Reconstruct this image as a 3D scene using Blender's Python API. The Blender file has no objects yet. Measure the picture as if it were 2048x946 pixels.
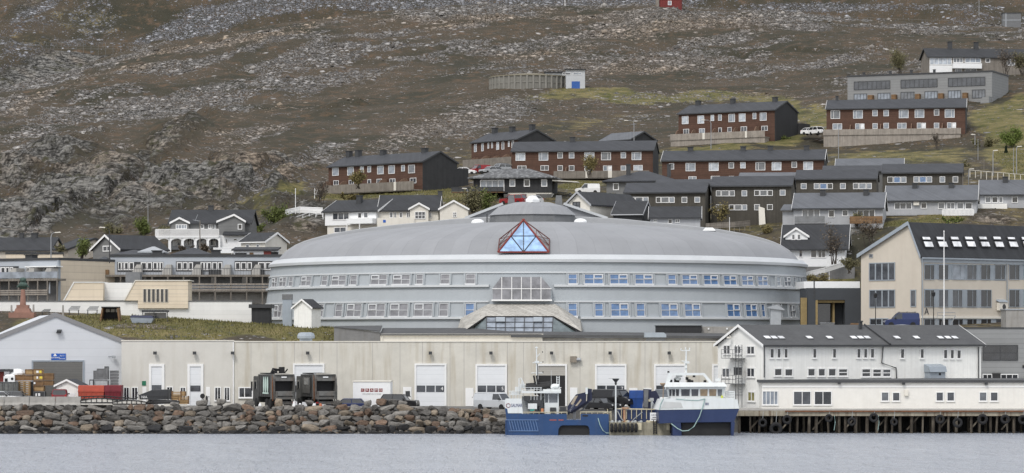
import bpy, math, random
import numpy as np
from mathutils import Vector, Matrix, noise as mnoise

C = bpy.context.scene
COL = C.collection
R = math.radians
# ---------------------------------------------------------------- camera, sky, sun, exposure
F = 6125.0            # focal length in photo pixels (photo 2048 wide)
EYE = 11.3            # eye height above the water
HY = 670.0            # photo row of the horizon
cam_d = bpy.data.cameras.new('camera')
cam = bpy.data.objects.new('camera', cam_d); COL.objects.link(cam)
cam.location = (0, 0, EYE); cam.rotation_euler = (R(90), 0, 0)
cam_d.sensor_width = 36; cam_d.lens = F / 2048 * 36
cam_d.shift_y = (HY - 473) / 2048
cam_d.clip_start = 1; cam_d.clip_end = 20000
C.camera = cam

wd = bpy.data.worlds.new('World'); C.world = wd; wd.use_nodes = True
wn = wd.node_tree.nodes; wl = wd.node_tree.links
SUN_EL, SUN_AZ = R(50), R(205)          # azimuth clockwise from +Y: behind the camera, a little left
sky = wn.new('ShaderNodeTexSky'); sky.sky_type = 'NISHITA'; sky.sun_disc = False
sky.sun_elevation = SUN_EL; sky.sun_rotation = SUN_AZ; sky.air_density = 1.0; sky.dust_density = 2.0
tc = wn.new('ShaderNodeTexCoord')
mp = wn.new('ShaderNodeMapping'); mp.inputs['Scale'].default_value = (1.4, 1.4, 3.5)
cn = wn.new('ShaderNodeTexNoise'); cn.inputs['Scale'].default_value = 1.6; cn.inputs['Detail'].default_value = 5
cr = wn.new('ShaderNodeMapRange'); cr.inputs[1].default_value = .38; cr.inputs[2].default_value = .62
cr.inputs[3].default_value = .55; cr.inputs[4].default_value = .97
mx = wn.new('ShaderNodeMix'); mx.data_type = 'RGBA'; mx.inputs[7].default_value = (6.9, 6.95, 7.05, 1)
wl.new(tc.outputs['Generated'], mp.inputs[0]); wl.new(mp.outputs[0], cn.inputs['Vector'])
wl.new(cn.outputs[0], cr.inputs[0]); wl.new(cr.outputs[0], mx.inputs[0]); wl.new(sky.outputs[0], mx.inputs[6])
wl.new(mx.outputs[2], wn['Background'].inputs['Color']); wn['Background'].inputs['Strength'].default_value = 0.12

sd = bpy.data.lights.new('sun', 'SUN'); sd.energy = 1.15; sd.angle = R(14); sd.color = (1, .965, .92)
sun = bpy.data.objects.new('sun', sd); COL.objects.link(sun)
sv = Vector((math.sin(SUN_AZ) * math.cos(SUN_EL), math.cos(SUN_AZ) * math.cos(SUN_EL), math.sin(SUN_EL)))
sun.rotation_euler = sv.to_track_quat('Z', 'Y').to_euler()
sun.location = sv * 500
C.view_settings.view_transform = 'Standard'; C.view_settings.look = 'None'
C.view_settings.gamma = 1; C.view_settings.exposure = 0.55
C.view_settings.use_curve_mapping = False
C.cycles.max_bounces = 5; C.cycles.diffuse_bounces = 2; C.cycles.glossy_bounces = 3
C.cycles.transmission_bounces = 3; C.cycles.transparent_max_bounces = 6
C.cycles.use_denoising = True
C.cycles.denoiser = "OPENIMAGEDENOISE"; C.cycles.denoising_input_passes = "RGB_ALBEDO_NORMAL"; C.cycles.denoising_prefilter = "FAST"

# ---------------------------------------------------------------- materials
MATS = {}
def nodes(name):
    m = bpy.data.materials.new(name); m.use_nodes = True
    return m, m.node_tree.nodes, m.node_tree.links, m.node_tree.nodes['Principled BSDF']

def mat(name, col, rough=.75, var=.12, scale=.6, bump=0, boards=None, period=.15, stain=0, stain_col=None,
        metal=0, spec=.4, spot=0, stain_scale=1.0, gv=.72):
    """plain material in the thing's own metres: large and small mottling, optional boards (axis), run-down stains"""
    if name in MATS: return MATS[name]
    m, n, l, b = nodes(name)
    b.inputs['Roughness'].default_value = rough; b.inputs['Metallic'].default_value = metal
    b.inputs['Specular IOR Level'].default_value = spec
    t = n.new('ShaderNodeTexCoord'); src = t.outputs['Object']
    a = n.new('ShaderNodeTexNoise'); a.inputs['Scale'].default_value = scale; a.inputs['Detail'].default_value = 6
    a.inputs['Roughness'].default_value = .65
    l.new(src, a.inputs['Vector'])
    mr = n.new('ShaderNodeMapRange'); mr.inputs[1].default_value = .3; mr.inputs[2].default_value = .7
    mr.inputs[3].default_value = 1 - var; mr.inputs[4].default_value = 1 + var
    l.new(a.outputs[0], mr.inputs[0])
    mul = n.new('ShaderNodeVectorMath'); mul.operation = 'SCALE'; mul.inputs[0].default_value = col[:3]
    l.new(mr.outputs[0], mul.inputs['Scale']); out = mul.outputs[0]
    if boards:
        sp = n.new('ShaderNodeSeparateXYZ'); l.new(src, sp.inputs[0])
        if boards == 'Z': s_ = sp.outputs['Z']
        else:
            ad = n.new('ShaderNodeMath'); l.new(sp.outputs['X'], ad.inputs[0]); l.new(sp.outputs['Y'], ad.inputs[1]); s_ = ad.outputs[0]
        dv = n.new('ShaderNodeMath'); dv.operation = 'DIVIDE'; dv.inputs[1].default_value = period; l.new(s_, dv.inputs[0])
        fl = n.new('ShaderNodeMath'); fl.operation = 'FLOOR'; l.new(dv.outputs[0], fl.inputs[0])
        fr = n.new('ShaderNodeMath'); fr.operation = 'FRACT'; l.new(dv.outputs[0], fr.inputs[0])
        wnz = n.new('ShaderNodeTexWhiteNoise'); wnz.noise_dimensions = '1D'; l.new(fl.outputs[0], wnz.inputs['W'])
        m2 = n.new('ShaderNodeMapRange'); m2.inputs[3].default_value = 1 - var * .7; m2.inputs[4].default_value = 1 + var * .7
        l.new(wnz.outputs['Value'], m2.inputs[0])
        gp = n.new('ShaderNodeMath'); gp.operation = 'GREATER_THAN'; gp.inputs[1].default_value = .1; l.new(fr.outputs[0], gp.inputs[0])
        g2 = n.new('ShaderNodeMapRange'); g2.inputs[3].default_value = gv; g2.inputs[4].default_value = 1; l.new(gp.outputs[0], g2.inputs[0])
        mm = n.new('ShaderNodeMath'); mm.operation = 'MULTIPLY'; l.new(m2.outputs[0], mm.inputs[0]); l.new(g2.outputs[0], mm.inputs[1])
        mu2 = n.new('ShaderNodeVectorMath'); mu2.operation = 'SCALE'; l.new(out, mu2.inputs[0]); l.new(mm.outputs[0], mu2.inputs['Scale']); out = mu2.outputs[0]
    if stain:
        mpn = n.new('ShaderNodeMapping'); mpn.inputs['Scale'].default_value = (2.2 * stain_scale, 2.2 * stain_scale, .22 * stain_scale); l.new(src, mpn.inputs[0])
        st = n.new('ShaderNodeTexNoise'); st.inputs['Scale'].default_value = 1; st.inputs['Detail'].default_value = 5; l.new(mpn.outputs[0], st.inputs['Vector'])
        sr = n.new('ShaderNodeMapRange'); sr.inputs[1].default_value = .5; sr.inputs[2].default_value = .72; sr.inputs[4].default_value = stain; l.new(st.outputs[0], sr.inputs[0])
        mxs = n.new('ShaderNodeMix'); mxs.data_type = 'RGBA'; l.new(sr.outputs[0], mxs.inputs[0]); l.new(out, mxs.inputs[6])
        sc_ = stain_col or (col[0] * .45, col[1] * .4, col[2] * .33)
        mxs.inputs[7].default_value = (*sc_[:3], 1); out = mxs.outputs[2]
    if spot:
        sp2 = n.new('ShaderNodeTexNoise'); sp2.inputs['Scale'].default_value = 3.5; sp2.inputs['Detail'].default_value = 4; l.new(src, sp2.inputs['Vector'])
        s3 = n.new('ShaderNodeMapRange'); s3.inputs[1].default_value = .58; s3.inputs[2].default_value = .66; s3.inputs[4].default_value = spot; l.new(sp2.outputs[0], s3.inputs[0])
        mx3 = n.new('ShaderNodeMix'); mx3.data_type = 'RGBA'; l.new(s3.outputs[0], mx3.inputs[0]); l.new(out, mx3.inputs[6])
        sc_ = stain_col or (col[0] * .4, col[1] * .35, col[2] * .3)
        mx3.inputs[7].default_value = (*sc_[:3], 1); out = mx3.outputs[2]
    l.new(out, b.inputs['Base Color'])
    if bump:
        bp = n.new('ShaderNodeBump'); bp.inputs['Strength'].default_value = min(1, bump); bp.inputs['Distance'].default_value = .05
        a2 = n.new('ShaderNodeTexNoise'); a2.inputs['Scale'].default_value = 6; a2.inputs['Detail'].default_value = 4; l.new(src, a2.inputs['Vector'])
        l.new(a2.outputs[0], bp.inputs['Height']); l.new(bp.outputs[0], b.inputs['Normal'])
    MATS[name] = m
    return m

def glassmat(name, col, rough=.06, spec=.9, metal=0):
    if name in MATS: return MATS[name]
    m, n, l, b = nodes(name)
    t = n.new('ShaderNodeTexCoord')
    a = n.new('ShaderNodeTexNoise'); a.inputs['Scale'].default_value = .9; a.inputs['Detail'].default_value = 2
    l.new(t.outputs['Object'], a.inputs['Vector'])
    mr = n.new('ShaderNodeMapRange'); mr.inputs[1].default_value = .35; mr.inputs[2].default_value = .65
    mr.inputs[3].default_value = .72; mr.inputs[4].default_value = 1.28; l.new(a.outputs[0], mr.inputs[0])
    mul = n.new('ShaderNodeVectorMath'); mul.operation = 'SCALE'; mul.inputs[0].default_value = col[:3]; l.new(mr.outputs[0], mul.inputs['Scale'])
    l.new(mul.outputs[0], b.inputs['Base Color'])
    b.inputs['Roughness'].default_value = rough; b.inputs['Specular IOR Level'].default_value = spec; b.inputs['Metallic'].default_value = metal
    MATS[name] = m
    return m

# ---------------------------------------------------------------- mesh builder
class MB:
    def __init__(s): s.v = []; s.f = []; s.mi = []; s.cur = 0
    def m(s, i): s.cur = i; return s
    def face(s, pts):
        k = len(s.v); s.v += [tuple(p) for p in pts]; s.f.append(tuple(range(k, k + len(pts)))); s.mi.append(s.cur); return s
    def mesh(s, vs, fs):
        k = len(s.v); s.v += [tuple(p) for p in vs]
        for f in fs: s.f.append(tuple(i + k for i in f)); s.mi.append(s.cur)
        return s
    def box(s, x0, x1, y0, y1, z0, z1):
        if x0 > x1: x0, x1 = x1, x0
        if y0 > y1: y0, y1 = y1, y0
        if z0 > z1: z0, z1 = z1, z0
        v = [(x0,y0,z0),(x1,y0,z0),(x1,y1,z0),(x0,y1,z0),(x0,y0,z1),(x1,y0,z1),(x1,y1,z1),(x0,y1,z1)]
        return s.mesh(v, [(0,3,2,1),(4,5,6,7),(0,1,5,4),(1,2,6,5),(2,3,7,6),(3,0,4,7)])
    def hexa(s, v):     # 8 corners: bottom ring 0-3 ccw from above, top ring 4-7
        return s.mesh(v, [(0,3,2,1),(4,5,6,7),(0,1,5,4),(1,2,6,5),(2,3,7,6),(3,0,4,7)])
    def prism(s, poly, d, o=(0,0,0)):   # poly: list of 3D points (ccw seen from -d), extruded by vector d
        n = len(poly); a = [Vector(p) + Vector(o) for p in poly]; d = Vector(d); b = [p + d for p in a]
        fs = [tuple(range(n)), tuple(range(2*n-1, n-1, -1))] + [(i, i+n, (i+1) % n + n, (i+1) % n) for i in range(n)]
        return s.mesh([tuple(p) for p in a + b], fs)
    def xz(s, poly, y0, y1):            # outline in the x-z plane, ccw seen from the front (-y)
        return s.prism([(p[0], y0, p[1]) for p in poly], (0, y1 - y0, 0))
    def yz(s, poly, x0, x1):
        return s.prism([(x0, p[0], p[1]) for p in poly], (x1 - x0, 0, 0))
    def xy(s, poly, z0, z1):
        return s.prism([(p[0], p[1], z0) for p in poly], (0, 0, z1 - z0))
    def tube(s, pts, r, n=6, r2=None, cap=True):
        pts = [Vector(p) for p in pts]; k = len(s.v); N = len(pts)
        for i, p in enumerate(pts):
            d = (pts[min(i+1, N-1)] - pts[max(i-1, 0)]).normalized()
            a = d.orthogonal().normalized() if abs(d.z) < .999 else Vector((1,0,0)); a = (a - d*a.dot(d)).normalized(); b = d.cross(a)
            rr = r if r2 is None else r + (r2 - r) * i / max(1, N-1)
            for j in range(n):
                t = 2*math.pi*j/n; s.v.append(tuple(p + a*math.cos(t)*rr + b*math.sin(t)*rr))
        for i in range(N-1):
            for j in range(n):
                s.f.append((k+i*n+j, k+i*n+(j+1)%n, k+(i+1)*n+(j+1)%n, k+(i+1)*n+j)); s.mi.append(s.cur)
        if cap:
            s.f.append(tuple(k+j for j in range(n-1,-1,-1))); s.mi.append(s.cur)
            s.f.append(tuple(k+(N-1)*n+j for j in range(n))); s.mi.append(s.cur)
        return s
    def lathe(s, prof, c=(0,0,0), n=16, axis='z'):
        k = len(s.v)
        for (r, h) in prof:
            for j in range(n):
                t = 2*math.pi*j/n; p = (r*math.cos(t), r*math.sin(t), h)
                if axis == 'y': p = (p[0], p[2], p[1])
                if axis == 'x': p = (p[2], p[0], p[1])
                s.v.append((p[0]+c[0], p[1]+c[1], p[2]+c[2]))
        N = len(prof)
        for i in range(N-1):
            for j in range(n):
                s.f.append((k+i*n+j, k+i*n+(j+1)%n, k+(i+1)*n+(j+1)%n, k+(i+1)*n+j)); s.mi.append(s.cur)
        for i in (0, N-1):
            if prof[i][0] > 1e-6: s.f.append(tuple(k+i*n+j for j in range(n))); s.mi.append(s.cur)
        return s
    def torus(s, c, R0, r, axis='y', n=18, m=8):
        k = len(s.v)
        for i in range(n):
            t = 2*math.pi*i/n
            for j in range(m):
                q = 2*math.pi*j/m; rr = R0 + r*math.cos(q)
                p = (rr*math.cos(t), r*math.sin(q), rr*math.sin(t))
                if axis == 'z': p = (p[0], p[2], p[1])
                if axis == 'x': p = (p[1], p[0], p[2])
                s.v.append((p[0]+c[0], p[1]+c[1], p[2]+c[2]))
        for i in range(n):
            for j in range(m):
                s.f.append((k+i*m+j, k+i*m+(j+1)%m, k+((i+1)%n)*m+(j+1)%m, k+((i+1)%n)*m+j)); s.mi.append(s.cur)
        return s
    def bar(s, a, b, w, h=None):        # square bar from a to b
        a, b = Vector(a), Vector(b); d = (b - a).normalized(); h = h or w
        up = Vector((0,0,1)) if abs(d.z) < .95 else Vector((0,1,0))
        x = d.cross(up).normalized(); y = x.cross(d)
        v = [a - x*w/2 - y*h/2, a + x*w/2 - y*h/2, a + x*w/2 + y*h/2, a - x*w/2 + y*h/2]
        return s.mesh([tuple(p) for p in v] + [tuple(p + (b - a)) for p in v], [(0,3,2,1),(4,5,6,7),(0,1,5,4),(1,2,6,5),(2,3,7,6),(3,0,4,7)])
    def build(s, name, mats, parent=None, smooth=False, bevel=0):
        me = bpy.data.meshes.new(name); me.from_pydata(s.v, [], s.f)
        if not isinstance(mats, (list, tuple)): mats = [mats]
        for q in mats: me.materials.append(q)
        if len(mats) > 1: me.polygons.foreach_set('material_index', s.mi)
        if smooth: me.polygons.foreach_set('use_smooth', [True]*len(me.polygons))
        me.update()
        o = bpy.data.objects.new(name, me); COL.objects.link(o)
        if parent: o.parent = parent
        if bevel:
            bv = o.modifiers.new('bevel', 'BEVEL'); bv.width = bevel; bv.segments = 2; bv.limit_method = 'ANGLE'
        return o

def tag(o, label, cat, group=None, kind=None):
    if label: o['label'] = label
    if cat: o['category'] = cat
    if group: o['group'] = group
    if kind: o['kind'] = kind
    return o
def struct(o): o['kind'] = 'structure'; return o
def thing(name, label, cat, loc=(0,0,0), rz=0, group=None):
    o = bpy.data.objects.new(name, None); COL.objects.link(o)
    o.location = loc; o.rotation_euler = (0, 0, rz); o.empty_display_size = .5
    return tag(o, label, cat, group)
KIDS = {}
def copy_tree(o, parent=None):
    c = o.copy(); COL.objects.link(c)
    if parent: c.parent = parent
    for ch in o.children: copy_tree(ch, c)
    return c
def W(px, py, Y): return Vector(((px - 1024) * Y / F, Y, EYE + (HY - py) * Y / F))
def S(Y): return F / Y

class Fac:
    """a vertical plane through a photo pixel at depth Y; gives local (u, z) for other pixels on it"""
    def __init__(s, px, Y, yaw, zb):
        s.X, s.Y, s.yaw, s.zb = (px - 1024) * Y / F, Y, yaw, zb; s.c, s.s = math.cos(yaw), math.sin(yaw)
    def u(s, px):
        k = (px - 1024) / F
        return (k * s.Y - s.X) / (s.c - k * s.s)
    def uz(s, px, py, off=0):
        s2 = s
        if off: s2 = Fac.__new__(Fac); s2.X, s2.Y = s.X - off * s.s, s.Y + off * s.c; s2.c, s2.s = s.c, s.s; s2.zb = s.zb
        u = Fac.u(s2, px); Y = s2.Y + u * s2.s
        return u, EYE + (HY - py) * Y / F - s.zb
    def side(s, U):        # the plane across: local v (depth) for pixels on the wall u = U
        g = Fac.__new__(Fac); g.X, g.Y = s.X + U * s.c, s.Y + U * s.s
        g.yaw = s.yaw + math.pi / 2; g.c, g.s = math.cos(g.yaw), math.sin(g.yaw); g.zb = s.zb
        return g
    def root(s, name, label, cat, group=None):
        return thing(name, label, cat, (s.X, s.Y, s.zb), s.yaw, group)
def Zm(x0, y0, w, zw=2048):    # pixels of an enlarged crop -> photo pixels
    k = w / zw
    return lambda a, b, c, d: (x0 + a*k, x0 + c*k, y0 + b*k, y0 + d*k)   # (xa,ya,xb,yb) -> px0,px1,py0,py1
# ---------------------------------------------------------------- land
def vnoise(x, y, seed=0):
    xi = np.floor(x).astype(np.int64); yi = np.floor(y).astype(np.int64); xf = x - xi; yf = y - yi
    u = xf*xf*(3-2*xf); v = yf*yf*(3-2*yf)
    def h(a, b):
        n = (a * 374761393 + b * 668265263 + seed * 974711) & 0x7fffffff
        n = ((n ^ (n >> 13)) * 1274126177) & 0x7fffffff
        return ((n ^ (n >> 16)) & 0xffff) / 65535.0
    return (h(xi,yi)*(1-u)+h(xi+1,yi)*u)*(1-v) + (h(xi,yi+1)*(1-u)+h(xi+1,yi+1)*u)*v
def fbm(x, y, o=4, seed=0, g=.5):
    a, s, t = 1.0, 0.0, 0.0
    for i in range(o):
        s = s + a * vnoise(x, y, seed + i*17); t += a; a *= g; x = x*2.03 + 11.7; y = y*2.03 + 5.3
    return s / t
def sstep(a, b, x):
    t = np.clip((x - a) / (b - a), 0, 1); return t*t*(3-2*t)

CTL = [  # photo px, py, depth of points on the ground
 (-350,676,388),(100,676,389),(300,681,389.5),(450,681,389.5),(620,681,389.5),(300,664,394),(300,647,400),(430,645,402),(560,649,402),(690,662,395),(690,678,389.5),(760,690,391),(900,690,393),(1200,690,393),(1050,690,389),(1400,690,389),(1500,672,390),(1560,672,395),(1620,668,400),(1560,668,408),(1440,672,396),(1300,690,396),(1700,657,392),(1900,655,392),(2400,655,390),
 (-300,628,410),(40,627,409),(200,633,408),(300,640,406),(420,646,404),(505,652,401),(540,652,410),(1640,655,405),(1720,655,400),(2100,655,400),
 (-300,600,446),(60,600,446),(300,598,452),(480,598,452),(540,600,450),(700,640,450),(1077,655,440),(1400,645,450),
 (-300,520,482),(80,520,484),(160,520,484),(235,525,476),(300,520,480),(345,497,489),(410,497,490),(500,497,486),(520,500,480),(560,510,478),(250,470,515),(150,470,528),(0,465,528),(-300,460,528),
 (600,455,505),(655,478,503),(800,470,505),(930,455,508),(1065,440,510),(1180,445,472),(1260,445,478),(1350,450,480),
 (1450,455,484),(1560,450,484),(1510,470,476),(1590,523,458),(1690,523,458),(1620,652,425),(1645,648,430),(1650,565,455),(1700,545,458),(1750,480,468),(2100,470,470),(1900,480,462),
 (1580,449,470),(1770,447,468),(1860,432,480),(1960,428,480),(2040,420,486),(2300,410,490),
 (560,435,530),(640,392,572),(760,386,572),(845,382,556),(900,382,560),(560,390,572),(470,430,545),(400,415,560),(330,425,556),
 (930,352,590),(960,352,580),(1000,392,528),(1110,392,528),(1165,388,535),(1230,400,525),
 (955,336,640),(1090,330,625),(1040,358,577),(1310,356,577),(1335,352,590),(1400,365,560),(1640,362,558),(1700,400,522),(1850,398,526),(1940,395,530),(1960,360,556),(2045,350,560),(2300,345,560),
 (1345,292,650),(1530,285,636),(1630,275,640),(1650,293,632),(1930,293,616),(1960,260,630),(2040,300,600),(2300,290,600),(1500,310,618),(1780,312,598),
 (1700,215,692),(1975,214,664),(2048,205,668),(2300,190,680),(1850,152,722),(2040,150,724),(2300,140,730),
 (985,178,768),(1110,182,764),(1180,183,764),(1320,184,764),(1500,186,766),(1640,196,740),(1690,215,700),
 (400,380,578),(200,400,568),(0,400,570),(-300,390,570),(100,330,612),(300,300,640),(0,270,690),(-300,260,690),(500,300,655),(700,300,660),(900,290,670),(1150,262,690),(1250,270,680),
 (500,240,735),(200,210,790),(0,197,806),(-200,220,790),(800,200,775),(300,150,835),(500,150,835),(700,140,845),(1000,110,870),(1300,110,870),(1500,110,860),(1700,120,845),(2000,80,900),
 (-300,240,860),(-150,215,850),(120,160,850),(250,107,905),(450,80,945),(620,52,975),(800,38,1000),(1000,28,1015),(1150,23,1020),(1300,23,1020),(1500,28,1015),(1700,43,1000),(1900,56,985),(2048,62,985),(2400,75,985),
]
P = np.array([[(px-1024)*Y/F, Y, EYE+(HY-py)*Y/F] for px, py, Y in CTL])
RIDGE = [(-450,260,845),(-150,217,852),(0,197,858),(120,160,880),(250,107,915),(450,80,950),(620,52,980),(800,38,1003),(1000,28,1017),(1150,23,1022),(1300,23,1022),(1500,28,1017),(1700,43,1003),(1900,56,990),(2048,62,988),(2500,80,985)]
BK = np.array([[(px-1024)*(Y+90)/F, Y+90, EYE+(HY-py)*Y/F-7] for px, py, Y in RIDGE])
P = np.vstack([P, BK])
SC = 100.0
def tps_fit(P, lam):
    n = len(P); X = P[:, :2]/SC
    d = np.sqrt(((X[:,None]-X[None])**2).sum(-1)); K = np.where(d > 0, d*d*np.log(d+1e-9), 0) + lam*np.eye(n)
    Q = np.hstack([np.ones((n,1)), X]); A = np.block([[K, Q],[Q.T, np.zeros((3,3))]])
    return np.linalg.solve(A, np.concatenate([P[:,2], np.zeros(3)]))
TW = tps_fit(P, .004)
def ground(x, y):
    """smooth height of the hillside (arrays or numbers)"""
    x = np.asarray(x, float); y = np.asarray(y, float); X = x/SC; Yv = y/SC
    z = TW[-3] + TW[-2]*X + TW[-1]*Yv
    for i in range(len(P)):
        d2 = (X-P[i,0]/SC)**2 + (Yv-P[i,1]/SC)**2
        z = z + TW[i]*.5*d2*np.log(d2+1e-12)
    return z
def gz(px, Y): return float(ground((px-1024)*Y/F, Y))
def gpy(px, Y): return HY - (gz(px, Y)-EYE)*F/Y          # photo row at which the ground shows at depth Y

def mixn(n, l, fac, a, b):
    m = n.new('ShaderNodeMix'); m.data_type = 'RGBA'
    for k, val in ((0, fac), (6, a), (7, b)):
        if isinstance(val, tuple): m.inputs[k].default_value = (*val, 1)
        elif isinstance(val, (int, float)): m.inputs[k].default_value = val
        else: l.new(val, m.inputs[k])
    return m.outputs[2]
def noisen(n, l, src, sc, det=5, rough=.6, st=None):
    if st:
        mp_ = n.new('ShaderNodeMapping'); mp_.inputs['Rotation'].default_value = st[1]; mp_.inputs['Scale'].default_value = st[0]; l.new(src, mp_.inputs[0]); src = mp_.outputs[0]
    t = n.new('ShaderNodeTexNoise'); t.inputs['Scale'].default_value = sc; t.inputs['Detail'].default_value = det; t.inputs['Roughness'].default_value = rough
    l.new(src, t.inputs['Vector']); return t.outputs[0]
def rangen(n, l, x, a, b, c=0., d=1.):
    t = n.new('ShaderNodeMapRange'); t.inputs[1].default_value = a; t.inputs[2].default_value = b; t.inputs[3].default_value = c; t.inputs[4].default_value = d
    l.new(x, t.inputs[0]); return t.outputs[0]
def mathn(n, l, op, a, b=None):
    t = n.new('ShaderNodeMath'); t.operation = op
    for i, q in enumerate((a, b)):
        if q is None: continue
        if isinstance(q, (int, float)): t.inputs[i].default_value = q
        else: l.new(q, t.inputs[i])
    return t.outputs[0]

def hill_material(name, haze_blue=0.0):
    """heath with bands of scree, bare ledges and grass; the vertex attribute zone = (scree, grass, bare rock, warm stone)"""
    m, n, l, b = nodes(name)
    b.inputs['Roughness'].default_value = .95; b.inputs['Specular IOR Level'].default_value = .15
    src = n.new('ShaderNodeTexCoord').outputs['Object']
    at = n.new('ShaderNodeAttribute'); at.attribute_name = 'zone'
    sp = n.new('ShaderNodeSeparateColor'); l.new(at.outputs['Color'], sp.inputs[0])
    scree, green, rock, warm = sp.outputs[0], sp.outputs[1], sp.outputs[2], at.outputs['Alpha']
    n1 = noisen(n, l, src, .035, 5); n2 = noisen(n, l, src, .22, 6, .68); n3 = noisen(n, l, src, 1.3, 4, .7)
    # heath
    h = mixn(n, l, rangen(n, l, n1, .38, .6), (.043,.041,.029), (.074,.060,.043))
    h = mixn(n, l, rangen(n, l, n2, .5, .7), h, (.122,.082,.053))
    h = mixn(n, l, rangen(n, l, n3, .52, .75, 0, .7), h, (.029,.028,.022))
    gcol = mixn(n, l, rangen(n, l, n2, .35, .65), (.060,.068,.020), (.20,.165,.078))
    gcol = mixn(n, l, rangen(n, l, n3, .5, .8, 0, .6), gcol, (.05,.045,.025))
    gm = rangen(n, l, mathn(n, l, 'ADD', green, mathn(n, l, 'MULTIPLY', mathn(n, l, 'SUBTRACT', n2, .5), .9)), .4, .6)
    h = mixn(n, l, gm, h, gcol)
    # stones
    def stones(scale, seed):
        mp_ = n.new('ShaderNodeMapping'); mp_.inputs['Location'].default_value = (seed, seed*2.1, seed*.7); mp_.inputs['Scale'].default_value = (1, 1, 1.6); l.new(src, mp_.inputs[0])
        wv = n.new('ShaderNodeVectorMath'); wv.operation = 'ADD'; l.new(mp_.outputs[0], wv.inputs[0])
        nz = n.new('ShaderNodeTexNoise'); nz.inputs['Scale'].default_value = scale*1.7; l.new(mp_.outputs[0], nz.inputs['Vector'])
        sc = n.new('ShaderNodeVectorMath'); sc.operation = 'SCALE'; sc.inputs['Scale'].default_value = .5/scale; l.new(nz.outputs['Color'], sc.inputs[0]); l.new(sc.outputs[0], wv.inputs[1])
        v = n.new('ShaderNodeTexVoronoi'); v.inputs['Scale'].default_value = scale; l.new(wv.outputs[0], v.inputs['Vector'])
        sc2 = n.new('ShaderNodeSeparateColor'); l.new(v.outputs['Color'], sc2.inputs[0])
        return v.outputs['Distance'], sc2.outputs[0], sc2.outputs[1]
    d1, r1, q1 = stones(.62, 3.0); d2, r2, q2 = stones(1.45, 17.0); d3, r3, q3 = stones(2.6, 31.0)
    nn = mathn(n, l, 'ADD', mathn(n, l, 'MULTIPLY', mathn(n, l, 'SUBTRACT', n2, .5), 1.7), mathn(n, l, 'MULTIPLY', mathn(n, l, 'SUBTRACT', n3, .5), .7))
    dens = rangen(n, l, mathn(n, l, 'ADD', scree, mathn(n, l, 'MULTIPLY', nn, .75)), .30, .62, .0, .95)
    dens = mathn(n, l, 'MAXIMUM', dens, rangen(n, l, n1, .42, .6, .015, .10))
    tint = mixn(n, l, warm, (.99-.06*haze_blue,.97,.95+.13*haze_blue), (1.2,.98,.76))  # the blue shift is distance haze put into the stone colour
    col = h; sm = None
    for d_, r_, q_, c_, rad_ in ((d3,r3,q3,.9,.5),(d2,r2,q2,.85,.5),(d1,r1,q1,.5,.55)):
        k = mathn(n, l, 'MULTIPLY', mathn(n, l, 'LESS_THAN', q_, mathn(n, l, 'MULTIPLY', dens, c_)), mathn(n, l, 'LESS_THAN', d_, rad_))
        val = mathn(n, l, 'MULTIPLY', mathn(n, l, 'ADD', mathn(n, l, 'MULTIPLY', mathn(n, l, 'POWER', r_, 1.5), .34), .11), rangen(n, l, d_, .2, rad_, 1., .5))
        val = mathn(n, l, 'MULTIPLY', val, rangen(n, l, n3, .3, .7, .75, 1.2))
        cv = n.new('ShaderNodeVectorMath'); cv.operation = 'SCALE'; l.new(val, cv.inputs['Scale']); l.new(tint, cv.inputs[0])
        col = mixn(n, l, k, col, cv.outputs[0]); kk = mathn(n, l, 'MULTIPLY', k, mathn(n, l, 'SUBTRACT', .65, d_)); sm = kk if sm is None else mathn(n, l, 'MAXIMUM', sm, kk)
    # bare ledges: tilted strata with dark cracks and lichen
    st1 = noisen(n, l, src, 1.1, 7, .75, ((.42,.42,1.7), (R(0), R(-16), 0)))
    st2 = noisen(n, l, src, 1.2, 5, .75, ((1.,1.,.22), (0,R(10),0)))
    rv = mathn(n, l, 'MULTIPLY', rangen(n, l, st1, .42, .56, .25, 1.4), rangen(n, l, st2, .42, .52, .4, 1.15))
    rcol = n.new('ShaderNodeVectorMath'); rcol.operation = 'SCALE'; l.new(rv, rcol.inputs['Scale'])
    l.new(mixn(n, l, rangen(n, l, n1, .45, .62), (.175,.17,.158), (.225,.185,.145)), rcol.inputs[0])
    rm = rangen(n, l, mathn(n, l, 'ADD', rock, mathn(n, l, 'MULTIPLY', nn, .7)), .42, .58)
    rc2 = mixn(n, l, rangen(n, l, n2, .54, .64, 0, .85), rcol.outputs[0], (.062,.06,.032))
    col = mixn(n, l, rm, col, rc2)
    l.new(col, b.inputs['Base Color'])
    bp = n.new('ShaderNodeBump'); bp.inputs['Strength'].default_value = 1; bp.inputs['Distance'].default_value = .5
    hh = mathn(n, l, 'MULTIPLY', sm, 1.3)
    hh = mathn(n, l, 'ADD', hh, mathn(n, l, 'MULTIPLY', n3, .5))
    hh = mathn(n, l, 'ADD', hh, mathn(n, l, 'MULTIPLY', mathn(n, l, 'MULTIPLY', st1, rm), 1.6))
    l.new(hh, bp.inputs['Height']); l.new(bp.outputs[0], b.inputs['Normal'])
    return m

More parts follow.
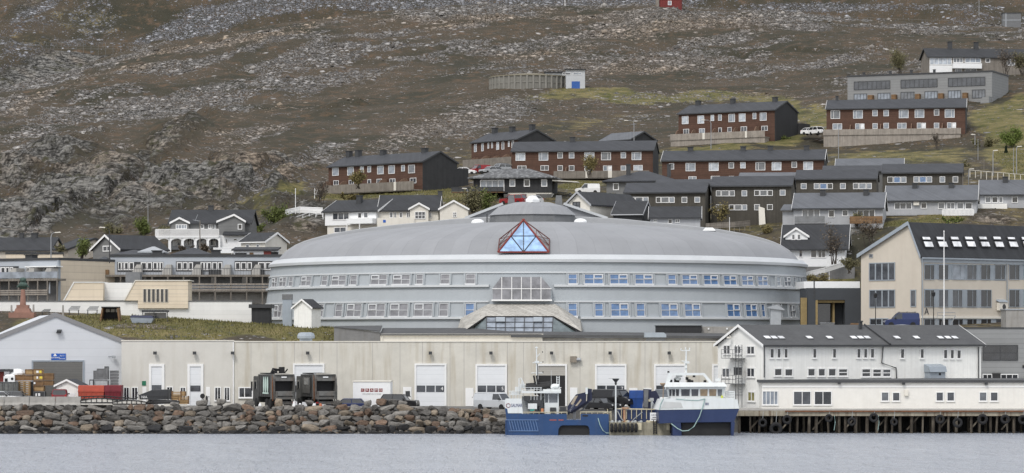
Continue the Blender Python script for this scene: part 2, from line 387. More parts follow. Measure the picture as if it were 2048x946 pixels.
def grid_mesh(name, X, Y, Z, zone, material):
    nr, nc = X.shape
    v = np.stack([X, Y, Z], -1).reshape(-1, 3).astype(np.float32)
    i = np.arange(nr*nc).reshape(nr, nc)
    q = np.stack([i[:-1,:-1], i[:-1,1:], i[1:,1:], i[1:,:-1]], -1).reshape(-1, 4)
    me = bpy.data.meshes.new(name); me.vertices.add(len(v)); me.vertices.foreach_set('co', v.ravel())
    me.loops.add(q.size); me.loops.foreach_set('vertex_index', q.ravel().astype(np.int32))
    me.polygons.add(len(q)); me.polygons.foreach_set('loop_start', np.arange(0, q.size, 4, dtype=np.int32)); me.polygons.foreach_set('loop_total', np.full(len(q), 4, dtype=np.int32))
    me.update(calc_edges=True); me.polygons.foreach_set('use_smooth', [True]*len(q))
    if zone is not None:
        ca = me.attributes.new('zone', 'FLOAT_COLOR', 'POINT'); ca.data.foreach_set('color', zone.reshape(-1).astype(np.float32))
    me.materials.append(material)
    o = bpy.data.objects.new(name, me); COL.objects.link(o); return o

def ell(px, py, L):     # soft ellipses given on the photo -> weights for ground that shows there
    w = np.zeros_like(px)
    for cx, cy, rx, ry, ang, a in L:
        t = R(ang); dx = px-cx; dy = -(py-cy)
        p = dx*math.cos(t)+dy*math.sin(t); q = -dx*math.sin(t)+dy*math.cos(t)
        w = np.maximum(w, a*np.exp(-((p/rx)**2+(q/ry)**2)**1.5))
    return w
SCREE = [(905,255,190,38,16,.8),(980,215,130,26,10,.8),(820,290,120,20,22,.6),(1075,108,110,22,6,.6),(950,135,90,16,18,.6),(1230,125,140,20,0,.55),(1360,115,140,26,4,.6),(1150,85,190,20,0,.5),(1330,60,230,20,2,.5),
 (700,150,140,14,16,.6),(620,132,110,14,12,.6),(540,150,70,18,24,.65),(150,230,160,16,18,.5),(300,240,160,20,26,.6),(410,195,110,16,22,.6),(60,262,90,28,18,.55),(235,285,120,12,28,.5),(500,230,160,14,18,.5),(600,205,110,12,22,.5),(725,190,80,12,16,.7),
 (400,325,170,16,24,.6),(610,335,110,26,18,.65),(520,372,90,22,22,.6),(650,300,80,18,20,.6),(1450,140,170,22,2,.45),(1250,165,120,10,4,.6),(1280,232,80,12,5,.55),(1380,200,160,8,0,.4),(340,350,200,10,26,.5),(1000,30,240,7,2,.5),(620,62,200,10,14,.5),(250,120,160,12,26,.5),(250,388,210,10,22,.85),(450,312,180,12,20,.85),(110,442,130,8,18,.8),(620,392,60,14,20,.7),(1500,60,200,14,0,.45),(1580,130,100,16,0,.5),(1700,95,160,12,0,.4),(1480,185,160,9,-4,.5),(1880,70,150,8,0,.4)]
HEATH = [(650,195,130,22,10,1),(360,160,110,12,14,1),(200,292,90,14,20,1),(300,272,80,18,14,1),(430,262,120,14,12,1),(820,190,110,20,14,1),(690,245,120,22,8,1),(560,292,140,12,10,1),(1340,158,120,14,0,1),(1500,168,150,18,2,1),(860,140,130,15,12,1),(1190,262,70,12,0,1),(500,122,120,10,16,.9),(100,215,90,8,20,.9),(1650,70,160,12,0,.9),(760,60,120,8,8,.8),(1240,80,90,7,0,.8),(1130,150,50,8,0,.8),(640,395,60,12,10,.8)]
WARM = [(520,238,190,13,20,.9),(700,195,120,12,18,.7),(420,320,200,14,26,.5),(150,175,200,9,22,.6),(350,110,260,9,16,.8),(1280,130,120,12,2,.7),(1340,60,200,24,2,.6),(1080,105,100,14,4,.7),(850,260,140,30,16,.35),(200,330,140,14,24,.6),(120,420,120,9,20,.6),(1480,185,200,9,-4,.6),(600,62,200,9,14,.8),(1000,40,260,12,2,.7)]
GREEN = [(1300,195,330,14,-1,.75),(1580,215,110,26,-12,.7),(1650,235,40,40,0,.8),(1560,272,70,26,8,.9),(1200,245,240,22,4,.45),(1400,300,110,12,4,.8),(1800,320,220,24,0,.6),(2010,270,80,90,30,.9),(2040,330,60,40,0,.9),(2030,205,40,20,25,1.),(760,395,150,14,2,.9),(560,400,90,24,24,.65),(1170,372,60,16,0,.8),(150,640,160,20,0,1.),(320,655,260,26,0,1.2),(600,660,160,24,0,1.2),(330,345,70,14,10,.5),(120,430,60,10,0,.5),(900,395,110,16,0,.7),(1950,470,200,20,0,.7),(1850,440,120,12,0,.8),(1640,560,60,40,0,.7),(450,415,80,18,20,.5),(1100,330,90,10,0,.5),(1520,460,60,20,0,.5)]
ROCK = [(120,395,230,52,18,.85),(330,395,190,44,20,.8),(60,450,160,30,10,.8),(480,362,130,30,22,.8),(560,362,100,26,14,.75),(300,310,190,26,24,.58),(60,335,150,36,18,.7),(560,415,80,18,10,.5),(400,440,120,14,12,.6),(1760,330,110,8,0,.6),(2000,440,80,10,0,.6),(1690,450,40,22,0,.7),(1540,440,50,16,0,.5),(300,655,80,8,0,.7),(620,440,60,34,10,.6),(680,215,70,14,20,.4),(1500,105,120,12,5,.3)]

nu, nv = 1150, 760
us = np.linspace(-.25, .25, nu)
t = np.linspace(0, 1, nv); ys = 385 * (1110/385.) ** (t ** .92)
U, Yg = np.meshgrid(us, ys); Xg = U*Yg
Zg = ground(Xg, Yg)
PX = 1024 + U*F; PY = HY - (Zg-EYE)*F/Yg
wob = (fbm(Xg/25, Yg/25, 4, 5)-.5)
PXw = PX + wob*90; PYw = PY + (fbm(Xg/18, Yg/40, 4, 9)-.5)*46
# slanting bands of scree: stripes that climb to the right
ca, sa = math.cos(R(38)), math.sin(R(38))
bx_, by_ = Xg*ca+Yg*sa, -Xg*sa+Yg*ca
band = .6*fbm(bx_/80, by_/19, 4, 21)+.4*fbm(bx_/26, by_/8, 3, 27)
wild = sstep(300, 100, PYw) + .8*sstep(750, 500, PXw)*sstep(480, 420, PYw)
wild = np.clip(wild, 0, 1)
scree = np.maximum(ell(PXw, PYw, SCREE), wild*(.02+.76*sstep(.488, .57, band)))
green = ell(PXw, PYw, GREEN); rock = ell(PXw, PYw, ROCK); warm = np.clip(ell(PXw, PYw, WARM) + .25*fbm(Xg/40, Yg/40, 3, 77), 0, 1)
low = sstep(170, 330, PY)*sstep(700, 900, PX)
scree = scree*(1-.45*low)*(1-.92*np.clip(ell(PXw, PYw, HEATH)*1.3, 0, 1)); rock = rock*(1-.9*sstep(.42,.7,ell(PXw, PYw, SCREE)))
green = np.maximum(green, low*.42)
flat = np.ones_like(Zg)
zone = np.stack([scree, green, rock, warm], -1)
# relief
rough = .35 + .65*wild
ledge_in = (Zg*1.0 + Xg*.18 + fbm(Xg/30, Yg/30, 4, 31)*9)/4.2
def terr(q, s): return (np.floor(q)+sstep(.0, .3, q-np.floor(q))-q)*s
ledge = terr(ledge_in, 4.2)+terr((Zg+Xg*.22+fbm(Xg/12, Yg/12, 4, 35)*5)/1.5, 1.5)*1.1
relief = (fbm(Xg/22, Yg/22, 5, 3)-.5)*4.0*wild + (fbm(Xg/3.2, Yg/3.2, 4, 8)-.5)*1.5*rough*np.clip(.35+scree+rock, 0, 1.2) + ledge*1.25*np.clip(rock*1.7-.1, 0, 1)*(.12+.88*wild) + (fbm(Xg/1.6, Yg/1.6, 2, 41)-.5)*.9*np.clip(scree*1.2, 0, 1)
# level pads under buildings stay smooth
relief *= np.clip((Yg-398)/60, .12, 1)
Zt = Zg + relief
HILL_M = hill_material('heath_and_scree')
hill = struct(grid_mesh('hillside', Xg, Yg, Zt, zone, HILL_M))

# mountain beyond the ridge and the rocky shoulder on the left in front of it
def far_mesh(name, prof, y0, y1, n0, n1, seed, sc, scz, u0=-.27, u1=.27):
    us_ = np.linspace(u0, u1, n0); ys_ = np.linspace(y0, y1, n1); U_, Y_ = np.meshgrid(us_, ys_); X_ = U_*Y_
    Z_ = prof(1024+U_*F, Y_) + (fbm(X_/60, Y_/60, 5, seed)-.5)*16 + (fbm(X_/5, Y_/5, 4, seed+3)-.5)*2.4
    px = 1024+U_*F; py = HY-(Z_-EYE)*F/Y_
    b_ = fbm((X_*.85+Y_*.5)/90, (Y_*.85-X_*.5)/28, 4, seed+5)
    s_ = np.clip(np.maximum(ell(px+ (fbm(X_/30,Y_/30,3,2)-.5)*80, py, sc), .15+.3*sstep(.5,.7,b_)), 0, 1)
    r_ = ell(px, py, scz); g_ = ell(px, py, [(170,40,140,50,0,.45),(60,80,120,30,0,.4)])
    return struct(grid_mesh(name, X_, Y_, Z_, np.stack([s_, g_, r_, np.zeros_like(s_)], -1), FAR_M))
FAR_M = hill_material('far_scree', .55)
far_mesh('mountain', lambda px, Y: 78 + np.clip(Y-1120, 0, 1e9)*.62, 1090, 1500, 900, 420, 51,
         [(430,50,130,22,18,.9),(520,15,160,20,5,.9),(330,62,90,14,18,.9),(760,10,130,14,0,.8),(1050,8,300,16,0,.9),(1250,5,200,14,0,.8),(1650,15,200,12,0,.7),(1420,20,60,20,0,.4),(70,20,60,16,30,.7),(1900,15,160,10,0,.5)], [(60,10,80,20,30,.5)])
def shoulder(px, Y):
    top = EYE + (HY-92+.0*px)*1000/F
    edge = sstep(620, 250, px)
    return top - 40*(1-edge) - np.clip(1000-Y, 0, 1e9)*.55 - np.clip(Y-1000, 0, 1e9)*.3
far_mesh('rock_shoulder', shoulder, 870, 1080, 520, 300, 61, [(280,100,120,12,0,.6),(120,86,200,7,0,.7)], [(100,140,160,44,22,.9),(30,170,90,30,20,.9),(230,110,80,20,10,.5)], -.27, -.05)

# ---------------------------------------------------------------- water
def water_material():
    m, n, l, b = nodes('harbour_water')
    b.inputs['Base Color'].default_value = (.36,.385,.43,1); b.inputs['Roughness'].default_value = .22; b.inputs['IOR'].default_value = 1.33
    b.inputs['Specular IOR Level'].default_value = .5
    src = n.new('ShaderNodeTexCoord').outputs['Object']
    w1 = noisen(n, l, src, 1.0, 4, .6, ((.35,.9,1), (0,0,R(5)))); w2 = noisen(n, l, src, 3.1, 3, .6, ((.4,1,1), (0,0,R(-6)))); w3 = noisen(n, l, src, .09, 3)
    w4 = noisen(n, l, src, 1, 4, .7, ((.42,.085,1), (0,0,R(3)))); hgt = mathn(n, l, 'ADD', mathn(n, l, 'ADD', w1, mathn(n, l, 'MULTIPLY', w4, 2.6)), mathn(n, l, 'MULTIPLY', w2, .33))
    bp = n.new('ShaderNodeBump'); bp.inputs['Distance'].default_value = .8; bp.inputs['Strength'].default_value = 1
    l.new(rangen(n, l, w3, .35, .65, .75, 1.), bp.inputs['Strength'])
    l.new(hgt, bp.inputs['Height']); l.new(bp.outputs[0], b.inputs['Normal'])
    return m
wb = MB(); wb.face([(-400,-150,0),(400,-150,0),(400,372,0),(-400,372,0)])
struct(wb.build('water', water_material()))
# ---------------------------------------------------------------- shared materials
M = {}
M['white_wood'] = mat('white_boards', (.80,.80,.77), .6, .05, 1.2, boards='X', period=.14, stain=.12, stain_col=(.5,.46,.38), gv=.88)
M['white'] = mat('white_paint', (.80,.81,.81), .55, .04, 1.5, spot=.05)
M['white_trim'] = mat('white_trim', (.80,.80,.79), .5, .04)
M['offwhite'] = mat('offwhite_plaster', (.70,.67,.60), .85, .05, .5, stain=.2, stain_col=(.46,.42,.36))
M['beige'] = mat('stained_concrete', (.59,.57,.51), .9, .10, .35, bump=.3, stain=.6, stain_col=(.40,.35,.26), stain_scale=.55)
M['beige2'] = mat('pale_render', (.60,.585,.54), .9, .05, .3, bump=.2, stain=.25, stain_col=(.45,.41,.34), stain_scale=.6)
M['hallwall'] = mat('pale_sheet', (.60,.62,.65), .5, .03, .4, boards='Z', period=1.0, gv=.95)
M['greyroof'] = mat('grey_membrane', (.27,.275,.29), .7, .09, .25, spot=.1)
M['domewall'] = mat('blue_grey_render', (.37,.40,.422), .8, .05, .4, stain=.14, stain_col=(.30,.33,.35))
M['domeroof'] = mat('dome_membrane', (.255,.262,.275), .65, .07, .22, stain=.25, stain_col=(.25,.26,.275), stain_scale=.35)
def roof_panels(m):
    n, l = m.node_tree.nodes, m.node_tree.links; b = n['Principled BSDF']; lk = b.inputs['Base Color'].links[0]; src = lk.from_socket
    g = n.new('ShaderNodeTexGradient'); g.gradient_type = 'RADIAL'; l.new(n.new('ShaderNodeTexCoord').outputs['Object'], g.inputs[0])
    def mt(op, a, v):
        k = n.new('ShaderNodeMath'); k.operation = op; l.new(a, k.inputs[0]); k.inputs[1].default_value = v; return k.outputs[0]
    s = mt('MULTIPLY', g.outputs[1], 96); wn_ = n.new('ShaderNodeTexWhiteNoise'); wn_.noise_dimensions = '1D'; l.new(mt('FLOOR', s, 0), wn_.inputs['W'])
    r_ = n.new('ShaderNodeMapRange'); r_.inputs[3].default_value = .95; r_.inputs[4].default_value = 1.04; l.new(wn_.outputs['Value'], r_.inputs[0])
    e = n.new('ShaderNodeMapRange'); e.inputs[3].default_value = .92; e.inputs[4].default_value = 1; l.new(mt('GREATER_THAN', mt('FRACT', s, 0), .06), e.inputs[0])
    for f in (r_.outputs[0], e.outputs[0]):
        v = n.new('ShaderNodeVectorMath'); v.operation = 'SCALE'; l.new(src, v.inputs[0]); l.new(f, v.inputs['Scale']); src = v.outputs[0]
    l.new(src, b.inputs['Base Color'])
roof_panels(M['domeroof'])
M['curb'] = mat('pale_curb', (.50,.52,.535), .6, .06, .3, stain=.2, stain_col=(.5,.52,.54))
M['dark_metal'] = mat('dark_metal', (.045,.047,.05), .55, .2)
M['black'] = mat('black_rubber', (.018,.018,.019), .7, .3)
M['roof_black'] = mat('black_roofing', (.033,.035,.039), .8, .18, .6, boards='X', period=.33)
M['roof_slate'] = mat('slate_roofing', (.044,.047,.054), .75, .15, .5, boards='X', period=.4)
M['roof_grey'] = mat('grey_roofing', (.105,.112,.125), .7, .12, .4, boards='X', period=.45)
M['roof_felt'] = mat('dark_felt', (.075,.077,.08), .9, .15, .5, spot=.3, stain=.25, stain_col=(.11,.11,.11))
M['red_wood'] = mat('red_brown_boards', (.088,.046,.031), .8, .2, .8, boards='Z', period=.2, stain=.25, stain_col=(.07,.035,.028))
M['dark_wall'] = mat('charcoal_boards', (.035,.036,.038), .85, .15, .8, boards='X', period=.2)
M['brown_wall'] = mat('dark_brown_boards', (.072,.066,.055), .85, .14, .7, boards='X', period=.16, stain=.35, stain_col=(.05,.045,.036))
M['grey_wall'] = mat('grey_boards', (.17,.172,.17), .8, .08, .8, boards='Z', period=.16)
M['grey_light'] = mat('light_grey_boards', (.40,.41,.425), .8, .05, .8, boards='X', period=.16)
M['grey_mid'] = mat('mid_grey_cladding', (.24,.245,.245), .8, .06, .6, boards='Z', period=.6)
M['concrete'] = mat('weathered_concrete', (.33,.32,.30), .95, .15, .8, bump=.6, stain=.4, stain_col=(.19,.175,.15))
M['concrete_dark'] = mat('dark_concrete', (.17,.17,.17), .95, .15, .8, bump=.5, stain=.3)
M['old_wood'] = mat('weathered_boards', (.21,.19,.165), .95, .2, 1, boards='X', period=.13, stain=.3, stain_col=(.12,.10,.085))
M['wood'] = mat('raw_wood', (.36,.24,.12), .85, .2, 1.5, boards='Z', period=.1, stain=.25)
M['wood_dark'] = mat('brown_wood', (.19,.115,.06), .9, .25, 1.5, boards='Z', period=.12, stain=.3)
M['cream'] = mat('cream_render', (.565,.515,.44), .9, .05, .3, bump=.2, stain=.16, stain_col=(.42,.36,.29), stain_scale=.5)
M['cream_tile'] = mat('cream_panels', (.68,.59,.46), .85, .05, .5, boards='Z', period=1.0, gv=.85, stain=.1)
M['blockwall'] = mat('white_blockwork', (.74,.74,.72), .85, .05, .5, boards='Z', period=.6, gv=.92, stain=.12, stain_col=(.55,.53,.5))
M['steel'] = mat('galvanised_steel', (.38,.40,.42), .45, .1, 2, metal=.4)
M['steel_dark'] = mat('weathered_steel', (.16,.165,.17), .6, .15, 2, metal=.2)
M['steel_blue'] = mat('grey_blue_sheet', (.30,.34,.38), .5, .08, 1)
M['flute'] = mat('weathered_fluted_metal', (.42,.405,.37), .7, .16, .5, boards='X', period=.55, gv=.5, stain=.55, stain_col=(.17,.15,.125), stain_scale=1.3)
M['redframe'] = mat('red_frame', (.19,.035,.028), .6, .15)
M['green'] = mat('green_paint', (.02,.16,.09), .5, .1)
M['blue_sign'] = mat('blue_sign', (.02,.10,.42), .5, .05)
M['blue_door'] = mat('blue_door', (.03,.10,.34), .6, .1)
M['pilaster'] = mat('blue_grey_panel', (.30,.335,.37), .6, .08)
M['rust'] = mat('rusty_steel', (.16,.07,.035), .9, .35, 2, bump=.5)
M['asphalt'] = mat('quay_asphalt', (.13,.127,.12), .95, .2, .3, bump=.4, spot=.25)
M['doorpanel'] = mat('white_door_panels', (.72,.74,.76), .5, .03, 1, boards='Z', period=.55, gv=.9)
M['greydoor'] = mat('grey_roller_door', (.15,.148,.14), .6, .06, 1, boards='Z', period=.3)
G = {
 'dark': glassmat('dark_glass', (.022,.024,.028)),
 'mid': glassmat('dim_glass', (.055,.06,.07)),
 'grey': glassmat('grey_glass', (.12,.13,.145)),
 'curtain': glassmat('curtained_glass', (.22,.25,.29)),  # lightened base colour stands in for reflected sky; also the school blind
 'pale': glassmat('pale_glass', (.40,.44,.49)),  # paler base colour in place of a brighter sky reflection
 'white': glassmat('blind_glass', (.75,.76,.77), .2),
 'blue': glassmat('blue_coated_glass', (.10,.185,.35), .05),  # blue of the reflected sky painted into the base colour
 'sky': glassmat('sky_blue_glass', (.27,.42,.64), .05),  # reflected sky put into the pyramid's base colour
 'screen': glassmat('screened_glass', (.20,.20,.215), .3),  # grey cloud reflection painted into the base colour
 'warmlit': glassmat('amber_room_glass', (.25,.23,.10), .08),
}
rng = random.Random(7)

def text_mesh(txt, size, material, parent, loc, rot=(R(90),0,0), name='lettering', depth=.01, align='CENTER', sx=1.0):
    cu = bpy.data.curves.new('t', 'FONT'); cu.body = txt; cu.size = size; cu.align_x = align; cu.align_y = 'CENTER'; cu.extrude = depth; cu.resolution_u = 2
    to = bpy.data.objects.new('t', cu); COL.objects.link(to)
    dg = bpy.context.evaluated_depsgraph_get()
    me = bpy.data.meshes.new_from_object(to.evaluated_get(dg)); bpy.data.objects.remove(to)
    me.name = name; me.materials.clear(); me.materials.append(material)
    o = bpy.data.objects.new(name, me); COL.objects.link(o); o.parent = parent; o.location = loc; o.rotation_euler = rot; o.scale = (sx,1,1)
    return o

def window(parent, x0, x1, z0, z1, cols=1, rows=1, glass='dark', frame='white_trim', fw=.09, y=0., rz=0., proud=.09, sill=0, origin=None, name='window', splits=None, mf=None):
    """window frame with its pane as a child, standing on the wall plane; outward is local -y"""
    w, h = x1-x0, z1-z0
    b = MB(); fw = min(fw, w*.2); mf = mf or fw*.75
    b.box(0,fw,-proud,.0,0,h); b.box(w-fw,w,-proud,.0,0,h); b.box(fw,w-fw,-proud,0,0,fw); b.box(fw,w-fw,-proud,0,h-fw,h)
    xs = splits or [i/cols for i in range(1, cols)]
    for q in xs: b.box(q*w-mf/2, q*w+mf/2, -proud*.8, 0, fw, h-fw)
    for i in range(1, rows): b.box(fw, w-fw, -proud*.7, 0, i*h/rows-mf/2, i*h/rows+mf/2)
    if sill: b.box(-.06, w+.06, -proud-sill, 0, -.07, -.002)
    o = b.build(name, M[frame] if isinstance(frame, str) else frame, parent)
    p = MB(); p.box(fw*.9, w-fw*.9, -.025, .01, fw*.9, h-fw*.9)
    p.build('pane', G[glass] if isinstance(glass, str) else glass, o)
    o.location = origin if origin else (x0, y, z0); o.rotation_euler = (0,0,rz)
    return o
def fwin(root, fac, rect, cols=1, rows=1, glass='dark', frame='white_trim', fw=.09, off=0, **k):
    px0, px1, y0, y1 = rect
    u0, za = fac.uz(px0, (y0+y1)/2, off); u1, zb_ = fac.uz(px1, (y0+y1)/2, off)
    um, zt = fac.uz((px0+px1)/2, y0, off); um, zl = fac.uz((px0+px1)/2, y1, off)
    return window(root, u0, u1, zl, zt, cols, rows, glass, frame, fw, y=off, **k)
def swin(root, fac, U, rect, cols=1, rows=1, glass='dark', frame='white_trim', fw=.09, right=True, **k):
    """window on the end wall u = U, given by its pixels"""
    g = fac.side(U); px0, px1, y0, y1 = rect
    v0, _ = g.uz(px0, y0); v1, _ = g.uz(px1, y0); vm, zt = g.uz((px0+px1)/2, y0); vm, zl = g.uz((px0+px1)/2, y1)
    v0, v1 = min(v0,v1), max(v0,v1); w = v1-v0
    if right: return window(root, 0, w, zl, zt, cols, rows, glass, frame, fw, rz=math.pi/2, origin=(U, v0, zl), **k)
    return window(root, 0, w, zl, zt, cols, rows, glass, frame, fw, rz=-math.pi/2, origin=(U, v1, zl), **k)
def panel(root, name, fac, rect, material, d0=-.06, d1=.05, off=0):
    px0, px1, y0, y1 = rect
    u0,_ = fac.uz(px0,(y0+y1)/2,off); u1,_ = fac.uz(px1,(y0+y1)/2,off); _,zt = fac.uz((px0+px1)/2,y0,off); _,zl = fac.uz((px0+px1)/2,y1,off)
    return MB().box(u0,u1,off+d0,off+d1,zl,zt).build(name, M[material] if isinstance(material,str) else material, root)

def gable_parts(root, Wd, D, H, rise, wallm, roofm, trim, roof='gable', ov=.4, og=.35, th=.2, low=3., ridge=.5, trimw=.16, gutter=True):
    """walls and roof in local coordinates; gable: ridge along u; front: ridge along v; mono: single pitch rising to the back; flat; hip"""
    b = MB()
    if roof == 'gable':
        r = D*ridge; b.yz([(0,-low),(D,-low),(D,H),(r,H+rise),(0,H)], 0, Wd)
        s1 = rise/r; s2 = rise/(D-r); q = MB(); g = .03
        sec = [(-ov,H-s1*ov+g),(r,H+rise+g),(D+ov,H-s2*ov+g),(D+ov,H-s2*ov+g+th),(r,H+rise+g+th),(-ov,H-s1*ov+g+th)]
        k = len(q.v)
        for x in (-og, Wd+og): q.v += [(x,p[0],p[1]) for p in sec]
        fs = [(0,1,4,5),(1,2,3,4)]
        for f in fs: q.f.append(tuple(reversed(f))); q.f.append(tuple(i+6 for i in f))
        for i in range(6): q.f.append((i,(i+1)%6,(i+1)%6+6,i+6))
        q.mi = [0]*len(q.f)
        w = b.build('wall', wallm, root); rf = q.build('roof', roofm, root)
        if trim:
            for x0, x1 in ((-og-.04,-og+.005),(Wd+og-.005,Wd+og+.04)):
                t = MB(); t.xz  # bargeboards follow the rakes
                for (a,c) in ((( -ov,H-s1*ov),(r,H+rise)),((r,H+rise),(D+ov,H-s2*ov))):
                    t.prism([(x0,a[0],a[1]-.06),(x0,c[0],c[1]-.06),(x0,c[0],c[1]+th+.06),(x0,a[0],a[1]+th+.06)], (x1-x0,0,0))
                t.build('bargeboard', trim, rf)
            if gutter: MB().box(-og,Wd+og,-ov-.09,-ov-.003,H-s1*ov-.0,H-s1*ov+.16).build('gutter', trim if gutter is True else gutter, rf)
    elif roof == 'front':
        r = Wd*ridge; b.xz([(0,-low),(Wd,-low),(Wd,H),(r,H+rise),(0,H)], 0, D)
        s1 = rise/r; s2 = rise/(Wd-r); q = MB(); g = .03
        sec = [(-ov,H-s1*ov+g),(r,H+rise+g),(Wd+ov,H-s2*ov+g),(Wd+ov,H-s2*ov+g+th),(r,H+rise+g+th),(-ov,H-s1*ov+g+th)]
        for y in (-og, D+og): q.v += [(p[0],y,p[1]) for p in sec]
        for f in [(0,1,4,5),(1,2,3,4)]: q.f.append(f); q.f.append(tuple(i+6 for i in reversed(f)))
        for i in range(6): q.f.append((i,i+6,(i+1)%6+6,(i+1)%6))
        q.mi = [0]*len(q.f)
        w = b.build('wall', wallm, root); rf = q.build('roof', roofm, root)
        if trim:
            t = MB(); y0, y1 = -og-.05, -og-.004
            for (a,c) in (((-ov,H-s1*ov),(r,H+rise)),((r,H+rise),(Wd+ov,H-s2*ov))):
                t.prism([(a[0],y0,a[1]-.08),(c[0],y0,c[1]-.08),(c[0],y0,c[1]+th+.06),(a[0],y0,a[1]+th+.06)], (0,y1-y0,0))
            t.build('bargeboard', trim, rf)
    elif roof == 'mono':
        b.yz([(0,-low),(D,-low),(D,H+rise),(0,H)], 0, Wd); s = rise/D; q = MB()
        q.prism([(-og,-ov,H-s*ov+.02),(-og,D+ov,H+rise+s*ov+.02),(-og,D+ov,H+rise+s*ov+.02+th),(-og,-ov,H-s*ov+.02+th)], (Wd+2*og,0,0))
        w = b.build('wall', wallm, root); rf = q.build('roof', roofm, root)
    elif roof == 'monox':      # falls (or rises) along u
        b.xz([(0,-low),(Wd,-low),(Wd,H+rise),(0,H)], 0, D); s = rise/Wd; q = MB()
        q.prism([(-ov,-og,H-s*ov+.02),(Wd+ov,-og,H+rise+s*ov+.02),(Wd+ov,-og,H+rise+s*ov+.02+th),(-ov,-og,H-s*ov+.02+th)], (0,D+2*og,0))
        w = b.build('wall', wallm, root); rf = q.build('roof', roofm, root)
    elif roof == 'hip':
        b.box(0,Wd,0,D,-low,H); w = b.build('wall', wallm, root); q = MB(); k = min(D/2+ov, Wd/2+ov-.2)
        v = [(-ov,-ov,H),(Wd+ov,-ov,H),(Wd+ov,D+ov,H),(-ov,D+ov,H),(-ov+k,D/2,H+rise),(Wd+ov-k,D/2,H+rise)]
        v2 = [(p[0],p[1],p[2]+.02) for p in v[:4]] + [(p[0],p[1],p[2]+.02+th) for p in v[:4]] + [(p[0],p[1],p[2]+.02+th) for p in v[4:]]
        q.mesh(v2, [(3,2,1,0),(0,1,5,4),(1,2,6,5),(2,3,7,6),(3,0,4,7),(4,5,9,8),(5,6,9),(6,7,8,9),(7,4,8)])
        rf = q.build('roof', roofm, root)
    else:
        b.box(0,Wd,0,D,-low,H); w = b.build('wall', wallm, root)
        q = MB(); q.box(-ov,Wd+ov,-ov,D+ov,H+.005,H+th); rf = q.build('roof', roofm, root)
    return w, rf

def chimney(root, x, y, z0, w=.95, h=1.2, m='dark_metal', cap=True):
    b = MB(); b.box(x-w/2,x+w/2,y-w/2,y+w/2,z0-.8,z0+h)
    if cap: b.box(x-w*.62,x+w*.62,y-w*.62,y+w*.62,z0+h+.002,z0+h+.12)
    return b.build('chimney', M[m] if isinstance(m, str) else m, root)

# ---------------------------------------------------------------- quay
QZ = 2.6
q = MB(); x0 = (-500-1024)*374/F; xq = (1478-1024)*356/F
q.xy([(x0-20,356.3),(xq,356.3),(xq,392),(x0-20,392)], -2, QZ)
struct(q.build('quay', M['asphalt']))
PZ = 3.1; q = MB(); q.xy([(x0-20,359.5),((240-1024)*366/F,359.5),((240-1024)*373/F,373),(x0-20,373)], 2, PZ); struct(q.build('raised_pavement', M['asphalt']))
q = MB(); q.mesh([(x0-20,349.6,-1.2),((1012-1024)*349.6/F,349.6,-1.2),((1012-1024)*357/F,357,QZ-.35),(x0-20,357,QZ-.35)], [(0,1,2,3)])
struct(q.build('rock_bank', M['concrete_dark']))

# ---------------------------------------------------------------- beige warehouse
wf = Fac(243, 374, 0, QZ)
wr = wf.root('warehouse', 'long low beige concrete warehouse with tall white garage doors on the quay', 'warehouse')
WW = wf.u(1440); WH = wf.uz(800, 684)[1]; us_ = wf.u(467)
MB().box(0,us_,0,15,-.5,WH+.12).build('wall', M['beige2'], wr)
MB().box(us_+.002,WW,.02,15,-.5,WH).build('wall', M['beige'], wr)
b = MB(); b.box(-.05,us_+.05,-.08,.25,WH+.122,WH+.24); b.box(us_+.052,WW+.02,-.06,.25,WH+.002,WH+.12); b.build('parapet_cap', M['offwhite'], wr)
for px in (502,554,589,639,674,745,800,845,900,928,952,1015,1047,1090,1128,1160,1208,1240,1290,1318,1338,1392): MB().box(wf.u(px)-.02,wf.u(px)+.02,.012,.03,.0,WH).build('panel_joint', M['concrete'], wr)
b = MB(); u = wf.u(467); b.tube([(u,-.1,WH),(u,-.1,.2)], .09); b.build('downpipe', M['white_trim'], wr)
def garage_door(p0, p1, ytop, ybot, num=None, strip=(771,784), fr=.22, open_to=None, npan=3):
    u0, u1 = wf.u(p0), wf.u(p1); zt = wf.uz(p0, ytop)[1]; zl = max(.02, wf.uz(p0, ybot)[1])
    b = MB(); b.box(u0,u0+fr,-.16,.03,zl,zt); b.box(u1-fr,u1,-.16,.03,zl,zt); b.box(u0+fr,u1-fr,-.16,.03,zt-fr,zt)
    d = b.build('garage_door', M['white_trim'], wr)
    if open_to:
        zo = wf.uz(p0, open_to)[1]
        MB().box(u0+fr,u1-fr,-.05,.0,zo,zt-fr).build('shutter', mat('beige_shutter', (.40,.385,.35), .6, .05, boards='Z', period=.25), d)
        MB().box(u0+fr,u1-fr,-.025,.0,zl,zo).build('opening', M['black'], d)  # black sheet stands in for the dark inside, no hole cut
    else:
        MB().box(u0+fr,u1-fr,-.05,.0,zl,zt-fr).build('door_panel', M['doorpanel'], d)
        z1, z0 = wf.uz(p0, strip[0])[1], wf.uz(p0, strip[1])[1]
        b = MB(); w = (u1-u0-2*fr)/npan
        for i in range(npan): b.box(u0+fr+i*w+.06,u0+fr+(i+1)*w-.06,-.075,-.052,z0,z1)
        b.build('window_strip', G['mid'], d)
        if num: text_mesh(num, .62, M['white_trim'], d, (u1-fr-.32,-.085,(z0+z1)/2))
    return d
garage_door(829,893,727,812,'4'); garage_door(951,1014,728,813,'5'); garage_door(1073,1134,728,812,None,open_to=751)
garage_door(1190,1253,728,812,'7'); garage_door(1308,1372,728,812,'8'); garage_door(1424,1440,728,812,npan=1); garage_door(586,649,727,812,'3')
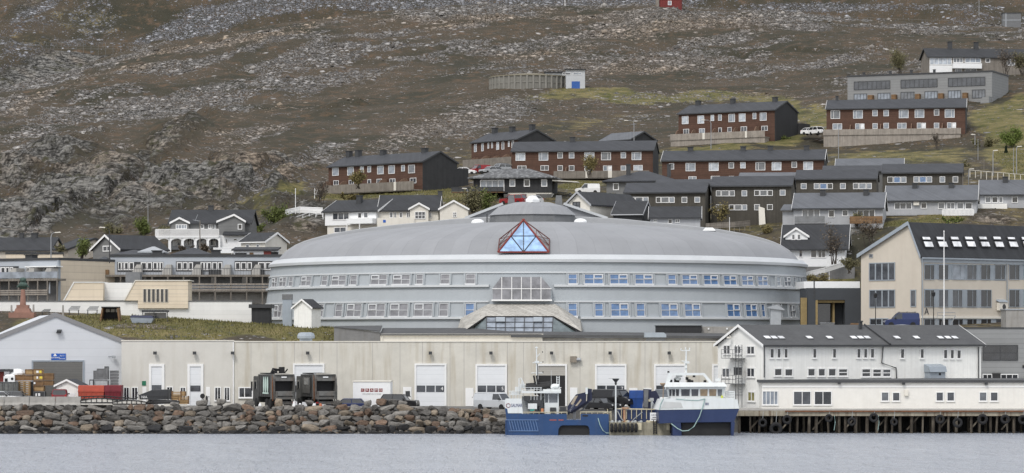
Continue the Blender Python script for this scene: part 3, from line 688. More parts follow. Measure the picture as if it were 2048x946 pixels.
for p0, p1, st in ((300,327,(770,784)),(377,405,(771,783))):
    garage_door(p0-2,p1+2,728,811,None,st,.3,npan=1)
for r_ in ((247,259,774,801),(263,276,774,801),(333,346,773,801),(360,372,774,801),(429,442,774,802),(448,460,774,802)):
    fwin(wr, wf, r_, 2, 1, rng.choice(['dark','dark','mid']), fw=.1, sill=.04)
fwin(wr, wf, (477,506,774,796), 2, 1, 'dark', fw=.13, sill=.08, splits=[.42])
for px in (311,390,466,616,861,982,1103,1220,1338):
    u, z = wf.uz(px, 707); b = MB(); b.tube([(u,0,z+.15),(u,-.35,z+.15)], .05); b.box(u-.2,u+.2,-.75,-.3,z-.12,z+.25)
    b.m(0); b.build('wall_lamp', M['dark_metal'], wr)
b = MB(); u, z = wf.uz(1141, 719); b.box(u-.05,u+.75,-.5,0,z-.35,z+.4); b.build('vent_box', mat('rusty_box', (.24,.21,.17), .8, .3, 2, stain=.7, stain_col=(.14,.06,.03)), wr)
b = MB(); b.tube([(u+.75,-.3,z),(u+1.25,-.35,z)], .22, 10); b.build('vent_pipe', M['steel'], wr)
for i, (p0,p1,y0,y1) in enumerate(((931,947,776,813),(806,823,774,812),(1140,1155,775,812),(412,420,774,812),(285,293,774,800),(1258,1275,776,812),(1287,1303,776,812))):
    u0,u1 = wf.u(p0),wf.u(p1); zt = wf.uz(p0,y0)[1]
    d = MB().box(u0,u1,-.06,0,.02,zt).build('door', M['white_trim'], wr)
    MB().box(u1-.18,u1-.1,-.11,-.062,zt*.48,zt*.52).build('handle', M['dark_metal'], d)
panel(wr, 'notice_board', wf, (811,820,782,793), M['dark_metal'], -.1, -.06)
o = panel(wr, 'green_sign', wf, (284,292,762,771), 'green', -.06, .02)
u, z = wf.uz(1140, 780)
b = MB(); b.box(wf.u(1140.5),wf.u(1154.5),-.075,-.062,wf.uz(1140,800)[1],wf.uz(1140,777)[1]); b.build('paper_notice', M['white'], wr)
for i,(p,y) in enumerate(((612,672),(1311,673))):
    Yv = 380 if i == 0 else 383
    c = W(p, y, Yv); r = thing('roof_vent', ['silver rounded vent hood on the beige warehouse roof before the grass','blue grey box vent with a wide lid on the warehouse roof beside the black shed'][i], 'roof vent', (c.x,Yv,QZ+WH))
    h = c.z-QZ-WH; s = 16
    if i == 0:
        MB().box(-.75,.75,-.6,.6,-.1,h-.25).build('shaft', M['steel_blue'], r)
        MB().lathe([(1.05,h-.3),(1.1,h),(.95,h+.35),(.6,h+.45)], n=8).build('hood', M['steel_blue'], r)
    else:
        MB().box(-1.15,1.15,-.6,.6,-.1,h-.1).build('shaft', M['steel_dark'], r)
        b = MB(); b.xz([(-1.4,h-.1),(1.3,h-.1),(1.3,h+.25),(1.0,h+.5),(-1.4,h+.5)], -.9, .9); b.build('hood', M['steel_blue'], r)

# ---------------------------------------------------------------- pale sheet-metal hall on the left
hf = Fac(243, 377, R(13), QZ)
HW = -hf.u(-22); hf = Fac(-22, 377-HW*math.sin(R(13)), R(13), QZ)
hr = hf.root('storage_hall', 'pale grey sheet metal hall with a gable front and grey roller door', 'hall')
HW = hf.u(243); HH = hf.uz(243, 685)[1]; HP = hf.uz(112, 633)[1]
gable_parts(hr, HW, 26, HH, HP-HH, M['hallwall'], mat('pale_sheet_roof',(.55,.57,.60),.5,.05,.3), None, 'front', ov=.35, og=.12, th=.22, low=.5)
b = MB(); y0 = -.16
for a, c in (((-.4,HH-.1),(HW/2,HP+.08)),((HW/2,HP+.08),(HW+.4,HH-.1))): b.prism([(a[0],y0,a[1]-.12),(c[0],y0,c[1]-.12),(c[0],y0,c[1]+.42),(a[0],y0,a[1]+.42)], (0,.035,0))
b.build('bargeboard', mat('grey_flashing',(.24,.24,.245),.5,.05), hr)
d = panel(hr, 'roller_door', hf, (67,165,724,812), 'greydoor', -.03, .05)
b = MB(); ua,ub = hf.u(66),hf.u(166); zt = hf.uz(116,723)[1]; b.box(ua-.16,ua,-.1,.02,0,zt); b.box(ub,ub+.16,-.1,.02,0,zt); b.box(ua-.16,ub+.16,-.1,.02,zt+.002,zt+.16); b.build('door_frame', M['steel_blue'], hr)
s_ = panel(hr, 'company_sign', hf, (102.5,131.5,707,720), 'blue_sign', -.08, -.03)
u,z = hf.uz(110,714); text_mesh('norlines', .36, M['white_trim'], s_, (u+.0,-.09,z-.05)); u2,z2 = hf.uz(124,713)
text_mesh('Kai 3', .26, M['white_trim'], s_, (u2,-.09,z2+.1)); text_mesh('terminal', .22, M['white_trim'], s_, (u2,-.09,z2-.25))
u3,z3 = hf.uz(110,709.5); MB().xz([(u3-.22,z3-.14),(u3+.22,z3-.14),(u3,z3+.18)],-.09,-.081).build('emblem', M['white_trim'], s_)
u,z = hf.uz(117,663); MB().hexa([(u-.35,-.55,z-.22),(u+.25,-.55,z-.22),(u+.3,0,z-.1),(u-.2,0,z-.1),(u-.25,-.6,z+.1),(u+.35,-.6,z+.1),(u+.4,0,z+.25),(u-.15,0,z+.25)]).build('flood_lamp', M['dark_metal'], hr)
u,z = hf.uz(222,713); b = MB(); b.tube([(u-.3,0,z),(u-.1,-.5,z),(u+.3,-.5,z)],.06); b.box(u+.1,u+.5,-.7,-.3,z-.2,z+.1); b.build('wall_lamp', M['steel'], hr)

# ---------------------------------------------------------------- round domed building
DC = Vector((3.75, 440, 11.0)); DR = 39.0
dr = thing('round_hall', 'huge round blue grey hall with white bands and a shallow domed roof', 'round hall', DC)
def zl(py, Y): return EYE+(HY-py)*Y/F-DC.z
zb0 = -2.0
ZT = zl(524,401.5); slope = -1.25/9.5
def rad(z): return DR + .25 + slope*(z-2.4)
def arc_lathe(prof, a0, a1, n):    # profile swept between azimuths (0 = towards the camera, + to the right)
    b = MB()
    for i in range(n+1):
        t = a0+(a1-a0)*i/n
        for r_, z_ in prof: b.v.append((r_*math.sin(t), -r_*math.cos(t), z_))
    m_ = len(prof)
    for i in range(n):
        for j in range(m_-1): b.f.append((i*m_+j,(i+1)*m_+j,(i+1)*m_+j+1,i*m_+j+1)); b.mi.append(0)
    return b
TAU = 2*math.pi
arc_lathe([(rad(zb0),zb0),(rad(ZT+.3),ZT+.3)], 0, TAU, 160).build('wall', M['domewall'], dr, smooth=True)
arc_lathe([(rad(ZT)-.2,ZT-.05),(rad(ZT)+.34,ZT+.02),(rad(ZT)+.36,ZT+.38),(rad(ZT)-.3,ZT+.95),(rad(ZT)-.9,ZT+1.05)], 0, TAU, 160).build('roof_curb', M['curb'], dr, smooth=False)
RP = [(37.35,ZT+1.0),(36.6,ZT+1.9),(35.3,ZT+2.95),(33.2,ZT+3.6),(30.0,ZT+4.35),(26.0,ZT+5.0),(21.0,ZT+5.55),(16.3,ZT+5.95),(12,ZT+6.25),(6,ZT+6.5),(0.01,ZT+6.6)]
RB = [(37.3,ZT+1.1),(36.6,ZT+2.0),(35.3,ZT+3.0),(33.2,ZT+3.9),(30.0,ZT+4.75),(26.0,ZT+5.45),(21.0,ZT+6.05),(16.3,ZT+6.5),(12,ZT+6.95),(6,ZT+7.25),(0.01,ZT+7.3)]
arc_lathe(RB, math.pi/2, math.pi*1.5, 80).build('rear_roof', M['domeroof'], dr, smooth=True)
arc_lathe(RP, 0, TAU, 160).build('dome_roof', M['domeroof'], dr, smooth=True)
def rz_(r_, Q=None):
    Q = Q or RP
    for (ra,za),(rb,zb_) in zip(Q, Q[1:]):
        if rb <= r_ <= ra: return za+(zb_-za)*(ra-r_)/(ra-rb)
    return Q[0][1]
def az(px, z=5.):
    """azimuth at which pixel column px meets the drum of the height z"""
    r_ = rad(z); k = (px-1024)/F       # ray x = k*Y ; circle centre DC
    A = 1+k*k; B = -2*(DC.x*k+DC.y); Cc = DC.x**2+DC.y**2-r_*r_; D_ = max(0,B*B-4*A*Cc)
    Y = (-B-math.sqrt(D_))/(2*A); return math.atan2(k*Y-DC.x, DC.y-Y)
def band(name, y0, y1, pr, spans, m_='curb', drop=.0):
    z1, z0 = zl(y0,401), zl(y1,401)
    for a, b_ in spans:
        arc_lathe([(rad(z0)-.05,z0),(rad(z0)+pr,z0+drop),(rad(z1)+pr,z1-.02),(rad(z1)-.05,z1+.02)], a, b_, 90).build(name, M[m_], dr)
full = [(-2.2, 2.2)]; gapA = [(-2.2, az(978)), (az(1108), 2.2)]
band('band', 543, 546, .16, full); band('sill_band', 569, 573.5, .34, gapA); band('band', 601.5, 604.5, .16, gapA); band('sill_band', 633.5, 638, .34, [(-2.2,az(930)),(az(1160),2.2)])
TOPL = [(546,556),(560,574),(579,587),(604,624),(645,656),(665,693),(702,715),(743,775),(787,821),(833,847),(882,900),(932,951)]
BOTL = [(535,546),(550,565),(620,630),(638,648),(672,686),(695,724),(737,771),(781,817),(829,866),(879,897)]
TOPR = [(1136,1154),(1168,1206),(1219,1255),(1269,1305),(1335,1351),(1363,1394),(1406,1435),(1446,1472),(1482,1505),(1514,1534),(1552,1560),(1567,1580),(1586,1591),(1600,1605)]
BOTR = [(931,949),(1136,1154),(1189,1206),(1221,1257),(1272,1289),(1321,1355),(1368,1400),(1453,1479),(1490,1513),(1522,1529),(1547,1560),(1578,1589),(1596,1601),(1610,1614)]
def dome_window(p0, p1, y0, y1, gl, wide, left):
    z1, z0 = zl(y0,401), zl(y1,401); zm = (z0+z1)/2; a0, a1 = az(p0,zm), az(p1,zm); am = (a0+a1)/2; rm = rad(zm)
    w = 2*rm*math.sin((a1-a0)/2)
    if w < .3: return
    h = (z1-z0)
    f = MB(); fw = .07; pr = .12
    f.box(-w/2,-w/2+fw,-pr,.02,0,h); f.box(w/2-fw,w/2,-pr,.02,0,h); f.box(-w/2+fw,w/2-fw,-pr,.02,h-fw,h); f.box(-w/2-.08,w/2+.08,-.3,.02,-.32,0)
    f.box(-w/2+fw,w/2-fw,-pr*.8,.02,h*.45,h*.45+.07)
    if w > 1.7:
        f.box(-.04,.04,-pr*.8,.02,0,h-fw)
        xa = 0.05 if not left else -w/2+fw
        xb = w/2-fw if not left else -.05
        for (c,d,e,g_) in ((xa,xb,h-fw-.1,h-fw-.01),(xa,xb,h*.45+.09,h*.45+.19),(xa,xa+.09,h*.45+.19,h-fw-.1),(xb-.09,xb,h*.45+.19,h-fw-.1)): f.box(c,d,-pr-.03,-.03,e,g_)
    o = f.build('window', mat('dome_frame', (.60,.615,.63), .6, .05), dr)
    MB().box(-w/2+fw*.8,w/2-fw*.8,-.03,.03,0,h-fw).build('pane', G[gl], o)
    rb = rad(z0)+.02
    o.location = (rb*math.sin(am), -rb*math.cos(am), z0); o.rotation_euler = (math.atan(slope), 0, am)
def q_gl(p, left): return 'screen' if left else ('blue' if p < 1540 else 'screen')
for p in TOPL: dome_window(*p, 547.5, 567, 'screen', 1, True)  # pane tint chosen by side, imitating grey cloud and blue sky reflections
for p in BOTL: dome_window(*p, 606, 632, 'screen', 1, True)
for p in TOPR: dome_window(*p, 547.5, 567, 'blue' if p[0] < 1545 else 'curtain', 1, False)
for p in BOTR: dome_window(*p, 606, 632, 'blue' if p[0] < 1535 else 'curtain', 1, False)
# pilaster strips beside the windows
for L, (y0,y1) in ((TOPL,(546.5,568.5)),(BOTL,(605,633)),(TOPR,(546.5,568.5)),(BOTR,(605,633))):
    for p0,p1 in L:
        for p in (p0-2.2,p1+2.2):
            z1,z0 = zl(y0,401),zl(y1,401); a = az(p,(z0+z1)/2)
            for zz0,zz1 in ((z0,z1),):
                r0,r1 = rad(zz0),rad(zz1); t = .1/38
                P8 = []
                for (r_,z_) in ((r0,zz0),(r1,zz1)):
                    for (rr_,aa) in ((r_+.2,a-t),(r_+.2,a+t),(r_-.05,a+t),(r_-.05,a-t)): P8.append((rr_*math.sin(aa),-rr_*math.cos(aa),z_))
                MB().hexa(P8).build('pilaster', M['domewall'], dr)
# glazed bay over the entrance
Yb = 400.2
def dl(px, py, Y): return W(px, py, Y)-DC
bay = MB(); out = [dl(984,601,Yb),dl(1103,601,Yb),dl(1103,576,Yb),dl(1083,553,Yb),dl(1002,553,Yb),dl(984,576,Yb)]
bay.prism([tuple(p) for p in out], (0,2.2,0)); bo = bay.build('bay_window', M['domewall'], dr)
g_ = MB(); out2 = [dl(985.5,599.5,Yb-.03),dl(1101.5,599.5,Yb-.03),dl(1101.5,576,Yb-.03),dl(1082.5,554,Yb-.03),dl(1002.5,554,Yb-.03),dl(985.5,576,Yb-.03)]
g_.prism([tuple(p) for p in out2], (0,.028,0)); g_.build('pane', G['screen'], bo)
b = MB()
for px,yt in ((1003.5,554),(1023.5,554),(1043,554),(1062,554),(1082,554)): b.bar(dl(px,yt,Yb-.06),dl(px,600,Yb-.06),.1)
b.bar(dl(984,577.5,Yb-.07),dl(1103,577.5,Yb-.07),.1); b.bar(dl(983,600.5,Yb-.08),dl(1104,600.5,Yb-.08),.2)
b.build('frame', M['white_trim'], bo)
# flared metal canopy and the glass porch under it
cv = MB(); A,B = dl(977,608,400.6),dl(1110,608,400.6); Cc,D_ = dl(1107,632,396.8),dl(972,632,396.8)
L1,L2,L3 = dl(934,658,393.5),dl(916,655,399.5),dl(922,636,402); R1,R2,R3 = dl(1163,663,393.2),dl(1166,660,399.5),dl(1160,636,402)
cv.face([D_,Cc,B,A]); cv.face([L2,L1,D_,A,L3]); cv.face([Cc,R1,R2,R3,B])
co = cv.build('canopy_roof', M['flute'], dr); sm = co.modifiers.new('solid','SOLIDIFY'); sm.thickness = .16; sm.offset = -1
b = MB(); b.bar(D_+Vector((0,-.05,-.1)),Cc+Vector((0,-.05,-.1)),.2); b.bar(D_+Vector((0,-.05,-.1)),L1+Vector((0,-.05,-.1)),.16); b.bar(Cc+Vector((0,-.05,-.1)),R1+Vector((0,-.05,-.1)),.16); b.build('canopy_edge', M['black'], dr)
p1,p2,p3,p4 = dl(973,635,396.6),dl(1106,635,396.6),dl(1104,672,393),dl(973,672,393)
g_ = MB(); g_.face([p4,p3,p2,p1]); po = g_.build('porch_glazing', G['curtain'], dr)
for q3 in ([dl(930,672,393.4),p4,p1],[p3,dl(1164,672,393.2),p2]): MB().face(q3).build('side_glazing', glassmat('green_grey_glass',(.10,.125,.13)), po)
b = MB()
for i in range(8):
    t = i/7; a_ = p1.lerp(p2,t); c_ = p4.lerp(p3,t); b.bar(a_+Vector((0,-.06,0)),c_+Vector((0,-.06,0)),.1)
for t in (.25,.55): b.bar(p1.lerp(p4,t)+Vector((0,-.06,0)),p2.lerp(p3,t)+Vector((0,-.06,0)),.1)
b.build('glazing_bars', M['dark_metal'], po)
for a,c in ((992,1010),(1067,1084)):
    P4 = [dl(a,634,396.3),dl(c,634,396.3),dl(c,643,395.4),dl(a,643,395.4)]; MB().prism([tuple(p) for p in (P4[3],P4[2],P4[1],P4[0])], (0,.08,0)).build('open_sash', M['pilaster'], po)
# cap of the roof
cx = W(1065,430,440).x-DC.x; c3 = (cx, -1.0, 0)
zc0, zc1, zc2, zc3 = zl(446,434), zl(428.5,433.5), zl(412.,435.5), zl(404.5,438)
MB().lathe([(6.3,zc0-1.5),(6.25,zc0),(6.05,zc1)], c3, 12).build('cap_wall', mat('dark_membrane',(.14,.145,.15),.8,.2,.7), dr)
MB().lathe([(6.25,zc1+.01),(6.2,zc1+.1),(4.9,zc2),(2.6,zc3),(.01,zc3+.15)], c3, 12).build('cap_roof', M['domeroof'], dr)
b = MB(); Yr = 446
rp = [W(930,438.5,Yr)-DC, W(1006,409.5,Yr)-DC, W(1127,409.5,Yr)-DC, W(1215,438.5,Yr)-DC]
b.prism([(rp[0].x,rp[0].y,rp[0].z-3),(rp[3].x,rp[3].y,rp[3].z-3),tuple(rp[3]),tuple(rp[2]),tuple(rp[1]),tuple(rp[0])], (0,5,0)); b.build('rear_gable', M['domeroof'], dr)
b = MB(); b.bar(rp[0]+Vector((0,-.2,.15)),rp[1]+Vector((0,-.2,.15)),.6,.35); b.bar(rp[2]+Vector((0,-.2,.15)),rp[3]+Vector((0,-.2,.15)),.6,.35); b.build('gable_flashing', M['curb'], dr)
b = MB(); b.lathe([(1.0,zc3-.1),(1.0,zc3+.3),(.95,zc3+.35),(.5,zc3+.85),(.01,zc3+.9)], (cx,-3.2,0), 4); b.build('skylight_lantern', M['white'], dr)
for px in (1022.5,1117.5):
    x = W(px,400,441).x-DC.x; z0 = zl(410,441); z1 = zl(391,441); b = MB()
    b.hexa([(x-.65,.4,z0-1),(x+.65,.4,z0-1),(x+.65,1.7,z0-1),(x-.65,1.7,z0-1),(x-.4,.6,z1),(x+.4,.6,z1),(x+.4,1.5,z1),(x-.4,1.5,z1)]); b.build('vent_stack', M['steel_dark'], dr)
for px,py in ((955.5,450),(1161,450),(1418,468)):
    Yv = 431 if py == 450 else 436
    p = dl(px,py,Yv); r_ = math.hypot(p.x,p.y); zz = rz_(r_)
    if py == 450: MB().lathe([(.92,zz-.3),(.92,zz+.12),(.75,zz+.36),(.4,zz+.5),(.01,zz+.54)], (p.x,p.y,0), 16).build('dome_light', M['white'], dr, smooth=False)
    else: b = MB(); b.box(p.x-.9,p.x+.9,p.y-.8,p.y+.8,zz-.6,zz+.12); b.m(1).hexa([(p.x-.9,p.y-.8,zz+.122),(p.x+.9,p.y-.8,zz+.122),(p.x+.9,p.y+.8,zz+.122),(p.x-.9,p.y+.8,zz+.122),(p.x-.5,p.y-.4,zz+.55),(p.x+.5,p.y-.4,zz+.55),(p.x+.5,p.y+.4,zz+.55),(p.x-.5,p.y+.4,zz+.55)]); b.build('dome_light', [M['steel_dark'],M['white']], dr)
# raised seam over the crown from side to side
b = MB(); pts = []
for i in range(-30,31):
    r_ = i/30*37.3; zz = rz_(abs(r_), RB); pts.append((r_, 0, zz))
b.tube(pts, .2, 6)
for p_, q_ in zip(pts, pts[1:]): b.hexa([(x_,y_,z_+dz_) for dz_ in (-1.3,.1) for x_,y_,z_ in ((p_[0],-.3,p_[2]),(q_[0],-.3,q_[2]),(q_[0],.05,q_[2]),(p_[0],.05,p_[2]))])
b.build('roof_seam', mat('seam_flashing',(.34,.35,.36),.6,.06), dr)
b = MB(); p = dl(974,444,436); b.tube([(p.x,p.y,p.z-.5),(p.x,p.y,zl(428,436))],.08); b.build('vent_pipe', M['dark_metal'], dr)
# glass pyramid on the front of the roof
def ry(px, py, Y): return dl(px,py,Y)
apex = ry(1047,440,407.2); bl, br = ry(996,504,402.4), ry(1098,504,402.4)
tl, tr = ry(999,478,404.6), ry(1099,478,404.6)
pg = MB(); pg.face([bl,br,apex]); pyr = pg.build('glass_pyramid', G['sky'], dr)
fr = MB()
for a,c in ((bl,br),(bl,apex),(br,apex)): fr.bar(a+Vector((0,-.06,0)),c+Vector((0,-.06,0)),.19,.2)
fr.lathe([(.01,.22),(.22,.1),(.22,-.15),(.01,-.2)], (apex.x,apex.y,apex.z), 8)
fr.build('frame', M['redframe'], pyr)
b = MB(); ml,mr_,mb_ = bl.lerp(apex,.5),br.lerp(apex,.5),bl.lerp(br,.5); o_ = Vector((0,-.05,0))
for a,c in ((ml,mr_),(ml,mb_),(mr_,mb_),(mb_,apex)): b.bar(a+o_,c+o_,.1)
b.build('glazing_bars', M['dark_metal'], pyr)
b = MB()
for s0,s1,s2 in ((bl,tl,apex),(br,tr,apex)):
    b.bar(s0,s1,.14); b.bar(s1,s2,.12); m1 = s0.lerp(s2,.5); m2 = s1.lerp(s2,.5); b.bar(s1,m1,.08); b.bar(m1,m2,.08); b.bar(s0.lerp(s1,.5),m2,.07); b.bar(s0.lerp(s1,.5),m1,.07)
b.build('side_truss', mat('dark_red_truss',(.10,.04,.035),.6,.1), pyr)

# ---------------------------------------------------------------- cream school block on the right
SP = R(41)
sf = Fac(1842, 398, SP, 11.9)
sr = sf.root('school_block', 'cream three storey block with a steep black skylit roof and big letter A', 'school')
SL = 34.; SD = 12.; sH = sf.uz(1843,510)[1]; g = sf.side(0)
SDv = g.u(1722); SD = SDv; vr = g.u(1819.5); zr = g.uz(1819.5,448)[1]; zlft = g.uz(1722,511)[1]
b = MB(); b.yz([(0,-2),(SD,-2),(SD,zlft),(vr,zr),(0,sH)], 0, SL); b.build('wall', M['cream'], sr)
t = .25; nrm1 = Vector((0,-(zr-sH),vr)).normalized()*t; q = MB()
dirf = Vector((0,vr,zr-sH)).normalized(); e0 = Vector((0,0,sH))-dirf*.5; e1 = Vector((0,vr,zr))
for (a,c) in ((e0,e1),):
    q.hexa([tuple(Vector((x,p.y,p.z+o_))) for o_ in (.02,t) for (x,p) in ((-.35,a),(SL,a),(SL,c),(-.35,c))])
a = Vector((0,vr,zr)); c = Vector((0,SD+.4,zlft-(zr-zlft)/(SD-vr)*.4))
q.hexa([tuple(Vector((x,p.y,p.z+o_))) for o_ in (.02,t) for (x,p) in ((-.35,a),(SL,a),(SL,c),(-.35,c))])
srf = q.build('roof', M['roof_black'], sr)
b = MB(); x0_,x1_ = -.42,-.352
for a_,c_ in ((e0,e1),(a,c)): b.prism([(x0_,a_.y,a_.z-.15),(x0_,c_.y,c_.z-.15),(x0_,c_.y,c_.z+.36),(x0_,a_.y,a_.z+.36)], (.066,0,0))
b.build('bargeboard', M['steel_blue'], srf)
b = MB(); b.box(-.3,SL,-.62,-.45,sH-.5,sH-.3); b.tube([(.12,-.12,sH-.3),(.12,-.12,0)],.07); b.box(0,SL,-.12,-.003,sH-.95,sH-.3)
u = sf.u(2013); b.tube([(u,-.1,sH-.3),(u,-.1,0)],.07); b.build('gutter', M['pilaster'], sr)
z8 = Zm(1500,400,548,1994)
def sw(r, cols=2, gl='mid', fr_='pilaster', **k):
    fwin(sr, sf, z8(r[0],r[2],r[1],r[3]), cols, 1, gl, fr_, .07, **k)
for i,(a_,c_) in enumerate(((1265,1340),(1368,1442),(1470,1567),(1575,1648),(1676,1748),(1778,1855),(1883,1960),(1990,2060),(2090,2160))):
    sw((a_,c_,470,580), 2, 'curtain' if i == 2 else rng.choice(['dark','mid','dark']), splits=[.62])
for i,(a_,c_) in enumerate(((1268,1340),(1370,1442),(1470,1545),(1575,1648),(1676,1755),(1883,1960),(1990,2060))):
    sw((a_,c_,652,780), 2, rng.choice(['dark','mid','grey']), splits=[.6])
for i,(a_,c_) in enumerate(((1265,1345),(1370,1445),(1470,1550),(1575,1650),(1676,1755),(1785,1858))):
    sw((a_,c_,864,935), 2, rng.choice(['dark','mid']), splits=[.6])
b = MB()
for (xa,xb,ya,yb) in ((1265,1863,468,582),(1883,2200,468,582),(1265,1757,650,783),(1883,2200,650,783),(1265,1860,860,940)):
    r_ = z8(xa,ya,xb,yb); u0 = sf.u(r_[0]); u1 = sf.u(r_[1]); zt = sf.uz((r_[0]+r_[1])/2,r_[2])[1]; zl_ = sf.uz((r_[0]+r_[1])/2,r_[3])[1]
    b.box(u0,u1,-.015,.02,zl_,zt)
b.build('window_band', M['pilaster'], sr)
b = MB(); u1 = sf.u(2011); zz = sf.uz(1900,634)[1]; b.box(0,u1,-.14,-.003,zz-.18,zz+.12); b.build('ledge', M['offwhite'], sr)
gw = [((868,1057,455,587),4,'mid'),((870,1057,652,783),4,'mid'),((1170,1210,652,778),1,'mid'),((873,1008,860,912),3,'dark')]
for r_,cn_,gl in gw:
    x_ = z8(r_[0],r_[2],r_[1],r_[3]); swin(sr, sf, 0, x_, cn_, 1, gl, 'pilaster', .12, right=False, mf=.2)
o_ = swin(sr, sf, 0, z8(868,393,895,420), 1, 1, 'grey', 'steel', .06, right=False, name='vent')
# skylights in the steep slope
for i in range(8):
    for (ya,yb,h_) in ((275,300,0),(309,352,1)):
        dx = i*103; ca_ = (1240+dx,1310+dx) if not h_ else (1257+dx,1334+dx)
        cxp = 1500+(ca_[0]+ca_[1])/2*.2748; wpx = (ca_[1]-ca_[0])*.2748; zc_ = [sf.uz(cxp,400+q_*.2748)[1] for q_ in (yb,ya)]
        def on(py):   # where the roof slope is seen at pixel (cxp, py)
            for k in range(60):
                v_ = k/60*vr
                u_, z_ = sf.uz(cxp, py, v_)
                if z_ <= sH+(zr-sH)*v_/vr+.02: return u_, v_
            return sf.uz(cxp,py,vr)[0], vr
        ua, va = on(400+yb*.2748); ub, vb = on(400+ya*.2748)
        hw = wpx/15.2/2/math.cos(SP)*.95
        z0_,z1_ = sH+(zr-sH)*va/vr, sH+(zr-sH)*vb/vr
        lean = .0
        s_ = MB()
        P_ = [(ua-hw,va,z0_),(ua+hw,va,z0_),(ua+hw,vb,z1_),(ua-hw,vb,z1_)]
        nn_ = nrm1.normalized()
        s_.hexa([tuple(Vector(p)+nn_*.2) for p in P_]+[tuple(Vector(p)+nn_*.36) for p in P_])
        so = s_.build('skylight', M['dark_metal'], sr)
        Pp = [(ua-hw+.08,va+.04,z0_+.08),(ua+hw-.08,va+.04,z0_+.08),(ua+hw-.08,vb-.04,z1_-.08),(ua-hw+.08,vb-.04,z1_-.08)]
        s2 = MB(); s2.hexa([tuple(Vector(p)+nn_*.34) for p in Pp]+[tuple(Vector(p)+nn_*.38) for p in Pp]); s2.build('pane', G['white'], so)
text_mesh('A', 1.25, M['dark_metal'], sr, (sf.u(1853),-.03,sf.uz(1853,623)[1]), name='letter_sign', depth=.02)
u0,u1 = sf.u(1993),sf.u(2010); zt,zl_ = sf.uz(2000,599)[1],sf.uz(2000,621)[1]
a_ = MB().box(u0,u1,-.5,-.05,zl_,zl_+1.05).build('heat_pump', M['offwhite'], sr)
MB().lathe([(.01,-.54),(.34,-.54),(.36,-.502)], ((u0+u1)/2+.1,0,zl_+.5), 14, 'y').build('fan_grille', M['dark_metal'], a_)
MB().hexa([(u0-.1,-.6,zl_+1.1),(u1,-.6,zl_+1.1),(u1,-.02,zl_+1.3),(u0-.1,-.02,zl_+1.3),(u0-.1,-.6,zl_+1.15),(u1,-.6,zl_+1.15),(u1,-.02,zt),(u0-.1,-.02,zt)]).build('cover', M['steel_blue'], a_)

# dark link block between the round hall and the school
lf = Fac(1615, 409, R(2), 11.9)
lr = lf.root('link_block', 'charcoal flat roofed entrance block with raw wood doorway between round hall and cream school', 'entrance block')
lw = lf.u(1736); lh = lf.uz(1680,576)[1]
a0,a1 = lf.u(1631),lf.u(1690); zo = lf.uz(1660,600)[1]
b = MB(); b.box(0,a0,0,8,-1,lh); b.box(a1,lw,0,8,-1,lh); b.box(a0+.002,a1-.002,0,8,zo,lh-.001); b.box(a0+.001,a1-.001,2.5,8,-1,zo-.002); b.build('wall', mat('slate_cladding',(.05,.056,.064),.7,.08,.5), lr)
b = MB(); b.box(-.1,lw*.92,3,12,lh+.01,lf.uz(1660,565)[1]+.2); b.build('roof', M['white'], lr)
b = MB(); b.box(a0+.01,a0+.3,.02,2.4,-.5,zo-.01); b.box(a0+.3,a1-.02,.3,2.4,zo-.35,zo-.01); b.box(a1-1.5,a1-1.25,1.,2.4,-.5,zo-.36); b.box(-.9,-.1,-.1,.5,-.5,zo+.3); b.build('wood_lining', mat('yellow_wood',(.27,.20,.09),.7,.15,2,boards='X',period=.2), lr)
MB().box(a0+.5,a1-1.6,2.3,2.42,-.5,zo-.5).build('glass_door', G['dark'], lr)
MB().box(lf.u(1627),lf.u(1629.5),-.05,-.003,lh-1.5,lh+1.).build('downpipe', M['dark_metal'], lr)

# ---------------------------------------------------------------- white wooden quay house: gabled back, flat roofed front
WP = R(30)
vf = Fac(1527, 360.3, WP, 2.75)
vr_ = vf.root('quay_house', 'white boarded quay house with dark felt roof and skylights on the timber dock', 'house')
gs = vf.side(0); vD = gs.u(1436); vL = vf.u(1962); vH = vf.uz(1530,690)[1]; vz = gs.uz(1477,653)[1]
gable_parts(vr_, vL, vD, vH, vz-vH, M['white_wood'], M['roof_felt'], M['white_trim'], 'gable', ov=.45, og=.35, th=.2, low=.3, gutter=M['dark_metal'])
z4 = Zm(1420,620,628)
for r_,c_ in (((388,248,418,316),1),((434,248,462,316),1),((480,248,508,316),1),((667,248,695,316),1),((796,248,824,316),1),((955,248,983,316),1),((999,248,1027,316),1),((1043,248,1072,316),1),((1239,250,1268,318),1),((1368,250,1396,318),1),((1520,255,1549,320),1),((1564,255,1592,320),1),((1607,258,1637,320),1)):
    fwin(vr_, vf, z4(*r_), 1, 1, 'dark', fw=.11, sill=.05)
for r_,c_ in (((416,378,470,432),1),((484,380,540,434),1),((634,378,686,434),1),((702,378,752,434),1),((768,378,822,434),1),((834,380,898,434),1),((986,380,1048,438),1),((1057,382,1118,438),1),((1122,382,1180,438),1)):
    fwin(vr_, vf, z4(*r_), 1, 2 if r_[0] in (834,986,1057,1122) else 1, 'dark' if rng.random()<.6 else 'mid', fw=.13, sill=.05)
for r_,c_ in (((88,226,136,290),2),((158,230,206,288),2),((241,232,295,292),2),((80,376,132,442),2),((241,374,295,440),2),((247,530,297,598),2)):
    swin(vr_, vf, 0, z4(*r_), c_, 1, 'mid' if r_[1]<500 else 'warmlit', fw=.14, right=False, sill=.05)
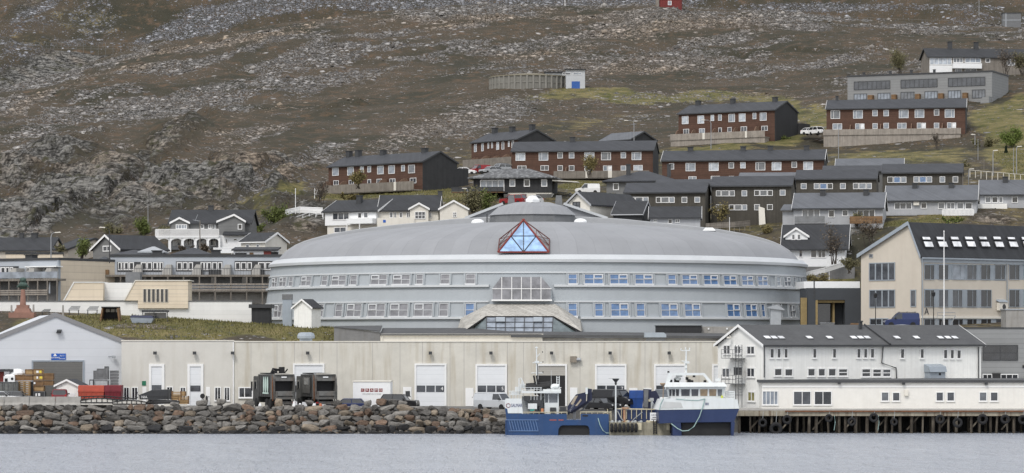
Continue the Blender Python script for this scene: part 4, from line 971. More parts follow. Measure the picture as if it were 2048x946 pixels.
# skylights on the felt roof
def roof_pt(px, py, fac, H, rise, half):
    for k in range(200):
        v_ = k/199*half; u_, z_ = fac.uz(px, py, v_)
        if z_ <= H+rise*v_/half+.01: return u_, v_
    return fac.uz(px, py, half)[0], half
sl = (vz-vH)/(vD/2); nrm = Vector((0,-sl,1)).normalized()
for xa in (354,398,444,628,760,917,962,1006,1200,1328,1484,1532,1578):
    pxc = 1420+(xa+22)*.3066; ua,va = roof_pt(pxc+1.5,682.,vf,vH,vz-vH,vD/2); ub,vb = roof_pt(pxc-1.5,676.5,vf,vH,vz-vH,vD/2); vb = max(vb, va+.7)
    P_ = [(ua-.42,va,vH+sl*va),(ua+.42,va,vH+sl*va),(ua+.42,vb,vH+sl*vb),(ua-.42,vb,vH+sl*vb)]
    so = MB().hexa([tuple(Vector(p)+nrm*.1) for p in P_]+[tuple(Vector(p)+nrm*.33) for p in P_]).build('skylight', M['steel_dark'], vr_)
    Pp = [(p[0]+(.06 if i in (0,3) else -.06),p[1]+(.06 if i<2 else -.06),p[2]+(.06 if i<2 else -.06)*sl) for i,p in enumerate(P_)]
    MB().hexa([tuple(Vector(p)+nrm*.3) for p in Pp]+[tuple(Vector(p)+nrm*.35) for p in Pp]).build('pane', G['white'], so)
# lower front
ef_Y = 357.2
ex0 = (1524-1024)*ef_Y/F; ex1 = (2200-1024)*ef_Y/F; ez = EYE+(HY-760)*ef_Y/F
inv = Matrix.Rotation(-WP,4,'Z') @ Matrix.Translation((-vf.X,-vf.Y,-vf.zb))
def vloc(x,y,z): return tuple(inv @ Vector((x,y,z)))
def vbox(b,x0,x1,y0,y1,z0,z1): b.hexa([vloc(x,y,z) for z in (z0,z1) for x,y in ((x0,y0),(x1,y0),(x1,y1),(x0,y1))])
ff = Fac(1524, ef_Y, 0, 2.75)
fr_ = thing('x','','',(0,0,0)); bpy.data.objects.remove(fr_)
def child_frame(parent, name, world_loc, rz):
    raise NotImplementedError
b = MB(); vbox(b,ex0,ex1,ef_Y,372.5,2.4,ez-.3); b.build('front_wall', mat('white_front_boards',(.78,.765,.72),.6,.05,1.2,boards=None,stain=.12,stain_col=(.55,.48,.4)), vr_)
b = MB(); vbox(b,ex0-.25,ex1,ef_Y-.3,372.5,ez-.298,ez); b.build('flat_roof', M['roof_felt'], vr_)
b = MB(); zz = EYE+(HY-773)*ef_Y/F; vbox(b,ex0,ex1,ef_Y-.06,ef_Y-.003,zz-.1,zz+.06); b.build('ledge', M['white_trim'], vr_)
b = MB(); 
for k in range(230):
    x = ex0+.15+k*.16
    if x < ex1: vbox(b,x,x+.03,ef_Y-.014,ef_Y-.002,2.7,zz-.1)
b.build('board_seams', mat('white_batten',(.74,.72,.68),.6,.04), vr_)
for r_,c_,gl in (((340,526,445,620),4,'curtain'),((542,528,660,620),2,'mid'),((678,528,795,620),2,'dark'),((1115,533,1168,596),1,'grey'),((1188,535,1240,596),1,'mid'),((1472,533,1524,596),1,'mid'),((1543,533,1596,596),1,'mid'),((1754,533,1807,596),1,'grey'),((1826,533,1880,596),1,'mid')):
    px0,px1,y0,y1 = z4(*r_); xa,xb = (px0-1024)*ef_Y/F,(px1-1024)*ef_Y/F; za,zb_ = EYE+(HY-y1)*ef_Y/F,EYE+(HY-y0)*ef_Y/F
    window(vr_,0,xb-xa,0,zb_-za,c_,1,gl,fw=.1,rz=-WP,origin=vloc(xa,ef_Y,za),sill=.04)
for xa,ya in ((842,476),(1262,479),(1800,480)):
    px,py = 1420+xa*.3066,620+ya*.3066; c_ = W(px,py,ef_Y); b = MB(); vbox(b,c_.x-.16,c_.x+.16,ef_Y-.4,ef_Y-.003,c_.z-.14,c_.z+.12); b.build('wall_lamp', M['dark_metal'], vr_)
c_ = W(1420+1280*.3066,620+540*.3066,ef_Y); b = MB(); vbox(b,c_.x-.22,c_.x+.22,ef_Y-.3,ef_Y-.003,c_.z-.35,c_.z+.35); b.build('meter_box', M['offwhite'], vr_)
# grey hatch box, downpipes
b = MB(); u0,u1 = vf.u(1420+1400*.3066),vf.u(1420+1502*.3066); z1_ = vf.uz(1865,728)[1]; z2_ = vf.uz(1865,744)[1]; z3_ = vf.uz(1865,760)[1]
b.box(u0,u1,-1.,-.0,z3_-.6,z2_); b.hexa([(u0-.1,-1.2,z2_+.003),(u1+.1,-1.2,z2_+.003),(u1+.1,0,z2_+.003),(u0-.1,0,z2_+.003),(u0-.1,-1.0,z1_-.3),(u1+.1,-1.0,z1_-.3),(u1+.1,0,z1_),(u0-.1,0,z1_)])
b.m(1).lathe([(.01,-1.03),(.16,-1.03),(.16,-1.002)],(u0+(u1-u0)*.65,0,z2_-.25),10,'y'); b.build('hood_box', [M['steel_blue'],M['black']], vr_)
b = MB()
for pts in ([(354,230),(354,440)],[(1130,240),(1120,345),(1215,378),(1217,450)],[(1752,240),(1752,450)]):
    P_ = []
    for xa,ya in pts:
        u_,z_ = vf.uz(1420+xa*.3066,620+ya*.3066,-.15); P_.append((u_,-.15,z_))
    b.tube(P_,.075)
b.build('downpipe', M['dark_metal'], vr_)
b = MB()
for k in range(2):
    u_,v_ = roof_pt(1719+k*4,662,vf,vH,vz-vH,vD/2); z_ = vH+sl*v_; b.tube([(u_,v_,z_-.2),(u_,v_,z_+1.1)],.12,8); b.lathe([(.2,z_+1.1),(.2,z_+1.25)],(u_,v_,0),8)
b.build('vent_pipe', M['dark_metal'], vr_)
# seam in the roof where the two lengths meet
ua,va = roof_pt(1775,691,vf,vH,vz-vH,vD/2); P0 = Vector((ua,-.45,vH-sl*.45)); P1 = Vector((ua-.0,vD/2,vz)); MB().bar(P0+nrm*.3,P1+nrm*.3,.18,.2).build('roof_seam', M['dark_metal'], vr_)
# fire escape on the gable
b = MB(); g0 = vf.side(0)
def gp(px,py,out=0.): v_,z_ = g0.uz(px,py,out); return Vector((-out*1.0,v_,z_))
def gpt(px, py, o): # point standing o metres off the gable wall
    f2 = Fac.__new__(Fac); f2.X,f2.Y = g0.X+o*math.cos(WP+math.pi),g0.Y+o*math.sin(WP+math.pi); f2.c,f2.s,f2.zb = g0.c,g0.s,g0.zb
    v_,z_ = Fac.u(f2,px),0; Yv = f2.Y+v_*f2.s; return (-o,v_,EYE+(HY-py)*Yv/F-g0.zb)
for px in (1471,1477,1484):
    b.tube([gpt(px,690,1.0),gpt(px,815,1.0)],.045,5)
for y in (700,722,735,757,768,790): b.tube([gpt(1470,y,1.0),gpt(1485,y,1.0)],.035,5)
for yb_ in (716,767):
    p_ = gpt(1469,yb_,.5); b.box(-1.3,-.05,p_[1]-1.6,p_[1]+1.6,p_[2]-.06,p_[2])
    for dv in (-1.6,-.8,0,.8,1.6): b.tube([(-1.3,p_[1]+dv,p_[2]),(-1.3,p_[1]+dv,p_[2]+1.0)],.03,5)
    for hz in (.5,1.): b.tube([(-1.3,p_[1]-1.6,p_[2]+hz),(-1.3,p_[1]+1.6,p_[2]+hz)],.03,5)
for (ya,yb_) in ((690,735),(735,790)):
    for k in range(10):
        y_ = ya+(yb_-ya)*k/10; b.tube([gpt(1478,y_,1.2),gpt(1484,y_,1.2)],.03,4)
b.build('fire_escape', M['steel_dark'], vr_)
for px0,px1,y0,y1 in ((1468,1484,734.5,750),):
    b = MB(); P_ = [gpt(px0,y1,.9),gpt(px1,y1,.9),gpt(px1,y0,.9),gpt(px0,y0,.9)]; b.prism([P_[3],P_[2],P_[1],P_[0]],(-.05,0,0)); b.build('dark_panel', M['dark_metal'], vr_)
u_,z_ = 0,0; p_ = gpt(1461,675,.4); b = MB(); b.tube([gpt(1458,668,.1),gpt(1462,676,.5)],.04,5); b.box(-.8,-.4,p_[1]-.2,p_[1]+.2,p_[2]-.1,p_[2]+.1); b.build('gable_lamp', M['offwhite'], vr_)

# grey flat block behind its right end
kf = Fac(1905, 384, R(-2), 3.0)
kr = kf.root('grey_block', 'plain grey flat roofed block behind the right end of the white quay house', 'block')
gable_parts(kr, kf.u(2180), 10, kf.uz(1990,657)[1], 0, M['grey_mid'], M['dark_metal'], None, 'flat', ov=.1, th=.15)
fwin(kr, kf, z4(1778,228,2008,330), 2, 2, 'dark', 'dark_metal', .1); fwin(kr, kf, z4(1778,418,1840,455), 2, 1, 'dark', 'white_trim', .08); fwin(kr, kf, z4(1895,418,2010,455), 3, 1, 'dark', 'white_trim', .08)
panel(kr, 'vent_grille', kf, z4(1840,412,1895,460), 'black', -.15, 0); panel(kr, 'black_plate', kf, z4(2038,360,2060,378), 'black', -.1, 0)

# ---------------------------------------------------------------- timber dock
df0 = (1472-1024)*352/F; df1 = (2300-1024)*352/F
dk = thing('timber_dock', 'long weathered dock with a concrete edge on dark piles along the white quay house', 'dock', (df0,352,0))
def dx(px, Y=352): return (px-1024)*Y/F-df0
b = MB(); b.box(0,df1-df0,0,8.5,2.35,2.72); b.build('deck', M['concrete'], dk)
b = MB(); zt = EYE+(HY-820)*352/F; zl_ = EYE+(HY-831)*352/F; b.box(0,df1-df0,-.12,-.002,zl_-.05,2.6)
b.build('edge_beam', mat('stained_edge',(.30,.27,.21),.95,.3,.8,bump=.7,stain=.85,stain_col=(.10,.055,.03),stain_scale=1.4), dk)
b = MB(); b.box(dx(1570),df1-df0,-.3,-.124,2.46,2.62); b.build('rust_rail', M['rust'], dk)
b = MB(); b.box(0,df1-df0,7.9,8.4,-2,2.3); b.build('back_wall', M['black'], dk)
tm = mat('wet_timber',(.06,.05,.038),.9,.5,1.5,bump=.6,stain=.8,stain_col=(.25,.22,.17))
rp_ = random.Random(3)
for i in range(34):
    px = 1482+i*19+rp_.uniform(-6,6); x = dx(px,352.4); b = MB(); r_ = rp_.uniform(.11,.2); ln = rp_.uniform(-.15,.15)
    b.tube([(x,.25+rp_.uniform(0,.6),-2),(x+ln,.3,2.3)], r_, 8); b.build('pile', tm, dk)
for i in range(24):
    px = 1480+i*27+rp_.uniform(-8,8); x = dx(px,355); b = MB(); b.tube([(x,3.,-2),(x,3.,2.3)], .16, 7); b.build('pile', tm, dk)
b = MB()
for k in range(9):
    px = 1500+k*63; x = dx(px); b.bar((x,.5,.4),(x+1.6,.6,2.2),.16)
b.build('brace', tm, dk)
# ---------------------------------------------------------------- houses on the slope
def zat(py, Y): return EYE+(HY-py)*Y/F
def house(name, label, cat, px0, px1, Y, yaw, zb, D, ye, rise, roof='gable', wallm='dark_wall', roofm='roof_black', trim='white_trim', group=None, ov=.35, og=.25, low=3., gutter=True, th=.2, ridge=.5):
    f = Fac(px0, Y, R(yaw), zb); r = f.root(name, label, cat, group); f.W = f.u(px1); f.D = D
    f.H = f.uz((px0+px1)/2, ye)[1]; f.rise = rise; f.root_ = r
    f.wall, f.roof = gable_parts(r, f.W, D, f.H, rise, M[wallm], M[roofm], M[trim] if trim else None, roof, ov, og, th, low, ridge, gutter=(M[gutter] if isinstance(gutter,str) else gutter))
    return f
def wins(f, Z, L, cols=1, rows=1, glass=('grey','curtain'), frame='white_trim', fw=.085, **k):
    for it in L:
        r_ = it[:4]; c_ = it[4] if len(it) > 4 else cols; g_ = it[5] if len(it) > 5 else rng.choice(glass)
        q_ = Z(*r_); k2 = dict(k)
        if c_ == 1 and (q_[1]-q_[0])*f.Y/F > 1.35: k2['splits'] = [rng.choice((.32,.68,.3))]
        fwin(f.root_, f, q_, c_, rows, g_, frame, fw, **k2)
def chims(f, Z, L, w=.95, h=1.1, vfrac=.5, m='dark_metal'):
    for a, b_ in L:
        px0, px1, y0, y1 = Z(a, b_, a, b_); v_ = f.D*vfrac; u_, z_ = f.uz(px0, y0, v_)
        zr_ = f.H+f.rise*(1-abs(v_-f.D/2)/(f.D/2)) if f.rise else f.H
        chimney(f.root_, u_, v_, zr_, w, max(.8, z_-zr_+.35), m)
zA = Zm(600,240,600); zB = Zm(1150,240,550); zC = Zm(1500,60,548,1851); zD = Zm(1500,260,548,1994); zE = Zm(0,420,520); zG = Zm(700,0,700); zH = Zm(1300,0,748)
zL = Zm(500,380,600,2027); zR5 = Zm(1340,190,320); zN = Zm(560,360,400); zQ = Zm(0,500,240,1622); zT = Zm(200,490,360,2003); zK = Zm(170,420,400)
M['terrace_wood'] = M['old_wood']; M['screen_wood'] = mat('brown_screen', (.24,.155,.11), .9, .2, 1, boards='X', period=.14, stain=.3)
M['terrace_pale'] = mat('pale_weathered_boards', (.30,.27,.235), .95, .2, 1, boards='X', period=.13, stain=.4, stain_col=(.2,.165,.14))
RG = ('curtain','curtain','pale','grey')
def end_wall(f, m_='dark_wall', t=.06, side='R'):
    b = MB(); x0,x1 = (f.W+.003,f.W+t) if side == 'R' else (-t,-.003)
    b.yz([(-.1,-3),(f.D+.05,-3),(f.D+.05,f.H-.02),(f.D/2,f.H+f.rise-.02),(-.1,f.H-.02)], x0, x1); b.build('gable_cladding', M[m_], f.root_)
def terrace(f, Z, top, bot, x0, x1, screens=(), m_='terrace_wood', off=-2.2, dark_end=None, gates=(), skirt=None, deck=True):
    """wooden terrace along the foot of a row house: front fence, deck, rounded privacy screens"""
    a = Z(x0, top, x1, bot); g = Fac.__new__(Fac); g.X,g.Y,g.c,g.s,g.zb = f.X-off*0-0*f.s, f.Y, f.c, f.s, f.zb
    pm = (a[0]+a[1])/2; u0,_ = f.uz(a[0],a[2],off); u1,_ = f.uz(a[1],a[2],off); _,zt = f.uz(pm,a[2],off); _,zl_ = f.uz(pm,a[3],off)
    b = MB(); b.box(u0,u1,off,off+.08,zl_,zt); t = b.build('terrace_rail', M[m_], f.root_)
    b = MB(); b.box(u0,u1,off+.082,-.003,zl_-.15,zl_+.1); b.build('terrace_deck', M['old_wood'], f.root_)
    if skirt:
        b = MB(); sz = f.uz(pm, Z(0,skirt,0,0)[2], off)[1]; b.box(u0+.1,u1-.1,off+.15,-.1,sz-.6,zl_-.152); b.build('foundation', M['terrace_pale' if m_=='terrace_pale' else 'old_wood'], f.root_)
    for sx0,sx1,sy in screens:
        q_ = Z(sx0,sy,sx1,sy); ua,_ = f.uz(q_[0],q_[2],-1); _,zs = f.uz((q_[0]+q_[1])/2,q_[2],-.6)
        ub,_ = f.uz(q_[1],q_[2],-.1)
        b = MB(); xm = ub
        b.yz([(off+.1,zl_+.1),(-.02,zl_+.1),(-.02,zs),(-.9,zs),(-1.5,zs-.25),(off+.1,zt)], xm-.05, xm+.05); b.build('privacy_screen', M['screen_wood'], f.root_)
    for gx0,gx1,gy in gates:
        q_ = Z(gx0,gy,gx1,gy); ua,_ = f.uz(q_[0],q_[2],off); ub,_ = f.uz(q_[1],q_[2],off)
        MB().box(ua,ub,off-.03,off-.002,zl_,zt).build('gate', M['offwhite'], f.root_)
    return u0,u1,zl_,zt
ROWS = 'two storey red brown row houses on the hillside'
# row A: left, big black gable on its right end
f = house('row_house','lowest left red brown row house with a big black gable wall','row house',657,846,579,-45,37.6,8.6,328.8,1.9,'gable','red_wood','roof_slate','dark_metal',ROWS,gutter='dark_metal',og=.2)
end_wall(f)
wins(f,zA,[(222,322,265,380),(325,320,368,378),(412,317,436,360),(462,315,486,357),(529,313,572,370),(605,310,648,367),(693,308,717,350),(741,306,785,363)],glass=RG,rows=1)
wins(f,zA,[(230,412,265,445,2),(335,410,368,440,2),(462,405,486,440),(525,402,560,436),(613,400,652,438,2),(752,395,795,432,2)],glass=('curtain','mid'))
terrace(f,zA,432,490,165,775,[(160,205,420),(262,320,418),(540,590,403),(680,732,400)],gates=((640,655,430),))
chims(f,zA,[(336,228),(399,222),(568,222),(852,208)])
b = MB(); b.box(f.W-6.,f.W,f.D,f.D+3,-3,f.H-.9); b.build('annex', M['dark_wall'], f.root_)
# row B: behind, seen at a slant
f = house('row_house','red brown row house at a slant with a dark gable behind the parked cars','row house',943,1036.5,640,-52,46.0,9.5,282.4,2.0,'gable','red_wood','roof_slate','dark_metal',ROWS,gutter='dark_metal',og=.2)
end_wall(f)
wins(f,zA,[(1190,165,1207,218),(1240,160,1255,213),(1282,155,1292,195),(1308,152,1318,193),(1342,150,1360,203),(1378,148,1395,201),(1422,143,1432,183),(1446,140,1462,190)],glass=RG)
terrace(f,zA,262,318,1110,1440,[(1150,1215,258),(1235,1290,245),(1300,1362,245),(1372,1430,235)])
chims(f,zA,[(1330,68),(1450,60),(1585,45)])
# row C
f = house('row_house','red brown row house with grey terrace rail right above the black hipped bungalow','row house',1024,1306,577,-9,40.6,9,302,1.9,'gable','red_wood','roof_slate','dark_metal',ROWS,gutter='dark_metal',og=.2)
end_wall(f)
wins(f,zA,[(1472,223,1538,278),(1630,222,1695,277),(1758,220,1794,262),(1836,220,1873,262),(1941,220,2010,275)],glass=RG)
wins(f,zB,[(195,240,268,299),(341,240,380,285),(422,239,494,298)],glass=RG)
wins(f,zA,[(1484,312,1546,342,2),(1642,310,1698,345,2),(1758,310,1794,347),(1836,310,1873,347)],glass=('curtain','mid'))
wins(f,zB,[(70,340,130,376,2),(210,340,242,380),(245,340,275,382,1,'white'),(341,340,380,376),(436,336,504,383,2)],glass=('curtain','pale'))
terrace(f,zB,378,430,-160,552,[(-120,-60,350)],gates=((246,275,378),(78,95,378)))
chims(f,zA,[(1860,132)],w=.9)
for (px,py,w_) in ((1001,0,0),): pass
# garage roof behind row C
f2 = house('garage','low dark garage with a light grey roof slope behind the middle red row house','garage',1200,1262,622,-48,46.0,7,281,1.6,'gable','dark_wall','roof_grey','dark_metal',None)
# row D
f = house('row_house','red brown row house with a long dark roof right above the brown terraced houses','row house',1324,1648,560,-9,38.0,9,320.5,1.9,'gable','red_wood','roof_slate','white_trim',ROWS,gutter='dark_metal',og=.2)
end_wall(f)
wins(f,zB,[(700,322,738,368),(824,320,897,381),(997,318,1070,379),(1144,316,1184,361),(1231,314,1271,360),(1345,313,1417,375),(1465,313,1537,375),(1613,311,1653,356),(1700,310,1773,372)],glass=RG)
wins(f,zB,[(845,420,905,455,2),(1012,417,1080,455,2),(1145,417,1185,450)],glass=('curtain',))
chims(f,zB,[(860,222),(1253,218),(1455,210),(1725,208)])
# row E
f = house('row_house','red brown row house at a slant with two white cars beside its black end','row house',1357,1550,650,-33,52.2,10,224.3,2.0,'gable','red_wood','roof_slate','dark_metal',ROWS,gutter='dark_metal',og=.2)
end_wall(f)
wins(f,zR5,[(155,270,238,372),(355,263,438,366),(522,255,566,332),(618,250,664,328),(750,243,832,346),(884,237,968,340),(1060,230,1106,308),(1152,226,1238,328)],glass=('pale','curtain','pale'))
wins(f,zR5,[(172,435,245,510,2),(375,428,448,500,2),(620,418,664,485),(738,412,790,475),(908,403,986,475,2),(1172,395,1252,458,2)],glass=('curtain','mid'))
terrace(f,zR5,478,560,0,1212,[(40,130,450),(220,330,445),(480,595,428),(760,865,415),(1020,1135,400)],'terrace_pale',gates=((415,445,485),(960,985,470)),skirt=640)
chims(f,zR5,[(360,100),(805,75),(1345,55)],w=.9)
b = MB(); b.box(f.W-.1,f.W+.9,f.D+.1,f.D+4,-3,f.H-2.2); b.build('annex', M['dark_wall'], f.root_)
# row F
f = house('row_house','red brown row house highest on the right, standing on a long pale plank retaining wall','row house',1653,1930.8,633,-10,52.6,9.5,216.6,2.0,'gable','red_wood','roof_slate','white_trim',ROWS,gutter='dark_metal',og=.2)
end_wall(f)
wins(f,zC,[(545,543,608,600),(697,542,762,598),(827,540,862,582),(902,540,938,582),(1006,538,1071,595),(1113,537,1177,593),(1243,535,1278,578),(1316,535,1382,592)],glass=RG)
wins(f,zC,[(558,632,622,672,2),(711,632,742,672),(745,632,773,675,1,'white'),(828,630,862,668),(902,628,938,665),(995,628,1057,668,2),(1128,627,1158,665),(1160,627,1188,668,1,'white'),(1243,627,1278,664),(1332,625,1362,664),(1365,625,1392,668,1,'white')],glass=('curtain',))
terrace(f,zC,667,706,494,1425,[(648,680,640),(862,885,635),(1066,1092,632),(1280,1300,630)],'terrace_pale',off=-3.0,skirt=800)
chims(f,zC,[(588,460)],w=.6)

# grey terraced flats and the house above them
f = house('terraced_flats','long grey flat block with dark framed window bands above the highest red row','flats',1695,1984,690,-24,61.3,14,148.6,0,'flat','grey_mid','dark_metal',None,None,ov=.15,th=.3,low=4)
wins(f,zC,[(702,344,948,402,8),(1018,332,1267,390,8),(1338,320,1590,380,8)],glass=('mid',),frame='dark_metal',fw=.1)
wins(f,zC,[(702,430,790,472,4),(862,425,948,470,4),(1018,418,1110,468,4),(1180,413,1267,465,4),(1338,408,1425,463,4),(1500,402,1590,460,4)],glass=('grey','curtain'),frame='dark_metal',fw=.1)
for k,(a_,b_) in enumerate(((795,828),(955,985),(1115,1145),(1270,1303),(1435,1465))):
    q_ = zC(a_,440-k*4,b_,475); ua,_ = f.uz(q_[0],q_[2],-1.2); ub,_ = f.uz(q_[1],q_[2],-1.2); _,z1_ = f.uz(q_[0],q_[2],-1.2)
    MB().box(ua,ub,-1.3,-.003,-.5,z1_).build('terrace_screen', M['wood_dark'], f.root_)
b = MB(); b.box(f.W-.02,f.W+.0,0,f.D,-3,-1.2); b.hexa([(f.W-3.5,-2.2,-3),(f.W-.1,-2.2,-3),(f.W-.1,-.01,-3),(f.W-3.5,-.01,-3),(f.W-1.6,-2.2,2.4),(f.W-.1,-2.2,2.6),(f.W-.1,-.01,2.6),(f.W-1.6,-.01,2.4)]); b.build('stair_wall', M['grey_mid'], f.root_)
chims(f,zC,[(770,300),(948,292),(1090,285),(1245,280)],w=.5,vfrac=.5)
f = house('hill_house','long weathered house with a black roof, white glazed porch and balcony above the grey flats','house',1858,2062,722,6,zat(146,722),8,114.8,2.2,'gable','old_wood','roof_black','dark_metal',None,gutter='dark_metal',og=.4)
wins(f,zC,[(1213,185,1363,236,5,'pale'),(1372,187,1440,222,3,'grey'),(1450,187,1560,222,3,'curtain'),(1590,190,1622,220,1,'dark'),(1735,195,1790,240,2,'grey')],fw=.14)
q_ = zC(1372,224,1566,258); ua,_ = f.uz(q_[0],q_[2],-.9); ub,_ = f.uz(q_[1],q_[2],-.9); z1_ = f.uz(q_[0],q_[2],-.9)[1]; z0_ = f.uz(q_[0],q_[3],-.9)[1]
MB().box(ua,ub,-1.0,-.01,z0_,z1_).build('balcony', M['white'], f.root_)
q_ = zC(1212,238,1365,292); ua,_ = f.uz(q_[0],q_[2]); ub,_ = f.uz(q_[1],q_[2]); z1_ = f.uz(q_[0],q_[2])[1]
MB().box(ua,ub,-.1,-.003,-.5,z1_).build('lower_cladding', M['white'], f.root_)
wins(f,zC,[(1232,264,1290,292,2,'curtain'),(1385,262,1430,290,1,'grey'),(1450,262,1530,290,2,'dark')])
chims(f,zC,[(1350,92),(1527,95)])

# black hipped bungalow
f = house('bungalow','black boarded bungalow with a streaked hipped roof, white windows and a white glazed corner','bungalow',947,1104,528,-7,zat(385,528),9,357.5,1.75,'hip','dark_wall','roof_felt','dark_metal',None,ov=.9,low=.05)
f.roof.data.materials[0] = mat('streaked_hip_roof',(.085,.087,.09),.7,.3,.8,stain=.85,stain_col=(.33,.34,.345),stain_scale=.9)
wins(f,zA,[(1230,408,1395,486,4,'curtain'),(1430,405,1470,455,1,'curtain'),(1528,405,1570,455,1,'dark'),(1647,405,1688,455,1,'curtain')],fw=.14)
b = MB(); b.box(.9*0+6,f.W-.1,.12,f.D,-1.9,-.06); b.build('plinth', M['offwhite'], f.root_)
b = MB(); 
for r_ in ((1392,505,1432,530),(1510,505,1546,530),(1612,505,1718,532)):
    q_ = zA(*r_); ua,_=f.uz(q_[0],q_[2],.1); ub,_=f.uz(q_[1],q_[2],.1); z1_=f.uz(q_[0],q_[2],.1)[1]
    MB().box(ua,ub,.05,.117,-1.85,z1_).build('basement_window', G['dark'], f.root_)
q_ = zA(1035,456,1390,490); ua=f.uz(q_[0],q_[2],-2)[0]; ub=f.uz(q_[1],q_[2],-2)[0]; z1_=f.uz(q_[1],q_[2],-2)[1]; z0_=f.uz(q_[1],q_[3],-2)[1]
b = MB(); b.box(ua,ub,-2.,-.01,z0_-.12,z0_); b.build('terrace_deck', M['wood_dark'], f.root_)
b = MB(); b.box(ua,ub,-2.05,-1.97,z0_+.1,z1_-.1); b.box(ua,ub,-2.1,-1.96,z1_-.098,z1_)
for k in range(9): b.box(ua+(ub-ua)*k/8.-.03,ua+(ub-ua)*k/8.+.03,-2.12,-2.06,z0_-.2,z1_)
b.build('terrace_rail', M['dark_metal'], f.root_)
b = MB(); b.hexa([(f.W+.1,-.6,f.H-.45),(f.W+4.2,2,f.H-.6),(f.W+4.2,5,f.H-.6),(f.W+.1,5,f.H-.45),(f.W+.1,-.6,f.H-.25),(f.W+4.2,2,f.H-.42),(f.W+4.2,5,f.H-.42),(f.W+.1,5,f.H-.25)]); b.build('side_canopy', M['offwhite'], f.root_)
wins(f,zA,[],)
chims(f,zA,[],)

# white and pale houses behind the round hall, left
f = house('white_house','white house with a black roof and white balcony left of the twin gabled grey house','house',650,752.5,505,-28,zat(451,505),9,423.2,1.9,'gable','white','roof_black','white_trim',None,og=.5,low=.03,gutter='dark_metal')
wins(f,zL,[(558,152,672,203,3,'mid'),(728,152,757,192,1,'dark'),(768,150,800,190,1,'grey')],fw=.12)
q_ = zL(652,194,856,229); ua=f.uz(q_[0],q_[2],-1.3)[0]; ub=f.W+.1; z1_=f.uz(q_[0],q_[2],-1.3)[1]; z0_=f.uz(q_[0],q_[3],-1.3)[1]
MB().box(ua,ub,-1.4,-.01,z0_,z1_).build('balcony', M['white'], f.root_)
b = MB(); b.tube([(ua+.1,-1.3,-3.5),(ua+.1,-1.3,z0_)],.1); b.tube([((ua+ub)/2,-1.3,-3.5),((ua+ub)/2,-1.3,z0_)],.1); b.build('balcony_post', M['white_trim'], f.root_)
b = MB(); b.box(.3,f.W-.1,.25,f.D,-4.5,-.035); b.build('plinth', M['offwhite'], f.root_)
q_ = zL(568,250,652,290); fwin(f.root_, f, q_, 2, 1, 'grey', fw=.12, off=.25)
chims(f,zN,[(815,185)],w=.8,vfrac=.35)
f = house('grey_house','pale grey house with two white edged front gables beside the white balcony house','house',757,877,501,-3,zat(449,501),9,421,2.5,'gable','offwhite','roof_black','white_trim',None,og=.2,low=2,gutter='dark_metal')
wins(f,zN,[(1122,330,1158,388,1,'grey'),(1168,330,1190,388,1,'grey'),(1222,330,1255,388,1,'mid'),(1295,328,1338,385,2,'grey')],fw=.1)
q_ = zN(995,388,1378,440); ua=f.uz(q_[0],q_[2],-1.1)[0]; ub=f.uz(q_[1],q_[2],-1.1)[0]; z1_=f.uz(q_[0],q_[2],-1.1)[1]
MB().box(ua,ub,-1.15,-1.05,-.4,z1_).build('balcony', M['offwhite'], f.root_)
def front_gable(f, Z, peak, e0, e1, base, out, wallm='offwhite', wn=(), roofm='roof_black', back=4., wh=None):
    pk = Z(*peak, *peak); a = Z(*e0, *e0); c_ = Z(*e1, *e1)
    ua,za_ = f.uz(a[0],a[2],-out); ub,zb2 = f.uz(c_[0],c_[2],-out); up,zp = f.uz(pk[0],pk[2],-out); ze = (za_+zb2)/2
    in_ = .25
    zp2 = zp-.25
    b = MB(); b.xz([(ua+in_,base),(ub-in_,base),(ub-in_,ze+.05),(up,zp2-.02),(ua+in_,ze+.05)], -out, .02 if out > 0 else 3-out); g_ = b.build('gable_wall', M[wallm], f.root_)
    s1=(zp2-ze)/(up-ua)
    rb = MB(); rb.prism([(ua,-out-.25,ze),(up,-out-.25,zp2),(up,-out-.25,zp2+.18),(ua,-out-.25,ze+.18)],(0,out+back,0)); rb.prism([(up,-out-.25,zp2),(ub,-out-.25,ze),(ub,-out-.25,ze+.18),(up,-out-.25,zp2+.18)],(0,out+back,0)); r_ = rb.build('gable_roof', M[roofm], f.root_)
    tb = MB(); y0,y1=-out-.31,-out-.252
    for (p0,p1) in (((ua,ze),(up,zp2)),((up,zp2),(ub,ze))): tb.prism([(p0[0],y0,p0[1]-.1),(p1[0],y0,p1[1]-.1),(p1[0],y0,p1[1]+.22),(p0[0],y0,p0[1]+.22)],(0,y1-y0,0))
    tb.build('bargeboard', M['white_trim'], r_)
    for w_ in wn: fwin(f.root_, f, Z(*w_[:4]), w_[4], w_[6] if len(w_)>6 else 1, w_[5], 'white_trim', .1, off=-out)
front_gable(f,zN,(1425,228),(1315,305),(1535,303),-1.5,.9,'offwhite',[(1380,322,1490,400,3,'mid',2)])
wins(f,zN,[(1515,325,1550,392,2,'grey')])
front_gable(f,zN,(1780,202),(1620,302),(1940,310),-2,2.2,'offwhite',[(1770,328,1808,382,2,'dark',2)],back=5)
chims(f,zN,[(1640,160)],w=.7,vfrac=.5)
o_ = MB(); q_ = zN(1055,408,1083,436); u0_=f.uz(q_[0],q_[2],-1.15)[0]; u1_=f.uz(q_[1],q_[2],-1.15)[0]; z1_=f.uz(q_[0],q_[2],-1.15)[1]; z0_=f.uz(q_[0],q_[3],-1.15)[1]
o_.box(u0_,u1_,-1.18,-1.152,z0_,z1_).build('blue_sign', M['blue_sign'], f.root_)

